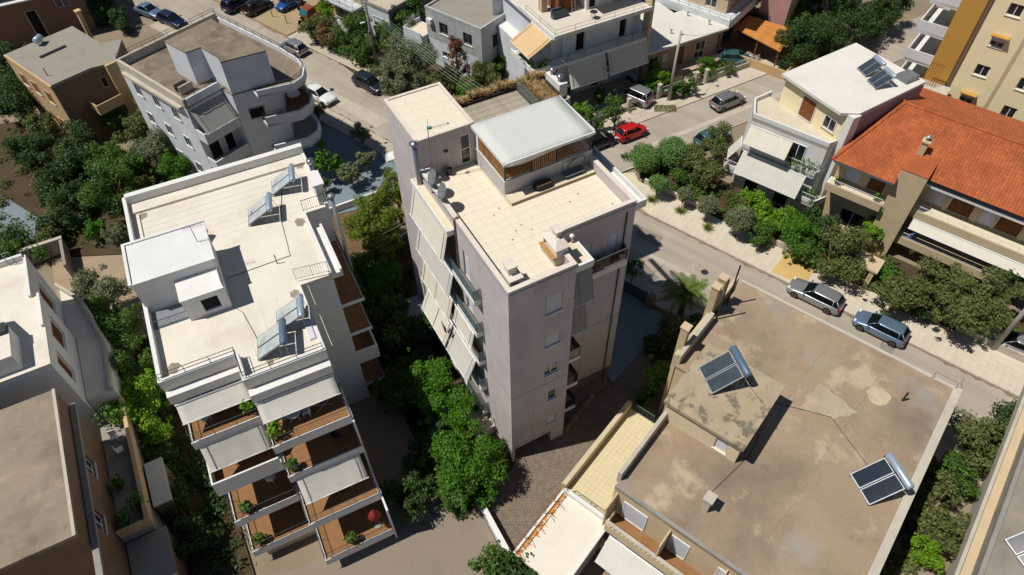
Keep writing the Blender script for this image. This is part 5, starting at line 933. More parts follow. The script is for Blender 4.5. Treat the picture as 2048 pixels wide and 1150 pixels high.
heater('grey twin-panel solar heater on the bright white roof, the one farther from the mauve wall', 42.9, 12.4, 11.05, 2, SOLARB, TANKW, 'W', .74); heater('grey twin-panel solar heater on the bright white roof beside the mauve wall', 42.2, 10.6, 11.05, 2, SOLARB, TANKW, 'W', .74)
one('roof_box', GALV, T, (44.2, 45.7, 9.4, 10.6, 11.05, 11.5))
# ------------------------------------------------------------------ red-tiled house
T = thing('red_tiled_house', 'sand-coloured two-storey house with orange clay-tiled hipped roof', 'building', (35.4, -24, 0), 'S')
facade(T, SAND, 'x', 37.0, -1, -11.6, -6.9, -.2, 7.8, [(-11.1, -9.6, 5.1, 7.1, 'louver'), (-9.0, -7.6, 5.1, 7.1, 'shutter'), (-10.8, -8.6, .3, 2.3, 'glass')]); facade(T, SAND, 'x', 38.4, -1, -26, -13.7, -.2, 7.8, [(a, a+1.9, f, f+2.1, 'louver') for f in (5.1, 2.1) for a in (-25.2, -21.5, -17.8)]+[(a, a+1.2, 5.1, 7.2, 'shutter') for a in (-23, -19.5, -15.6)])
facade(T, SAND, 'y', -6.9, 1, 37.0, 49, -.2, 7.8); facade(T, SAND, 'x', 49, 1, -26, -6.9, -.2, 7.8); facade(T, SAND, 'y', -26, -1, 38.4, 49, -.2, 7.8)
walls(T, [(36.0, -13.7), (38.4, -13.7), (38.4, -11.6), (36.0, -11.6)], -.2, 9.0, SAND, RTILE, name='stair_tower', roof_name='tower_cap')
one('balcony_slab', WHITE, T, (35.5, 36.99, -11.58, -6.7, 4.75, 5.0), (36.6, 38.39, -26, -13.72, 4.75, 5.0), (36.5, 38.39, -25, -13.72, 1.75, 2.0)); one('balcony_floor', CREAMF, T, (35.6, 36.98, -11.5, -6.8, 5.0, 5.012), (36.7, 38.38, -25.9, -13.8, 5.0, 5.012), (36.6, 38.38, -24.9, -13.8, 2.0, 2.012))
one('balcony_parapet', SAND, T, (35.45, 35.58, -11.58, -6.7, 4.6, 5.35), (36.55, 36.68, -26, -13.72, 4.6, 5.35), (36.45, 36.58, -25, -13.72, 1.6, 2.35)); railing(T, [(35.52, -11.5), (35.52, -6.8)], 5.35, .5, WHITEM, .15); railing(T, [(36.62, -25.9), (36.62, -13.8)], 5.35, .5, WHITEM, .15); railing(T, [(36.52, -24.9), (36.52, -13.8)], 2.35, .5, WHITEM, .15)
one('fascia', WHITE, T, (35.45, 35.6, -11.6, -6.6, 7.55, 7.8), (37.05, 37.2, -26.2, -13.6, 7.55, 7.8)); one('eave_soffit', WHITE, T, (35.6, 37.0, -11.6, -6.6, 7.75, 7.8), (37.2, 38.4, -26.2, -13.7, 7.75, 7.8))
m = MB(); fawn(T, *((36.55, -14.2), (36.55, -24.5)), 4.55, 3.9, .6, AWN_C)
def roof_plane(T, pts, name):                     # base sheet and barrel tiles laid course by course
    P = [Vector(p) for p in pts]; m = MB(); m.add(P, [tuple(range(len(P)))]); b = m.build(name, RTILE, T)
    up = None; e = (P[1]-P[0]).normalized(); nn = (P[1]-P[0]).cross(P[-1]-P[0]).normalized(); nn = nn if nn.z > 0 else -nn; up = nn.cross(e).normalized(); up = up if up.z > 0 else -up
    q = [((p-P[0]).dot(e), (p-P[0]).dot(up)) for p in P]; t = MB(); w, l = .26, .40; a0 = min(v[0] for v in q); a1 = max(v[0] for v in q); b1 = max(v[1] for v in q)
    j = 0; v = l*.5
    while v < b1:
        u = a0+w*.5
        while u < a1:
            if inside((u, v), q):
                o = P[0]+e*u+up*v; k = len(t.v); s = random.uniform(-.008, .008)
                for d, hh in ((-l*.55, .03+s*.6), (l*.5, .01+s*.6)):
                    for a, hgt in ((-.5, .0), (-.3, .03), (0, .042), (.3, .03), (.5, .0)): t.v.append(tuple(o+up*d+e*(a*w)+nn*(hh+hgt)))
                for i in range(4): t.f.append((k+i, k+i+1, k+5+i+1, k+5+i)); t.mi.append(0)
                t.f.append((k+4, k+3, k+2, k+1, k)); t.mi.append(0)
            u += w
        v += l; j += 1
    c = t.build('clay_tiles', RTILE, b); c['kind'] = 'stuff'; return b
ZE, ZR = 7.85, 10.3
roof_plane(T, [(35.3, -6.5, ZE), (35.3, -11.65, ZE), (38.2, -11.65, ZE+.95), (38.2, -13.6, ZE+.95), (37.0, -13.6, ZE+.55), (37.0, -26.4, ZE+.55-.0), (42.9, -20.0, ZR), (42.9, -9.0, ZR)], 'roof_slope')
roof_plane(T, [(50.5, -26.4, ZE), (50.5, -6.5, ZE), (42.9, -9.0, ZR), (42.9, -20.0, ZR)], 'roof_slope')
roof_plane(T, [(50.5, -6.5, ZE), (35.3, -6.5, ZE), (42.9, -9.0, ZR)], 'roof_slope'); roof_plane(T, [(37.0, -26.4, ZE+.4), (50.5, -26.4, ZE), (42.9, -20.0, ZR)], 'roof_slope')
rg = MB()
for a, b in (((42.9, -9.0, ZR), (42.9, -20.0, ZR)), ((42.9, -9.0, ZR), (35.3, -6.5, ZE)), ((42.9, -9, ZR), (50.5, -6.5, ZE)), ((42.9, -20, ZR), (37, -26.4, ZE+.5))):
    A, B = Vector(a), Vector(b); n = int((B-A).length/.4)
    for i in range(n): p = A+(B-A)*(i/n); q_ = A+(B-A)*((i+1.15)/n); rg.tube([p+Vector((0, 0, .06)), q_+Vector((0, 0, .04))], [.15, .12], 8)
rg_ = rg.build('ridge_tiles', RTILE, T); rg_['kind'] = 'stuff'
c_ = MB(); c_.box(38.6, 39.1, -12.4, -11.9, 8.6, 10.2); c_.box(38.5, 39.2, -12.5, -11.8, 10.2, 10.35); c_.build('chimney', SAND, T); MB().lathe([(.14, 0), (.14, .3), (.24, .34), (.02, .5)], 10, (38.85, -12.15, 10.35)).build('chimney_cowl', GALV, T)
pots(T, [(36.0, -11.0), (36.1, -7.5)], 5.012, L_MID, .35); m = MB(); m.box(36.9, 38.0, -15, -14.4, 2.02, 2.5); m.build('balcony_box', M('blue_cloth', '#4a5f85', .8, .1), T)
# ------------------------------------------------------------------ tall cream apartment tower in the top-right corner
T = thing('cream_apartment_tower', 'tall cream apartment block with an ochre stripe and small white-framed windows', 'building', (55.5, -9.5, 0), 'S')
WN = []
for k, f in enumerate(range(1, 24, 3)):
    WN += [(-13.2, -12.0, f+1, f+2.1, 'half' if k % 2 else 'glass'), (-17.0, -15.8, f+.9, f+2.1, 'glass'), (-21.5, -20.3, f+1, f+2.1, 'half'), (-26, -24.8, f+.9, f+2.1, 'glass'), (-31, -29.8, f+1, f+2.1, 'half')]
facade(T, YELLOW, 'x', 55.5, -1, -40, -10.3, -.2, 26, WN, deep=.14)
for a, b, z0, z1, kd in WN:
    if z1 > 5 and kd == 'half': one('window_hood', OCHRE, T, (54.95, 55.48, a-.15, b+.15, z1+.02, z1+.12))
facade(T, YELLOW, 'y', -40, -1, 55.5, 68, -.2, 26); facade(T, YELLOW, 'x', 68, 1, -40, -8.3, -.2, 26); facade(T, OCHRE, 'y', -8.3, 1, 55.2, 68, -.2, 26, [(a, a+1.3, f+.1, f+2.2, 'door') for f in range(1, 24, 3) for a in (58, 62)])
one('ochre_stripe', OCHRE, T, (55.2, 55.9, -10.3, -8.3, -.2, 26)); one('roof_slab', CONC_L, T, (55.0, 68.3, -40.2, -8.2, 26, 26.4)); MB().tube([(55.42, -10.6, 0), (55.42, -10.6, 26)], .1, 8).build('drain_pipe', BRWALL, T); MB().box(55.46, 55.495, -14.6, -14.3, 0, 26).build('pilaster_strip', SAND, T)
for f in range(1, 24, 3):
    one('balcony_slab', WHITE, T, (56.5, 62, -8.29, -5.6, f-.2, f)); one('balcony_front', WHITE_W, T, (56.5, 62, -5.72, -5.6, f-.3, f+.95), (56.5, 56.62, -8.29, -5.72, f-.3, f+.95)); one('recess_wall', YELLOW, T, (59.6, 62, -8.28, -7.3, f, f+2.7))
m = MB()
for k in range(6): m.tube([(54.2, -9.6+k*.22, 6), (54.4, -9.6+k*.22, 8.6)], .03, 5)
m.tube([(54.4, -9.7, 8.4), (54.4, -8.4, 8.4)], .03, 5); m.build('roof_pipes', RUST, T); walls(T, [(52.8, -11), (55.15, -11), (55.15, -8), (52.8, -8)], -.2, 6.2, SAND, CONC_L, name='annex_wall', roof_name='annex_roof')
# ------------------------------------------------------------------ brown-roofed building at the bottom right, its terrace and garage roof
T = thing('brown_roof_building', 'low sand-coloured building with a broad stained brown flat roof and solar heaters', 'building', (-.5, -24, 0), 'S')
pl = [(-.3, -8.1), (6.0, -8.1), (9.5, -6.5), (19.0, -6.6), (19.0, -22.0), (19.0, -30), (-.3, -30)]; pl = [(-.3, -8.1), (6.0, -8.1), (9.4, -8.1), (9.4, -6.6), (19.0, -6.6), (19.0, -22.0), (4.0, -22.0), (-.3, -22.0)]
walls(T, pl, -.2, 7.0, SAND, ROOFBR, .3)
rim(T, [(19.05, -6.6), (19.05, -22.0)][::-1], 7.0, 7.12, .25, CONC_L, 'roof_kerb'); rim(T, [(19.0, -22.02), (-.3, -22.02)][::-1], 7.0, 7.25, .5, CONC_L, 'roof_kerb'); rim(T, [(-.35, -8.1), (-.35, -22)], 7.0, 7.15, .22, CONC, 'roof_kerb')
one('parapet', CONC_L, T, (.2, 5.8, -8.15, -7.9, 6.6, 7.85)); one('parapet', CONC_L, T, (9.6, 14.2, -6.7, -6.4, 6.6, 7.95)); one('boundary_wall', SAND, T, (9.9, 18.9, -6.35, -6.1, -.2, 7.4))
for n_, h_ in ((10.4, 9.6), (14.4, 10.0), (15.4, 10.0)): one('chimney', SAND, T, (n_, n_+.5, -6.4, -5.9, 5, h_), (n_-.06, n_+.56, -6.46, -5.84, h_, h_+.12))
for n_ in (14.6, 16.2): m = MB(); m.tube([(n_, -6.8, 7), (n_, -6.8, 11.2)], .06, 7); m.build('antenna_pole', DARKM, T)
facade(T, HEADW, 'y', -12.9, -1, 5.4, 10.2, 7.0, 9.1, [(7.9, 8.6, 7.5, 8.4, 'glass')]); facade(T, HEADW, 'x', 5.4, -1, -12.9, -8.0, 7.0, 9.1, [(-12.2, -11.4, 7.3, 8.7, 'shutter')]); facade(T, SAND, 'x', 10.2, 1, -12.9, -8, 7.0, 9.1, [(-11.5, -10.6, 7.05, 9, 'panel')]); facade(T, SAND, 'y', -8.0, 1, 5.4, 10.2, 7, 9.1); one('head_house_roof', ROOFMOS, T, (5.1, 10.6, -13.1, -7.8, 9.1, 9.35))
X, Y = fw('S', 8.6, -9.7); heater('dark blue twin-panel solar heater with a blue tank on the mottled head-house slab', X, Y, 9.35, 2, SOLARB, TANKB, 'W', 1.05); X, Y = fw('S', 9.1, -20.0); heater('black twin-panel solar heater with a pale tank on the brown roof', X, Y, 7.0, 2, SOLARP, TANKW, 'W', 1.05)
m = MB(); pts = []
for (ax_, ay_), (bx_, by_) in zip(((11.3, -14.3), (14.1, -14.6), (13.4, -17.4), (12.2, -16.6)), ((14.1, -14.6), (13.4, -17.4), (12.2, -16.6), (11.3, -14.3))):
    for i in range(9): t = i/9; pts.append((ax_+(bx_-ax_)*t+random.uniform(-.14, .14), ay_+(by_-ay_)*t+random.uniform(-.14, .14)))
m.prism(pts, 7.0, 7.004); m.build('roof_patch', M('pale_screed_patch', '#a99b86', .95, .1, 1.2, .25, 30, stain=[('#8f816c', .9, .5, .7, .6)]), T); one('chimney', CONC_L, T, (1.6, 2.1, -13.1, -12.7, 7.0, 8.3), (1.5, 2.2, -13.2, -12.6, 8.3, 8.4))
m = MB(); m.prism([(15.4+random.uniform(.62, .85)*math.cos(k*.3), -18.0+random.uniform(.6, .82)*math.sin(k*.3)) for k in range(21)], 7.0, 7.004); m.build('roof_patch', M('cream_patch', '#b8a98e', .95, .1, 1.5, .15, stain=[('#9a8a70', 1.3, .5, .7, .5)]), T)
jm = MB()
for a, b in (((10.3, -9.2), (18.8, -9.6)), ((10.3, -13.4), (18.8, -13.9)), ((.2, -16.4), (18.8, -17.6)), ((13.2, -6.9), (12.6, -21.8)), ((6.4, -13.2), (6.1, -21.8))):
    A = Vector((*a, 0)); B = Vector((*b, 0)); N = 22; d = (B-A).normalized(); q = Vector((-d.y, d.x, 0)); P = [A+(B-A)*(i/N)+q*random.uniform(-.05, .05) for i in range(N+1)]; k = len(jm.v)
    jm.v += [(p.x+q.x*.01, p.y+q.y*.01, 7.0025) for p in P]+[(p.x-q.x*random.uniform(.004, .014), p.y-q.y*.01, 7.0025) for p in P]; jm.f += [(k+i, k+N+1+i, k+N+2+i, k+i+1) for i in range(N)]; jm.mi += [0]*N
jm.build('roof_cracks', M('crack_line', '#7f7262', .95, .2, 3), T)  # thin darker lines along the roof cracks and screed joints
for pts in ([(9.6, -10.6, 9.37), (8.6, -12.6, 9.37), (8.2, -13.2, 9.3), (8.2, -13.2, 7.03), (6.5, -13.4, 7.03), (2.2, -12.6, 7.03)], [(10.2, -19.2, 7.03), (12.0, -16.2, 7.03), (10.6, -12.4, 7.03)]): MB().tube(pts, .018, 5).build('roof_cable', DARKM, T)
m = MB(); m.tube([(16.0, -19.3, 7), (16.0, -19.3, 7.9)], .07, 6); m.build('antenna_stub', DARKM, T); railing(T, [(18.8, -21.6), (18.8, -20.2)], 7.1, .7, GALV, 0)
# balconies on its near side
for z, d, c in ((3.9, 1.3, 0), (.9, 1.3, 1)):
    one('balcony_slab', CONC_L, T, (-.3-d, -.32, -22, -8.5, z-.2, z)); one('balcony_floor', TERRA, T, (-.25-d, -.33, -21.9, -8.6, z, z+.01)); one('balcony_rail_wall', SAND, T, (-.3-d, -.2-d, -22, -8.5, z, z+.7)); 
    b = MB()
    for k in range(44): b.lathe([(.05, 0), (.09, .1), (.05, .28), (.08, .34)], 6, (-.25-d, -21.8+k*.3, z+.7))
    b.build('balusters', CONC_L, T); one('handrail', CONC_L, T, (-.36-d, -.14-d, -22, -8.5, z+1.02, z+1.12)); 
row(T, (-.3, -8.1), (-.3, -22), [(.8, 2.4), (4, 5.2), (7, 8.4), (10.5, 12)], 4.0, 6.1, 'shutter'); row(T, (-.3, -8.1), (-.3, -22), [(.8, 2.4), (4, 5.2), (7, 8.4), (10.5, 12)], 1.0, 3.1, 'dark'); fawn(T, (-1.62, -9.0), (-1.62, -13.2), 3.7, 2.5, 1.5, AWN_P)
for k in range(4): MB().box(-1.55, -.32, -8.4-k*3.6, -8.3-k*3.6, 4.0, 6.5).build('partition', SAND, T)
H_ = thing('tiled_terrace', 'cream tiled terrace with a pale parapet above the driveway', 'terrace', (-.4, -8, 0), 'S')
one('retaining_wall', SAND, H_, (-.45, 7.55, -8.05, -4.62, -.2, 2.2)); one('parapet', M('pale_parapet', '#c2b596', .9, .06, 1, .2, 30), H_, (-.45, 7.55, -4.85, -4.55, 2.2, 3.05), (-.45, 7.58, -4.55, -4.5, -.2, 2.9)); tile_field(H_, -.4, 7.5, -8.0, -4.9, 2.2, .34, M('diamond_tile', '#cbbd9a', .8, .08, 3, .05, rnd=.03), th=.02); railing(H_, [(7.5, -4.9), (7.5, -6.7)], 2.2, .95, M('green_rail', '#3f6f68', .5, .1), .16); railing(H_, [(-.35, -5.6), (-.35, -8)], 2.2, .95, MATS['green_rail'], .16)
H_ = thing('garage', 'low garage with a white coated roof and rust streaks below an iron railing', 'garage', (-5.8, -8.4, 0), 'S')
one('wall', CONC_L, H_, (-5.75, -.65, -8.35, -4.95, -.2, 2.5)); one('roof_slab', M('rust_streaked_white_roof', '#d9d2c3', .85, .04, .7, .1, 30, stain=[('#b9a58a', 1.1, .62, .75, .4)]), H_, (-5.9, -.55, -8.5, -4.8, 2.5, 2.7)); one('roof_rim', WHITE, H_, (-5.9, -.55, -4.95, -4.8, 2.7, 2.85), (-5.9, -.55, -8.5, -8.35, 2.7, 2.85), (-.8, -.55, -8.35, -4.95, 2.7, 3.1))
rl = M('iron_rust_stain', '#bd7f38', .95, .25, 5, .1, stain=[('#a55e1a', 4, .5, .65, .7)]); m = MB()
for k in range(30):                              # rust that ran from the railing feet across the roof
    x = -5.65+k*.165+random.uniform(-.06, .06); l = random.uniform(.2, .6)*(1.9 if k % 5 == 0 else .9); w = random.uniform(.07, .2); y = -4.955; zz = 2.7035+k*.0002
    m.add([(x-w, y, zz), (x+w, y, zz), (x+w*.9-.02, y-l*.25, zz), (x+w*.35-.06, y-l*.6, zz), (x-.08, y-l, zz), (x-w*.5-.05, y-l*.55, zz), (x-w*.9, y-l*.3, zz)], [(6, 5, 4, 3, 2, 1, 0)])
m.build('rust_streaks', rl, H_); railing(H_, [(-5.8, -4.88), (-.7, -4.88)], 2.85, .95, RUST, 0, None, 'iron_railing', (1.,), 1.0, .018)
m = MB()
for k in range(6): m.tube([(-5.8+k*1.02, -4.88, 3.5), (-5.8+k*1.02, -5.7, 2.71)], .014, 4)
m.build('brace', RUST, H_)
# ------------------------------------------------------------------ corner building at the bottom right edge
T = thing('corner_roof_building', 'flat-roofed grey building with double concrete gutters beyond the garden strip', 'building', (4, -40, 0), 'S')
walls(T, [(2, -45), (24, -45), (24, -26.6), (2, -26.6)], -.2, 6.0, CONC_L, M('speckled_roof', '#8d857a', .93, .12, .7, .3, 25, stain=[('#6f675d', .5, .5, .7, .5)]), .3); one('gutter_wall', CONC, T, (2, 24, -26.6, -26.35, 5.4, 6.5)); one('ledge', SAND, T, (2, 24, -26.34, -25.7, 5.2, 5.5)); one('outer_rail', CONC_L, T, (2, 24, -25.7, -25.5, 5.2, 5.95)); row(T, (24, -26.6), (2, -26.6), [(2, 3.4), (7, 8.4)], 2, 3.4, 'glass')
X, Y = fw('S', 11.3, -28.4); heater('dark solar heater on the grey roof behind the double gutter', X, Y, 6.0, 2, SOLARP, TANKW)
# ------------------------------------------------------------------ houses at the left edge
T = thing('white_corner_house', 'white flat-roofed house with stepped bright roof and dark side windows', 'building', (-40, 13, 0))
facade(T, WHITE, 'x', -24.4, 1, 15.2, 21.6, -.2, 10.2, [(16.2, 17.4, 6.6, 9, 'wood' and 'louver'), (18.6, 20.6, 7.2, 9.2, 'louver'), (16.6, 17.8, 3, 5, 'glass'), (19, 20.2, 3, 5, 'glass')]); facade(T, WHITE, 'x', -24.9, 1, 21.6, 25.9, -.2, 10.2, [(23, 24.6, 6.6, 8.9, 'louver')])
facade(T, WHITE, 'y', 15.2, -1, -42, -24.4, -.2, 10.2, [(-27.4, -26, 3.4, 5, 'glass')]); facade(T, WHITE, 'y', 21.6, 1, -24.9, -24.4, -.2, 10.2); facade(T, WHITE, 'y', 25.9, 1, -42, -24.9, -.2, 10.2); one('roof_slab', WHITE_R, T, (-42, -24.38, 15.18, 21.62, 10.0, 10.25), (-42, -24.88, 21.62, 25.92, 10.0, 10.25)); one('parapet', WHITE, T, (-25.05, -24.88, 21.62, 25.92, 10.25, 10.5), (-42, -25.05, 25.7, 25.92, 10.25, 10.7), (-24.55, -24.38, 18.5, 21.62, 10.25, 10.5))
walls(T, [(-42, 15.6), (-25.9, 15.6), (-25.9, 18.2), (-26.8, 20.2), (-42, 20.2)], 10.25, 11.6, WHITE, WHITE_R, name='upper_block', roof_name='upper_roof'); one('roof_hatch', DARKM, T, (-26.5, -26.0, 17.6, 18.4, 11.6, 11.9)); m = MB(); m.tube([(-26, 25.6, 10.3), (-26, 25.6, 11.4), (-25.6, 25.6, 11.4), (-25.6, 25.6, 10.3)], .04, 5); m.build('railing', GALV, T)
T2 = [(-24.9, 27.6), (-23.4, 25.0), (-22.4, 20.0), (-22.6, 15.6), (-24.35, 15.6), (-24.35, 21.65), (-24.85, 21.7)]
MB().prism(T2, -.2, 5.2).build('side_wing', WHITE, T); MB().prism(T2, 5.2, 5.35).build('side_wing_roof', WHITE_R, T); rim(T, T2[:4][::-1], 5.35, 5.8, .2, CONC_L, 'side_parapet')
T = thing('brown_roof_house', 'brown house with a stained sandy flat roof and a narrow plant-filled terrace', 'building', (-40, 2, 0))
facade(T, BRWALL, 'x', -24.5, 1, 3.0, 13.2, -.2, 9.7, [(5, 6.2, 5.6, 7, 'glass'), (9, 10.2, 5.6, 7, 'glass')]); facade(T, BRWALL, 'y', 3.0, -1, -42, -24.5, -.2, 9.7); facade(T, BRWALL, 'y', 13.2, 1, -42, -24.5, -.2, 9.7); one('roof_slab', RBL, T, (-42, -24.45, 2.95, 13.25, 9.7, 10.0)); one('roof_edge', CONC_L, T, (-24.6, -24.43, 2.93, 13.27, 10.0, 10.06))
one('terrace', CONC, T, (-24.45, -22.6, 5.5, 15.4, -.2, 3.6)); one('terrace_floor', ROOFGR, T, (-24.4, -22.7, 5.6, 15.3, 3.6, 3.62)); one('terrace_parapet', BEIGE, T, (-22.7, -22.45, 5.5, 15.4, 3.6, 4.5), (-24.4, -22.7, 5.5, 5.65, 3.6, 4.4)); one('lean_to_roof', AWN_P, T, (-22.44, -21.3, 7.0, 10.4, 2.9, 3.05)); one('lean_to', BRWALL, T, (-22.44, -21.4, 7.1, 10.3, -.2, 2.9)); one('lower_roof', ROOFGR, T, (-24.4, -22.0, 2.0, 5.4, 2.8, 3.0)); one('lower_block', BRWALL, T, (-24.4, -22.1, 2.1, 5.4, -.2, 2.8)); one('gutter_beam', CONC, T, (-24.44, -24.1, .5, 13.2, 8.0, 8.25))
for k, (x, y) in enumerate(((-23.6, 12.8), (-23.4, 11.6))): chair(('white plastic chair among the plants on the narrow brown-house terrace', 'white plastic chair in the middle of the narrow brown-house terrace')[k], x, y, 3.62, k*1.8, WHITEM, None)
for k, (x, y, s) in enumerate(((-23.6, 14.4, .9), (-23.0, 13.8, .5), (-23.9, 9.0, .5), (-23.0, 7.0, .6), (-23.9, 6.4, .5))): pot_plant(('large leafy pot plant at the far end of the narrow terrace', 'small pot plant by the parapet of the narrow terrace', 'pot plant against the brown wall of the narrow terrace', 'pot plant near the lean-to end of the narrow terrace', 'pot plant in the near corner of the narrow terrace')[k], x, y, 3.62, L_MID, s)
# ------------------------------------------------------------------ boundary walls and gates
G = thing('driveway_wall', 'white-topped boundary wall between the driveway and the grey court', 'wall', (-3.6, -6, 0)); one('wall_panel', WHITE_W, G, (-3.7, -3.45, -7.0, -1.0, -.2, .9)); one('coping', WHITE, G, (-3.76, -3.4, -7.05, -.95, .9, 1.0))
G = thing('sliding_gate', 'blue-grey metal sliding gate between the courtyard and the pavement', 'gate', (18.1, -4.9, 0), 'S'); GT = M('blue_gate_paint', '#4b5d68', .5, .1)
for k in range(9): one('gate_board', GT, G, (18.3, 18.36, .3, 3.8, .15+k*.13, .26+k*.13))
one('gate_frame', DARKM, G, (18.28, 18.38, .2, .3, 0, 1.4), (18.28, 18.38, 3.8, 3.9, 0, 1.4), (18.28, 18.38, .3, 3.8, .05, .13)); one('stone_pillar', STONE, G, (18.0, 18.6, 4.0, 4.6, -.2, 1.3)); one('stone_pillar', STONE, G, (18.0, 18.6, -.5, .1, -.2, 1.3))
G = thing('stone_edging', 'rough stone edging wall beside the driveway under the small balconies', 'wall', (4.4, .3, 0))
for k in range(14):
    a = Vector((4.45, .12)); b = Vector((8.1, 1.75)); p = a+(b-a)*(k/14); s = random.uniform(.12, .17); mt = Matrix.Translation((p.x, p.y, .05)) @ Matrix.Rotation(.42+random.uniform(-.1, .1), 4, 'Z'); MB().box(-.13, .13, -s, s, -.2, .28+random.uniform(-.05, .08), mt).build('stone', STONE, G, bevel=.03)
G = thing('front_garden_wall', 'low pale garden wall behind the street pavement', 'wall', (31.35, -40, 0), 'S'); one('wall_panel', CONC_L, G, (31.32, 31.55, -42, -21.2, -.1, .7), (31.32, 31.55, -11.0, -4.0, -.1, .6), (31.32, 31.55, 2.5, 8.4, -.1, .55)); one('gate_pillar', SAND, G, (31.3, 31.7, -12.3, -11.9, -.1, 2.0), (31.3, 31.7, -13.8, -13.4, -.1, 2.0))
one('porch_canopy', SAND, G, (31.2, 33.0, -14.0, -11.7, 2.0, 2.2))
yard('gravel_path', [(31.6, -13.3), (37.0, -13.3), (37.0, -12.1), (31.6, -12.1)], TERRA, 'terracotta entrance path of the red-tiled house', 0.0, 'S')
yard('pavement_patch', [(28.2, -9.5), (31.2, -9.5), (31.2, -6.6), (28.2, -6.6)], M('yellow_paving', '#c2a468', .9, .08, .6, .2, 30), 'yellowish driveway crossing on the pavement', .022, 'S')
G = thing('white_fence_wall', 'low white forecourt wall between the pine garden and the grey court', 'wall', (-5, 31, 0)); one('wall_panel', WHITE, G, (-5.2, 2.4, 30.9, 31.1, -.1, .7))
G = thing('corrugated_canopy', 'striped corrugated metal canopy in the garden beside the tall building', 'canopy', (-2.6, 13.2, 0)); m = MB()
for k in range(16): m.slab([(-2.6+k*.16, 12.6, 2.2), (-2.6+k*.16+.13, 12.6, 2.2), (-2.6+k*.16+.13, 15.6, 2.35), (-2.6+k*.16, 15.6, 2.35)], .02)
m.build('corrugated_sheet', GALV, G); one('post', DARKM, G, (-2.55, -2.47, 12.7, 12.78, 0, 2.17)); one('post', DARKM, G, (-2.55, -2.47, 15.4, 15.48, 0, 2.3)); one('post', DARKM, G, (-.2, -.12, 12.7, 12.78, 0, 2.17)); one('bearer', DARKM, G, (-2.6, -.05, 12.7, 12.78, 2.1, 2.18), (-2.6, -.05, 15.4, 15.48, 2.22, 2.31))

# shaded house and court at the left edge
T = thing('shaded_side_house', 'small pale house in deep shade beside the blue-grey court at the dry garden', 'building', (-44, 36, 0))
facade(T, WHITE_W, 'x', -33.2, 1, 36.5, 44.5, -.2, 5.4, [(38, 39.4, 3.2, 4.5, 'shutter'), (41.5, 42.9, 3.2, 4.5, 'glass'), (38.4, 39.6, .1, 2.2, 'panel')]); facade(T, WHITE_W, 'y', 36.5, -1, -46, -33.2, -.2, 5.4); facade(T, WHITE_W, 'y', 44.5, 1, -46, -33.2, -.2, 5.4); one('roof_slab', ROOFGR, T, (-46, -33.0, 36.3, 44.7, 5.4, 5.65))
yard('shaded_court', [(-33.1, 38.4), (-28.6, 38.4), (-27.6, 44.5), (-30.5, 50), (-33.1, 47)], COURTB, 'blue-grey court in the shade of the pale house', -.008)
G = thing('court_wall', 'grey retaining wall stepping round the shaded court', 'wall', (-28, 34, 0)); one('wall_panel', CONC, G, (-29.0, -25.6, 38.1, 38.35, -.1, 1.6), (-25.6, -25.35, 34.5, 38.35, -.1, 1.6)); one('coping', CONC_L, G, (-29.05, -25.3, 38.05, 38.4, 1.6, 1.7))
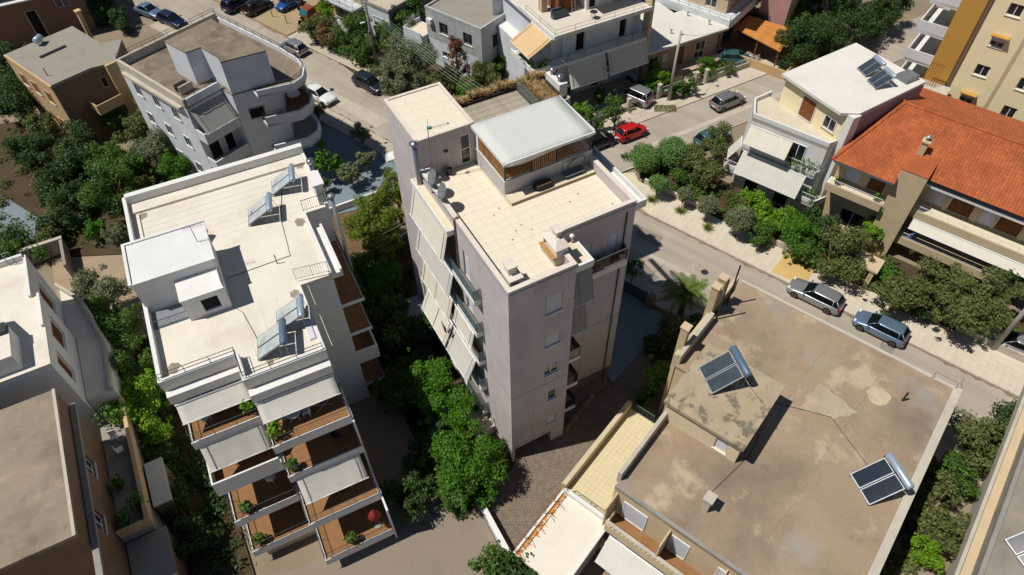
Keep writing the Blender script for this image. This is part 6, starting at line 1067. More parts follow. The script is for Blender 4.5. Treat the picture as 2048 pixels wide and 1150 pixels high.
# ------------------------------------------------------------------ vehicles
def paint(name, col, met=.3):
    m = M(name, col, .32, .03, 1, metal=met, spec=.5, fine=.02); m.node_tree.nodes['Principled BSDF'].inputs['Coat Weight'].default_value = .5; return m
TYRE = M('tyre_rubber', '#1b1b1c', .85, .1, 6); RIM = M('alloy_rim', '#a0a2a5', .35, .05, 4, metal=.8); CGL = GLASS('car_glass', '#0e1418', .05); HEADL = M('headlamp', '#cfd3d6', .15, .05); TAILL = M('tail_lamp', '#8e1a16', .2, .05)
PLATE = M('number_plate', '#d8d8d2', .6, .02)
def car(label, pt, ang, col, kind='hatch', L=4.0, Wd=1.7, Ht=1.48, name='parked_car', cat='car', z=-.1, group=None):
    """z: the road; ang: heading"""
    C_ = thing(name, label, cat, (pt.x, pt.y, z), 'W', group); OFF[C_] = (0, 0, 0); C_.rotation_euler = (0, 0, ang); w = Wd/2
    belt = {'suv': 1.05, 'wagon': .93, 'sedan': .92}.get(kind, .95); cab = {'hatch': (.25, .09, -.385, -.475), 'sedan': (.2, .03, -.2, -.36), 'wagon': (.21, .05, -.40, -.475), 'suv': (.24, .1, -.42, -.475)}[kind]
    prof = [(.5, .50, .80), (.488, .62, .88), (.45, .70, .95), (.36, .78, .99), (.25, belt-.07, 1.), (.18, belt-.01, 1.), (0, belt, 1.), (-.2, belt+.01, 1.), (-.36, belt+.02, .995), (-.45, belt+(.0 if kind != 'sedan' else -.02), .97), (-.485, belt-.06, .92), (-.5, .62, .86)]
    b = MB(); n = 0
    for fx, zt, fw_ in prof:
        ww = w*fw_; lo = .30 if abs(fx) > .47 else .2
        half = [(ww*.82, lo), (ww*.97, lo+.08), (ww, .45), (ww*.99, zt-.14), (ww*.95, zt-.05), (ww*.86, zt), (ww*.45, zt+.025)]
        if zt < .6: half = [(y, min(z_, zt)) for y, z_ in half]
        ring = [(-y, z_) for y, z_ in half]+[(0, zt+.03)]+[(y, z_) for y, z_ in half[::-1]]
        b.v += [(fx*L, y, z_) for y, z_ in ring]; n = len(ring)
    S_ = len(prof)
    for i in range(S_-1):
        for k in range(n-1): b.f.append((i*n+k, (i+1)*n+k, (i+1)*n+k+1, i*n+k+1))
        b.f.append((i*n+n-1, (i+1)*n+n-1, (i+1)*n, i*n))
    b.f += [tuple(range(n)), tuple(range((S_-1)*n, S_*n))[::-1]]; b.mi = [0]*len(b.f)
    bo = b.build('body', col, C_, True)
    bo.data.polygons[-1].use_smooth = False; bo.data.polygons[-2].use_smooth = False
    x0, x1, x2, x3 = (c*L for c in cab); yb, yt = w*.88, w*.70
    base = [(x0, -yb*.9), (x0*.4, -yb), (x3*.75, -yb), (x3, -yb*.88), (x3, yb*.88), (x3*.75, yb), (x0*.4, yb), (x0, yb*.9)]; top = [(x1, -yt*.92), (x1*.5-.1, -yt), (x2*.85, -yt), (x2, -yt*.9), (x2, yt*.9), (x2*.85, yt), (x1*.5-.1, yt), (x1, yt*.92)]
    g_ = MB(); g_.add([(x, y, belt-.02) for x, y in base]+[(x, y, Ht-.05) for x, y in top], [tuple(range(8, 16))[::-1]]+[((i+1) % 8, i, i+8, (i+1) % 8+8) for i in range(8)]); g_.build('window_glass', CGL, C_)
    r_ = MB(); r_.add([(x*1.0, y*1.03, Ht-.065) for x, y in top]+[(x*.99, y*1.0, Ht-.015) for x, y in top]+[(x*.85-.06, y*.7, Ht) for x, y in top], [tuple(range(16, 24))[::-1], tuple(range(8))]+[((i+1) % 8, i, i+8, (i+1) % 8+8) for i in range(8)]+[((i+1) % 8+8, i+8, i+16, (i+1) % 8+16) for i in range(8)]); r_.build('roof', col, C_, True)
    for i, th in ((0, .035), (2, .035), (3, .05), (4, .05), (5, .035), (7, .035)):
        q = MB(); q.tube([(base[i][0], base[i][1]*1.005, belt-.03), (top[i][0], top[i][1]*1.01, Ht-.05)], th, 5); q.build('pillar', col, C_, True)
    for sgn in (-1, 1):
        q = MB(); xx = (x0*.4+x3*.75)/2; q.tube([(xx, sgn*yb*1.0, belt-.03), ((top[1][0]+top[2][0])/2, sgn*yt*1.01, Ht-.05)], .035, 5); q.build('pillar', BLACK, C_)
        q = MB(); q.box(x0*.72, x0*.72+.18, sgn*w*1.0-.02, sgn*w*1.0+.14*sgn, belt-.02, belt+.11) if sgn > 0 else q.box(x0*.72, x0*.72+.18, -w-.14, -w+.02, belt-.02, belt+.11); q.build('mirror', col, C_, bevel=.03)
        for fx in (.315, -.305):
            wr = .33 if kind == 'suv' else .305; t = MB(); m90 = Matrix.Translation((fx*L, sgn*(w-.09), wr)) @ Matrix.Rotation(math.pi/2, 4, 'X')
            t.lathe([(wr*.62, -.1), (wr*.95, -.105), (wr, -.07), (wr, .07), (wr*.95, .105), (wr*.62, .1)], 18, (0, 0, 0), m90); wh = t.build('wheel', TYRE, C_, True); t = MB(); t.lathe([(.02, -.09), (wr*.6, -.105), (wr*.63, -.1), (wr*.63, .1), (wr*.6, .105), (.02, .09)], 14, (0, 0, 0), m90); t.build('rim', RIM, wh)
            a = MB(); a.lathe([(wr*1.14, -.02), (wr*1.14, .02)], 18, (0, 0, 0), Matrix.Translation((fx*L, sgn*(w*.99), wr+.02)) @ Matrix.Rotation(math.pi/2, 4, 'X')); a.build('wheel_arch', BLACK, C_)
        MB().box(.44*L, .482*L, *sorted((sgn*w*.52, sgn*w*.86)), .60, .74).build('headlight', HEADL, C_, bevel=.03); MB().box(-.493*L, -.462*L, *sorted((sgn*w*.62, sgn*w*.93)), .66 if kind != 'suv' else .8, .9 if kind != 'suv' else 1.05).build('tail_light', TAILL, C_, bevel=.02)
    MB().box(-.506*L, -.498*L, -.26, .26, .5, .61).build('number_plate', PLATE, C_); MB().box(.49*L, .503*L, -w*.55, w*.55, .3, .42).build('grille', BLACK, C_); MB().box(-.504*L, -.49*L, -w*.7, w*.7, .30, .42).build('bumper_strip', BLACK, C_)
    if kind in ('wagon', 'suv'):
        for sgn in (-1, 1): MB().tube([(x1*.6, sgn*yt*.9, Ht+.03), (x2*.9, sgn*yt*.9, Ht+.03)], .02, 5).build('roof_rail', GALV, C_)
    return C_
TD = math.atan2(-.924, .383)                        # heading down the street
C_SIL = paint('silver_paint', '#9a9c9e', .6); C_GRY = paint('grey_paint', '#83868a', .5); C_DK = paint('dark_blue_grey_paint', '#232b36', .4); C_WH = paint('white_car_paint', '#d4d5d4', 0.); C_RED = paint('red_paint', '#b5161a', .1); C_BLK = paint('black_paint', '#101214', .3); C_BLU = paint('steel_blue_paint', '#6e839b', .5); C_TEAL = paint('teal_paint', '#3b6a68', .4); C_NAVY = paint('navy_paint', '#1b2140', .4); C_SKY = paint('bright_blue_paint', '#1b4f94', .3); C_ORG = paint('orange_brown_paint', '#8c4a1e', .2)
car('red small hatchback parked on the side street', U(1264, 262, .6), .02, C_RED, 'hatch', 3.55, 1.52, 1.5)
car('black hatchback half hidden behind the pergola, behind the red car', U(1196, 281, .6), .02, C_BLK, 'hatch', 4.0, 1.68, 1.45)
car('grey hatchback parked by the kerb opposite the white-roofed apartments', U(1456, 199, .6), .03, C_GRY, 'hatch', 4.1, 1.72, 1.45)
car('silver sport utility car with roof panel in the front yard of the awning building', U(1268, 187, .8), math.atan2(.93, -.36), C_SIL, 'suv', 4.4, 1.8, 1.72, z=-.02)
car('teal car with a pale windscreen in front of the orange canopy', U(1470, 112, .7), R(-35), C_TEAL, 'hatch', 4.1, 1.7, 1.45, z=-.18)
car('dark blue-grey hatchback parked below the big olive tree', U(738, 164, .6), TD, C_DK, 'hatch', 4.3, 1.76, 1.47)
car('white car parked beside the rounded balconies', U(639, 187, .6), TD, C_WH, 'sedan', 4.2, 1.72, 1.42)
car('silver hatchback parked on the kerb before the sandy lot', U(587, 92, .6), TD+math.pi, C_SIL, 'hatch', 3.9, 1.65, 1.45)
car('silver wagon parked in front of the tree by the low garden wall', U(1632, 588, .6), TD+math.pi, C_SIL, 'wagon', 4.6, 1.78, 1.47)
car('steel-blue hatchback parked behind the silver wagon', U(1763, 653, .6), TD+math.pi, C_BLU, 'hatch', 4.2, 1.76, 1.48)
car('pale silver car beside the leaning concrete pole', U(2036, 688, .6), TD+math.pi+.1, C_SIL, 'hatch', 4.1, 1.7, 1.46)
car('pale blue-silver saloon on the street behind the curved-balcony roof', U(298, 20, .6), TD+.15, C_BLU, 'sedan', 4.3, 1.72, 1.43)
car('navy car parked behind the pale blue-silver saloon', U(343, 38, .6), TD+.1, C_NAVY, 'hatch', 4.2, 1.72, 1.45)
car('navy people carrier on the sandy lot', U(474, 4, .7), R(25), C_NAVY, 'suv', 4.3, 1.75, 1.6, z=-.03)
car('black hatchback on the sandy lot beside the navy people carrier', U(515, 10, .7), R(25), C_BLK, 'hatch', 4.1, 1.72, 1.48, z=-.03)
car('bright blue car on the sandy lot', U(577, 3, .7), R(205), C_SKY, 'hatch', 3.8, 1.62, 1.45, z=-.03)
car('dark green car hidden under the corner bushes', U(1425, 272, .6), .05, C_TEAL, 'hatch', 4.0, 1.7, 1.45)
# orange three-box pickup and motorcycle
p = U(628, 22, .8); K = thing('pickup_truck', 'orange-brown pickup with an open load bed at the edge of the sandy lot', 'truck', (p.x, p.y, -.03)); OFF[K] = (0, 0, 0); K.rotation_euler = (0, 0, R(205))
m = MB(); m.add([(1.9, -.78, .4), (1.9, .78, .4), (1.85, .78, 1.0), (1.85, -.78, 1.0), (1.5, .68, 1.75), (1.5, -.68, 1.75), (.3, .68, 1.8), (.3, -.68, 1.8), (.2, .78, 1.0), (.2, -.78, 1.0), (.2, .78, .4), (.2, -.78, .4)], [(0, 1, 2, 3), (3, 2, 4, 5), (5, 4, 6, 7), (7, 6, 8, 9), (9, 8, 10, 11), (1, 10, 8, 2), (2, 8, 6, 4), (0, 3, 9, 11), (3, 5, 7, 9), (0, 11, 10, 1)]); m.build('cab', C_ORG, K, bevel=.04)
m = MB(); m.slab([(1.87, -.66, 1.05), (1.87, .66, 1.05), (1.54, .6, 1.7), (1.54, -.6, 1.7)], -.02); m.build('windscreen', GLASS('teal_glass', '#2c6a7d', .08), K); one('load_bed', C_ORG, K, (-2.0, .15, -.8, .8, .55, .62), (-2.0, .15, -.8, -.75, .62, .95), (-2.0, .15, .75, .8, .62, .95), (-2.0, -1.95, -.75, .75, .62, .95)); one('chassis', DARKM, K, (-1.9, 1.8, -.4, .4, .3, .5))
for x in (1.35, -1.3):
    for s in (-1, 1): MB().lathe([(.15, -.08), (.3, -.09), (.3, .09), (.15, .08)], 16, (0, 0, 0), Matrix.Translation((x, s*.68, .3)) @ Matrix.Rotation(math.pi/2, 4, 'X')).build('wheel', TYRE, K, True)
for s in (-1, 1): MB().box(1.85, 1.93, s*.6-.12, s*.6+.12, .6, .78).build('headlight', HEADL, K)
def moto(label, p, a):
    K = thing('motorcycle', label, 'motorcycle', (p.x, p.y, -.02)); OFF[K] = (0, 0, 0); K.rotation_euler = (0, 0, a)
    for x in (.62, -.62): MB().lathe([(.2, -.04), (.3, -.06), (.3, .06), (.2, .04)], 16, (0, 0, 0), Matrix.Translation((x, 0, .3)) @ Matrix.Rotation(math.pi/2, 4, 'X')).build('wheel', TYRE, K, True)
    one('engine', DARKM, K, (-.25, .25, -.14, .14, .28, .6), bevel=.04); one('seat', BLACK, K, (-.7, .1, -.13, .13, .72, .82), bevel=.04); one('fuel_tank', C_BLK, K, (.1, .42, -.13, .13, .66, .9), bevel=.05); m = MB(); m.tube([(.62, 0, .3), (.42, 0, 1.0)], .03, 6); m.tube([(.4, -.34, 1.05), (.42, 0, 1.0), (.4, .34, 1.05)], .02, 5); m.build('handlebar', GALV, K); one('top_box', WHITEM, K, (-.95, -.6, -.2, .2, .8, 1.1), bevel=.06)
    MB().tube([(-.1, -.2, .3), (-.7, -.2, .36)], .05, 7).build('exhaust', GALV, K)
moto('parked motorcycle with a white top box at the corner of the sandy lot', U(607, 38, .5), R(200)); moto('black motorcycle beside the orange pickup', U(600, 8, .5), R(230))
# ------------------------------------------------------------------ poles, wires, signs
def sag(a, b, s, n=10): a, b = Vector(a), Vector(b); return [a+(b-a)*(i/n)-Vector((0, 0, s*4*(i/n)*(1-i/n))) for i in range(n+1)]
PA = U(753, 132, 0); K = thing('utility_pole', 'weathered wooden utility pole with insulators and a street lamp', 'pole', (PA.x, PA.y, 0)); MB().tube([(PA.x, PA.y, 0), (PA.x, PA.y, 8.6)], [.19, .14], 10).build('pole', POLEW, K, True)
m = MB()
for k in range(5):
    z = 7.0+k*.3; m.tube([(PA.x, PA.y, z), (PA.x-.3, PA.y-.1, z), (PA.x-.3, PA.y-.1, z+.12)], .02, 4)
m.build('insulator_arm', DARKM, K); m = MB()
for k in range(5): z = 7.12+k*.3; m.lathe([(.05, 0), (.06, .06), (.03, .1)], 8, (PA.x-.3, PA.y-.1, z))
m.build('insulator', WHITEM, K); m = MB(); m.tube([(PA.x, PA.y, 5.6), (PA.x-.7, PA.y-.35, 5.9)], .03, 5); m.build('lamp_arm', GALV, K); MB().box(PA.x-1.1, PA.x-.6, PA.y-.5, PA.y-.28, 5.85, 5.97).build('street_lamp', WHITEM, K, bevel=.03)
for z in (2.6, 4.2): MB().box(PA.x-.26, PA.x-.1, PA.y-.2, PA.y+.0, z, z+.35).build('meter_box', GALV, K)
E2 = Vector((*fw('S', 31.0, 12.0), 0)); W1 = thing('overhead_wires', 'bundle of thin overhead wires running from the wooden pole past the olive tree', 'wires', (PA.x, PA.y, 7))
for k in range(5): MB().tube(sag((PA.x-.3, PA.y-.1, 7.2+k*.3), (14.0+k*.18, 30.5, 6.9+k*.25), .45), .016, 4).build('wire', M('green_wire', '#7f9a86', .7, .1) if k == 0 else MATS['green_wire'], W1)
NP = Vector((14.0, 30.5, 0)); K = thing('utility_pole', 'wooden utility pole standing behind the stair tower', 'pole', (NP.x, NP.y, 0)); MB().tube([(NP.x+.3, NP.y, 0), (NP.x+.3, NP.y, 8.4)], [.17, .13], 8).build('pole', POLEW, K, True); MB().tube([(NP.x-.1, NP.y, 7.0), (NP.x+1.0, NP.y, 7.9)], .03, 5).build('cross_arm', DARKM, K)
W2 = thing('overhead_wires', 'three thin wires crossing above the pine garden', 'wires', (-4.6, 16.0, 9))
for k in range(3): MB().tube(sag((-5.55, 16.2+k*.1, 8.2+k*.45), (0.0, 15.6, 9.6+k*.5), .12), .011, 4).build('wire', MATS['green_wire'], W2)
W3 = thing('overhead_wires', 'single dark cable crossing the street from the curved-balcony building', 'wires', (-3, 44, 8)); MB().tube(sag((-2.6, 44.5, 8.5), (PA.x, PA.y, 7.0), .6), .012, 4).build('wire', BLACK, W3)
PB = U(1337, 200, 0); K = thing('concrete_pole', 'pale concrete utility pole by the side-street garden wall', 'pole', (PB.x, PB.y, 0)); MB().tube([(PB.x, PB.y, 0), (PB.x, PB.y, 8.3)], [.2, .12], 10).build('pole', POLEC, K, True); MB().box(PB.x-.05, PB.x+.4, PB.y-.05, PB.y+.05, 7.8, 7.9).build('bracket', DARKM, K)
W4 = thing('overhead_wires', 'service cable sagging from the concrete pole over the bungalow porch', 'wires', (PB.x, PB.y, 8)); MB().tube(sag((PB.x+.3, PB.y, 7.85), (46.8, 33.6, 4.2), .5), .016, 4).build('wire', BLACK, W4)
PR = U(1985, 697, 0); K = thing('concrete_pole', 'pale concrete pole at the pavement edge beside the dark trees', 'pole', (PR.x, PR.y, 0)); MB().tube([(PR.x, PR.y, 0), (PR.x, PR.y, 9.0)], [.21, .14], 10).build('pole', POLEC, K, True); MB().box(PR.x-.2, PR.x+.2, PR.y-.05, PR.y+.05, 8.4, 8.5).build('bracket', DARKM, K)
PS = U(1198, 263, 0); K = thing('street_sign', 'round street sign seen from the side beside the red car', 'sign', (PS.x, PS.y, 0)); MB().tube([(PS.x, PS.y, 0), (PS.x, PS.y, 2.6)], .03, 6).build('post', GALV, K)
mt = Matrix.Translation((PS.x-.04, PS.y, 2.35)) @ Vector((-.8, -.6, 0)).to_track_quat('Z', 'Y').to_matrix().to_4x4(); MB().lathe([(.3, -.012), (.3, .012)], 20, (0, 0, 0), mt).build('sign_disc', GALV, K)
for k, (a, b) in enumerate(((545, 28), (574, 42))):
    q = U(a, b+5, 0); K = thing('bollard', ('thin dark post on the sandy lot, the one nearer the parked cars', 'thin dark post on the sandy lot, the one nearer the motorcycle')[k], 'bollard', (q.x, q.y, 0)); MB().tube([(q.x, q.y, -.05), (q.x, q.y, 1.1)], .05, 7).build('post', DARKM, K); MB().lathe([(.06, 1.1), (.03, 1.15)], 7, (q.x, q.y, 0)).build('cap', DARKM, K)
q = U(785, 313, 0); K = thing('tarpaulin', 'crumpled white tarpaulin lying on the pavement by the olive trees', 'tarpaulin', (q.x, q.y, 0)); m = MB(); n = 10
for i in range(n+1):
    for j in range(n+1): m.v.append((q.x-.9+i*.18, q.y-.6+j*.13, .03+.16*random.random()*math.sin(math.pi*i/n)*math.sin(math.pi*j/n)+.08*abs(math.sin(i*1.1+j*.7))))
m.f = [(i*(n+1)+j, (i+1)*(n+1)+j, (i+1)*(n+1)+j+1, i*(n+1)+j+1) for i in range(n) for j in range(n)]; m.mi = [0]*len(m.f); m.build('sheet', WHITEM, K, True)
# ------------------------------------------------------------------ trees and plants
#        leaf, size, density, clumps, clump radius, long, bark
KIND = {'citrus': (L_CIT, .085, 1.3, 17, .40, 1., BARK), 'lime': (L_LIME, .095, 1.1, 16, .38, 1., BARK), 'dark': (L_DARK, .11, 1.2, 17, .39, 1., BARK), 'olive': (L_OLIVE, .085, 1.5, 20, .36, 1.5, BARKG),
        'mid': (L_MID, .095, 1.15, 17, .39, 1., BARK), 'dusty': (L_DUSTY, .10, 1.1, 18, .37, 1.1, BARKG), 'ball': (L_BALL, .075, 2.3, 1, .98, .9, BARKG), 'olball': (L_OLIVE, .075, 2.2, 1, .98, 1.2, BARKG), 'sparse': (L_MID, .10, .55, 10, .36, 1.2, BARKG), 'fig': (L_CIT, .19, .9, 11, .4, 1., BARKG), 'rust': (FLOWR, .1, 1.0, 10, .42, 1., BARK)}
def tree(label, px, py, zc, Rr, kind, name=None, squash=.85, group=None, z0=-.05, cat=None):
    p = U(px, py, zc); leaf, sz, den, nb, cr, lg, bark = KIND[kind]; rn = random.Random(int(px*7+py*13))
    bush = zc < Rr*1.15; T = thing(name or ('shrub' if bush else 'tree'), label, cat or ('shrub' if bush else 'tree'), (p.x, p.y, z0), 'W', group); OFF[T] = (0, 0, 0); T.rotation_euler = (0, 0, 0); zc -= z0
    blobs = []
    if nb == 1:
        blobs = [(Vector((0, 0, zc)), Rr*.86, Rr*.80)]
        for k in range(9): a = rn.random()*6.28; e = rn.uniform(-.5, 1); blobs.append((Vector((math.cos(a)*Rr*.6*math.cos(e), math.sin(a)*Rr*.6*math.cos(e), zc+Rr*.55*math.sin(e))), Rr*.42, Rr*.40))
    else:
        for k in range(nb):
            d = Vector((rn.gauss(0, 1), rn.gauss(0, 1), rn.gauss(0, 1))).normalized(); f = rn.uniform(.3, .92); c = Vector((d.x*Rr*f, d.y*Rr*f, zc+d.z*Rr*squash*f)); r = Rr*cr*rn.uniform(.45, 1.15)
            if c.z-r*.7 < .05: c.z = r*.7+.05
            blobs.append((c, r, r*.85))
    blobs += [(c+Vector((rn.gauss(0, .5), rn.gauss(0, .5), rn.gauss(0, .4)))*r*1.5, r*rn.uniform(.22, .42), r*.3) for c, r, _ in blobs[:nb] for _k in range(2)] if nb > 1 else []
    m = MB(); n = den*2*4*math.pi*Rr*Rr/(.95*sz*sz*lg)*.55; leaves(m, blobs, n, sz, rn, long=lg); m.build('crown', leaf, T)
    t = MB(); tr_ = max(.05, Rr*.06); t.tube([(0, 0, 0), (rn.uniform(-.1, .1)*Rr, rn.uniform(-.1, .1)*Rr, zc*.45), (0, 0, zc*.8)], [tr_*1.3, tr_, tr_*.6], 7)
    for c, r, _ in blobs[:14]: t.tube([(0, 0, max(.05, zc*.35)), (c.x*.5, c.y*.5, (zc*.4+c.z)/2), tuple(c+(c-Vector((0, 0, zc)))*.12)], [tr_*.7, tr_*.5, tr_*.18], 5)
    t.build('trunk', bark, T, True); return T
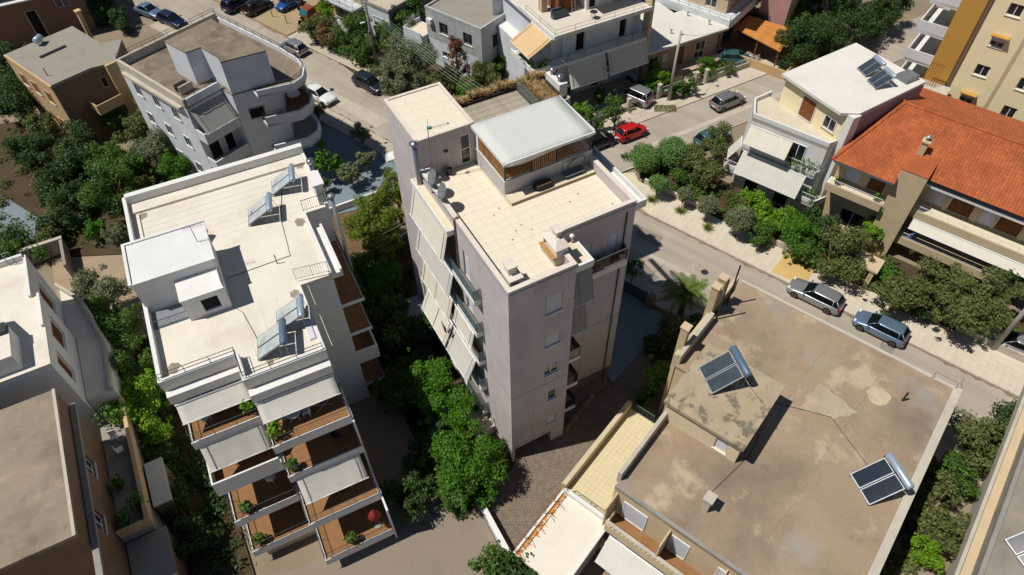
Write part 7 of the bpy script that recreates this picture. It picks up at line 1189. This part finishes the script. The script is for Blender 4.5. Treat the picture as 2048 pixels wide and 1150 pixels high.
TL = [
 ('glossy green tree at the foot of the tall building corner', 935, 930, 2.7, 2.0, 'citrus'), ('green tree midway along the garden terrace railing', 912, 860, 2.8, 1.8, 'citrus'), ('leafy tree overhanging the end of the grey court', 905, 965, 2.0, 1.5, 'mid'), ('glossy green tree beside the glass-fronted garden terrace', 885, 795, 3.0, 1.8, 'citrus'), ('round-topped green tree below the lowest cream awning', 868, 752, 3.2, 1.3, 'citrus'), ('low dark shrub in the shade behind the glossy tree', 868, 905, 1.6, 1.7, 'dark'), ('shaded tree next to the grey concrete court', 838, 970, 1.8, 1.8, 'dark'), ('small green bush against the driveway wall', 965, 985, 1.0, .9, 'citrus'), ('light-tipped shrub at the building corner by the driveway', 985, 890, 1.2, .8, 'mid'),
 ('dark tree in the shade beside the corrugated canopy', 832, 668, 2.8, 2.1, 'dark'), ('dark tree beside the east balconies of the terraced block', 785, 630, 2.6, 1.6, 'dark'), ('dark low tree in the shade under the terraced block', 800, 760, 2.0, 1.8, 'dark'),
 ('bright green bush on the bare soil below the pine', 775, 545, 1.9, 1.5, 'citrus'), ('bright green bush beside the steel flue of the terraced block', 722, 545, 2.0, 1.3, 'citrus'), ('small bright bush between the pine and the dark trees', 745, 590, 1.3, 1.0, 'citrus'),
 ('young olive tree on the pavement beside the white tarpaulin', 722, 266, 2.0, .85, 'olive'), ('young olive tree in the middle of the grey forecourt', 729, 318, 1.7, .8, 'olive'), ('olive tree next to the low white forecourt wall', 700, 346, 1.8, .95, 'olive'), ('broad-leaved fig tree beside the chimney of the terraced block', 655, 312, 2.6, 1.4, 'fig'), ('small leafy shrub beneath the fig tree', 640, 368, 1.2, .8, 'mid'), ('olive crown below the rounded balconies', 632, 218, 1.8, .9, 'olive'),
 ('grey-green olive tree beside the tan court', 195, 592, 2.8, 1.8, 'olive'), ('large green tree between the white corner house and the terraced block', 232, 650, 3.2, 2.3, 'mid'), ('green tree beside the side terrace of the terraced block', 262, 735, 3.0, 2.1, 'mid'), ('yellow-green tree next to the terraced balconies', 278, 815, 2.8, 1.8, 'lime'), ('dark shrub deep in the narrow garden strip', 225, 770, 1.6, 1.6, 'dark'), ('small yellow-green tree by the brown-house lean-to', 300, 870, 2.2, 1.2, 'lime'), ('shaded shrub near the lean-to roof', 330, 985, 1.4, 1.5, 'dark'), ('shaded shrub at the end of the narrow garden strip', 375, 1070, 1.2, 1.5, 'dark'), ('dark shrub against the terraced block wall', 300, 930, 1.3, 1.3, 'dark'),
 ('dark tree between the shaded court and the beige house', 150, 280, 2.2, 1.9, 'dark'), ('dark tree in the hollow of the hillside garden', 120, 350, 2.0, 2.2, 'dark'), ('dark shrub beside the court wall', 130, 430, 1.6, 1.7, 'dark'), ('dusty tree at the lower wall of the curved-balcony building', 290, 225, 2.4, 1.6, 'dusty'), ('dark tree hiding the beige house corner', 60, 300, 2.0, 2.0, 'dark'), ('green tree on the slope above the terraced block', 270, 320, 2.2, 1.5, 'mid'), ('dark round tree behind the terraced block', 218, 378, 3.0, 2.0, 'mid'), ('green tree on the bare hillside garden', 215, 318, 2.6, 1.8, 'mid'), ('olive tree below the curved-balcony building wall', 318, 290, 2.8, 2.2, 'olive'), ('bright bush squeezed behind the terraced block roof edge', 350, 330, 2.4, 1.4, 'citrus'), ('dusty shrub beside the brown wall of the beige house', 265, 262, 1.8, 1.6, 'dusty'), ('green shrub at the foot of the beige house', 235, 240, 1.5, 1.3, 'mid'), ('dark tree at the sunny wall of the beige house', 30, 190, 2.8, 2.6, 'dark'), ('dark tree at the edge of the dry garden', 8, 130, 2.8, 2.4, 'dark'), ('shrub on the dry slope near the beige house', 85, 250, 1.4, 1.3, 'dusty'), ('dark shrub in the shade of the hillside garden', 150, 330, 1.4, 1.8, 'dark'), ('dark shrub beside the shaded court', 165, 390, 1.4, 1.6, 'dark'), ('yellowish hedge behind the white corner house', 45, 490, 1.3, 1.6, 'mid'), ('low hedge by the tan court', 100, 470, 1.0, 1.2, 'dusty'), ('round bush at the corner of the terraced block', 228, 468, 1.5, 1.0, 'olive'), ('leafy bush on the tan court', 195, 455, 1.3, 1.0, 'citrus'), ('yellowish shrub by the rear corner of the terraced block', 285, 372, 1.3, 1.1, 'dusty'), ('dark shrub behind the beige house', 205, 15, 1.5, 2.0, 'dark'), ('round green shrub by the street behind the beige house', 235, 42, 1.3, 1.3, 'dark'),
 ('dusty oleander bush at the end of the street shrubs', 628, 58, 1.6, 1.5, 'dusty'), ('brownish bush among the street shrubs', 655, 76, 1.4, 1.3, 'rust'), ('dusty bush behind the brownish bush', 648, 50, 1.6, 1.3, 'dusty'), ('tall green shrub left of the wooden pole', 693, 68, 2.2, 1.9, 'mid'), ('dark green shrub at the foot of the wooden pole', 722, 100, 1.6, 1.5, 'mid'), ('green shrub between the pole and the beige balcony house', 715, 45, 2.4, 1.4, 'mid'), ('lime tree beside the orange pickup', 652, 14, 2.2, 1.3, 'lime'), ('green shrub in front of the white flat house', 770, 78, 2.0, 1.6, 'mid'), ('green tree between the white house and the grey cube house', 800, 40, 2.4, 1.6, 'mid'), ('green tree behind the grey-house terrace', 825, 18, 2.6, 1.5, 'mid'),
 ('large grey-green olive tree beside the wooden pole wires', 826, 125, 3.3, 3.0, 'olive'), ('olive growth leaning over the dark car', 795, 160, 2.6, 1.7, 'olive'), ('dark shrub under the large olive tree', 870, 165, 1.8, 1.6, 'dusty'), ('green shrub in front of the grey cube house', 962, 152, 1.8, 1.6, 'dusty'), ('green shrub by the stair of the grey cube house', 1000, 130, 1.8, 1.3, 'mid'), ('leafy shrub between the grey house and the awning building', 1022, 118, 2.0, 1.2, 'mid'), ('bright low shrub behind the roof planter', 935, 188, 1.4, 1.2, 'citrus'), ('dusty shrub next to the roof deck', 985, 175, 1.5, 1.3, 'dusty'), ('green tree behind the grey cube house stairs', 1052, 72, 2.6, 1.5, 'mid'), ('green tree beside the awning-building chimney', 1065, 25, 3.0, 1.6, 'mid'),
 ('young sparse tree on the pavement behind the red car', 1232, 222, 2.2, 1.3, 'sparse'), ('yellow-green shrub in front of the awning building', 1168, 222, 1.2, .9, 'lime'), ('small shrub inside the rubble wall', 1202, 190, 1.1, .8, 'mid'), ('sparse shrub behind the street sign', 1185, 238, 1.3, 1.1, 'sparse'), ('small shrub against the awning building wall', 1135, 182, 1.6, .5, 'mid'), ('low plants beside the silver sport utility car', 1298, 175, .7, .8, 'citrus'), ('bright round shrub in the bungalow garden', 1316, 148, 1.5, 1.15, 'lime'), ('dark round clipped shrub beside the bungalow steps', 1418, 130, 1.3, 1.0, 'citrus'), ('leafy hedge bush hanging over the low street wall', 1376, 172, 1.0, .9, 'mid'), ('low bush beside the gate posts of the bungalow', 1350, 182, .9, .7, 'mid'), ('trailing plant on the garden wall past the gate', 1455, 135, .8, .8, 'dusty'), ('dusty bush behind the bungalow porch', 1440, 60, 1.3, 1.1, 'dusty'), ('green tree beside the raised building', 1510, 25, 2.4, 1.8, 'mid'),
 ('clipped bush at the street corner', 1293, 318, 1.6, 1.35, 'ball'), ('clipped bush next to the corner bush', 1343, 306, 1.7, 1.45, 'ball'), ('small round topiary on the pale pavement', 1317, 366, 1.8, .85, 'ball'), ('small grey olive topiary on the pale pavement', 1369, 388, 1.6, .62, 'olball'), ('grey olive topiary beside the small one', 1417, 410, 1.8, .85, 'olball'), ('large grey olive topiary near the yellow crossing', 1480, 437, 2.0, 1.15, 'olball'), ('dusty tree beside the white-roofed apartments', 1440, 282, 2.8, 1.5, 'dusty'), ('rough bush behind the clipped bushes', 1392, 312, 1.8, 1.4, 'dusty'), ('dark low bush behind the small topiary', 1360, 350, .9, .9, 'mid'), ('dusty tree under the lower white awning', 1410, 345, 1.8, 1.3, 'dusty'),
 ('bright green shrub below the white-roofed apartments', 1505, 402, 1.6, 1.3, 'lime'), ('bright green tree in the middle of the front gardens', 1545, 425, 2.0, 1.5, 'lime'), ('green shrub beside the olive topiary', 1530, 470, 1.3, 1.1, 'mid'), ('green tree in front of the red-tiled house balcony', 1605, 462, 2.2, 1.7, 'citrus'), ('dark tree below the red-tiled house', 1650, 450, 2.0, 1.4, 'dark'), ('large dusty tree over the pavement by the silver wagon', 1685, 505, 2.6, 2.1, 'dusty'), ('lime shrub beside the entrance path', 1735, 462, 1.8, 1.2, 'lime'), ('dark green bush beside the low garden wall', 1620, 505, 1.2, 1.1, 'mid'),
 ('dusty tree next to the entrance path', 1808, 575, 2.6, 1.8, 'dusty'), ('dusty tree in front of the lower balcony', 1868, 565, 2.8, 2.0, 'dusty'), ('dark tree over the pavement past the steel-blue car', 1925, 600, 2.8, 2.2, 'dusty'), ('dark tree beside the concrete pole', 1985, 600, 2.8, 2.0, 'dusty'), ('low dark shrub under the pavement trees', 1850, 610, 1.4, 1.3, 'dark'), ('dark tree at the corner of the red-tiled house', 2040, 545, 2.6, 1.6, 'dark'), ('small green bush by the gate pillar', 1768, 555, 1.0, .7, 'citrus'),
 ('large dark tree behind the orange canopy', 1610, 90, 3.0, 2.6, 'dark'), ('large dark tree across the lane from the white roof', 1670, 70, 3.2, 2.8, 'dark'), ('dark tree near the cream tower balconies', 1735, 35, 3.2, 2.6, 'dark'), ('dark tree at the pink house', 1650, 20, 3.2, 2.6, 'dark'), ('green tree behind the pink house', 1595, 25, 2.8, 1.8, 'mid'), ('dark tree close to the tower balconies', 1790, 10, 3.0, 2.2, 'dark'),
 ('dark tree beyond the brown roof corner', 1975, 880, 2.6, 2.0, 'dusty'), ('dark tree at the street end of the garden strip', 2035, 850, 2.8, 1.8, 'dark'), ('green shrub in the strip beside the brown roof', 1925, 940, 1.8, 1.3, 'mid'), ('dusty shrub in the middle of the garden strip', 1885, 1000, 1.8, 1.5, 'dusty'), ('lime shrub at the lower end of the garden strip', 1848, 1105, 1.4, 1.0, 'lime'), ('dusty shrub close to the double gutter', 1870, 1060, 1.6, 1.3, 'dusty'),
 ('yellow-green bush beside the chimneys of the brown roof', 1322, 748, 2.2, 1.0, 'lime'), ('dark bush at the back of the blue courtyard', 1318, 690, 1.0, 1.1, 'dark'), ('dusty green bush under the palm fronds', 1345, 655, 1.4, 1.1, 'dusty'), ('dark shrub between the palm and the chimneys', 1392, 655, 1.6, 1.0, 'dark'), ('small bare-branched tree beside the courtyard gate', 1268, 532, 1.8, .8, 'sparse'), ('spreading bush at the white garage corner', 985, 1128, 2.0, 1.2, 'mid'), ('dark bush beside the garage roof corner', 1040, 1140, 2.0, .9, 'dark'),
]
for a in TL: tree(a[0], a[1], a[2], a[3]*1.08, a[4]*(1.2 if a[5] in ('ball', 'olball') else 1.25), a[5])
def pine(label, px, py, zc, Rr):
    p = U(px, py, zc); rn = random.Random(int(px)); T = thing('pine_tree', label, 'tree', (p.x, p.y, -.05)); OFF[T] = (0, 0, 0); bl = []
    for k in range(46): d = Vector((rn.gauss(0, 1), rn.gauss(0, 1), rn.gauss(0, 1))).normalized(); f = rn.uniform(.4, .95); r = Rr*rn.uniform(.17, .3); bl.append((Vector((d.x*Rr*f, d.y*Rr*f, zc+d.z*Rr*.72*f)), r, r*.6))
    m = MB(); leaves(m, bl, 15000*(Rr/3)**2, .075, rn, long=1.9); m.build('crown', L_PINE, T); t = MB(); t.tube([(0, 0, 0), (.1, .1, zc*.5), (0, 0, zc*1.2)], [.22, .18, .08], 8)
    for c, r, _ in bl[::2]: t.tube([(0, 0, zc*.5+.2), (c.x*.5, c.y*.5, (zc*.6+c.z)/2), tuple(c)], [.07, .05, .015], 5)
    t.build('trunk', BARK, T, True)
pine('broad yellow-green pine tree beside the stair tower wall', 745, 440, 4.2, 2.8); pine('tall pine crown against the stair tower wall', 790, 372, 4.6, 2.0); pine('low pine tree leaning over the bright bushes', 762, 490, 3.2, 1.9)
# dead cypress
p = U(915, 130, 3.0); T = thing('dead_tree', 'dead brown conifer in front of the grey cube house', 'tree', (p.x, p.y, -.05)); OFF[T] = (0, 0, 0); rn = random.Random(3); m = MB(); bl = []
for k in range(60): z = rn.uniform(.4, 6.6); rr = 2.0*(1-z/7.6)+.2; a = rn.random()*6.28; bl.append((Vector((math.cos(a)*rr*rn.uniform(.2, 1), math.sin(a)*rr*rn.uniform(.2, 1), z)), rn.uniform(.22, .42), rn.uniform(.2, .4)))
leaves(m, bl, 6500, .075, rn, long=1.5); m.build('crown', L_DEAD, T); t = MB(); t.tube([(0, 0, 0), (0, .1, 3.5), (0, 0, 6.8)], [.14, .1, .02], 7)
for c, _, _ in bl: t.tube([(0, .05, max(.1, c.z-.5)), tuple(c)], [.035, .012], 4)
t.build('trunk', BARK, T, True)
# palm
p = U(1375, 575, 4.0); T = thing('palm_tree', 'fan of arching palm fronds beside the courtyard gate and the brown roof', 'tree', (p.x, p.y, -.05)); OFF[T] = (0, 0, 0); rn = random.Random(5)
MB().tube([(0, 0, 0), (.05, 0, 1.8), (0, 0, 3.4)], [.3, .24, .2], 10).build('trunk', BARK, T, True)
for k in range(30):
    a = k*2.4; el = rn.uniform(-.35, 1.25); L_ = rn.uniform(1.9, 2.5); m = MB(); pts = []
    for i in range(9): t = i/8; rr = L_*t; pts.append(Vector((math.cos(a)*rr*math.cos(el*(1-.3*t)), math.sin(a)*rr*math.cos(el*(1-.3*t)), 3.4+rr*math.sin(el)-.75*t*t*L_*.55)))
    m.tube(pts, .02, 4)
    for i in range(1, 9):
        for f in (0, .5):
            q = pts[i-1].lerp(pts[i], f); d = (pts[i]-pts[i-1]).normalized(); s_ = d.cross(Vector((0, 0, 1))).normalized(); l = .68*math.sin(math.pi*min(1, (i+f)/9*.8+.15))
            for sg in (-1, 1):
                e = (s_*sg+d*.8+Vector((0, 0, -.15))).normalized()*l; w = d*.05; m.add([q-w, q+w, q+e*.6+w*.9+Vector((0, 0, .02)), q+e], [(0, 1, 2, 3)])
    m.build('frond', L_PALM, T)
def tuft(label, p, h, mat, n=40, spread=.35, name='grass_tuft', cat='grass', group=None, wd=.03):
    T = thing(name, label, cat, tuple(p), 'W', group); OFF[T] = (0, 0, 0); rn = random.Random(int(p[0]*91+p[1]*17)); m = MB()
    for k in range(n):
        a = rn.random()*6.28; s = rn.uniform(.2, 1)*spread; d = Vector((math.cos(a), math.sin(a), 0)); l = h*rn.uniform(.6, 1.1); w = Vector((-d.y, d.x, 0))*wd; b = d*.08*rn.random()
        m.add([b-w, b+w, b+d*s*.5+w*.7+Vector((0, 0, l*.7)), b+d*s*.5-w*.7+Vector((0, 0, l*.7)), b+d*s*1.2+Vector((0, 0, l))], [(0, 1, 2, 3), (3, 2, 4)])
    m.build('blades', mat, T); return T
for k in range(15): tuft('straw-coloured grass tuft in the roof planter behind the deck', (4.4+k*.56, 17.4+.1*math.sin(k*2.), 17.6), .55+.15*math.sin(k*1.7), DRYG, 90, .55, group='dry grass tufts in the long roof planter')
for k in range(14): tuft('straw-coloured grass tuft in the corner planter by the glass railing', (10.5+.62*(k % 3), 14.5+.55*(k//3), 17.6), .5+.15*math.cos(k*2.1), DRYG, 90, .55, group='dry grass tufts in the corner roof planter')
for lab, px, py, h in (('spiky plant at the end of the tiled terrace, nearer the green rail', 1283, 802, 1.1), ('spiky plant beside the driveway behind the tiled terrace', 1300, 788, 1.2)): p = U(px, py, .6); tuft(lab, (p.x, p.y, 0), h, L_CIT, 90, .8, 'spiky_plant', 'plant', wd=.05)
for lab, px, py in (('dry weeds at the foot of the small round topiary', 1303, 402), ('dry weeds at the foot of the small olive topiary', 1360, 424), ('dry weeds at the foot of the grey olive topiary', 1415, 458)): p = U(px, py, 0); tuft(lab, (p.x, p.y, 0), .5, L_GRASS, 120, .7, 'weeds', 'plant')
gm = MB()
for k in range(1300):
    p = U(random.uniform(1308, 1352), random.uniform(211, 224), 0); a = random.random()*6.28; d = Vector((math.cos(a), math.sin(a), 0))*.03; h = random.uniform(.06, .2); gm.add([p-d, p+d, p+Vector((d.y*2, d.x*2, h))], [(0, 1, 2)])
for k in range(1500):
    n_, s_ = random.uniform(18.2, 18.6), random.uniform(-4, 60); x, y = fw('S', n_, s_); a = random.random()*6.28; d = Vector((math.cos(a), math.sin(a), 0))*.03; p = Vector((x, y, 0)); gm.add([p-d, p+d, p+Vector((d.y*2, d.x*2, random.uniform(.06, .22)))], [(0, 1, 2)])
o = gm.build('roadside_grass', L_GRASS); tag(o, 'short dry grass growing between the pavement slabs', 'grass', None, 'stuff')
# pink oleander flowers by the bungalow, fallen leaves on the kerb
p = U(1358, 158, 1.0); T = thing('rose_bush', 'rose bush with pink flowers beside the bungalow steps', 'shrub', (p.x, p.y, -.03)); OFF[T] = (0, 0, 0); rn = random.Random(9); m = MB(); leaves(m, [(Vector((0, 0, .8)), .6, .6), (Vector((.4, .1, .6)), .4, .4)], 900, .08, rn); m.build('crown', L_DUSTY, T); m = MB(); leaves(m, [(Vector((0, 0, .9)), .65, .6)], 60, .09, rn); m.build('flowers', FLOWER, T); MB().tube([(0, 0, 0), (0, 0, .8)], .04, 5).build('trunk', BARK, T)

# low growth covering the garden soil
def cover(label, pts, mat, n, h=.5, size=.13, fr='W'):
    P = [fw(fr, *p) for p in pts]; xs = [p[0] for p in P]; ys = [p[1] for p in P]; rn = random.Random(len(label)*31+n); m = MB(); k = 0; bl = []
    while len(bl) < n:
        x, y = rn.uniform(min(xs), max(xs)), rn.uniform(min(ys), max(ys))
        if inside((x, y), P): r = rn.uniform(.35, .9)*h; bl.append((Vector((x, y, r*.4)), r*1.2, r*.8))
    leaves(m, bl, n*70, size, rn); o = m.build('ground_cover', mat); tag(o, label, 'ground cover', None, 'stuff')
cover('dark undergrowth in the garden between the apartment blocks', [(-5.2, -1.6), (-1.9, -1.0), (-1.9, 15.5), (1.5, 19), (1, 24), (-5.2, 24)], L_DARK, 150, .8)
cover('undergrowth in the narrow garden beside the terraced block', [(-22.2, -1), (-18.6, -1), (-18.6, 24), (-22.2, 24)], L_DARK, 130, .8)
cover('scattered scrub on the dry hillside garden', [(-36, 42), (-19, 36), (-13, 37.5), (-16, 46), (-23, 51), (-28, 60), (-36, 62)], L_DUSTY, 120, .9)
cover('undergrowth of the front gardens by the red-tiled house', [(31.8, -30), (36.0, -30), (35.4, -14), (35.0, 6), (32, 6)], L_MID, 170, .8, fr='S')
cover('undergrowth of the corner garden', [(32.6, 8.7), (36, 8.3), (36, 12), (33.5, 12.5)], L_MID, 30, .7, fr='S')
cover('undergrowth around the low houses', [(17, 31.5), (21, 32), (21, 38), (17, 42), (13, 47), (9.5, 56), (8, 54), (11, 44)], L_DUSTY, 120, .9)
cover('weeds in the garden behind the low street walls', [(23.6, 30.9), (31, 30.9), (31, 31.9), (23.6, 31.9)], L_MID, 26, .5)
cover('low plants in the bungalow garden', [(36.2, 31.2), (39.4, 31.2), (39.4, 33.4), (36.2, 33.4)], L_MID, 40, .5)
cover('weeds in the strip beside the brown roof', [(3, -25), (18, -25), (18, -22.6), (3, -22.6)], L_DUSTY, 90, .7, fr='S')
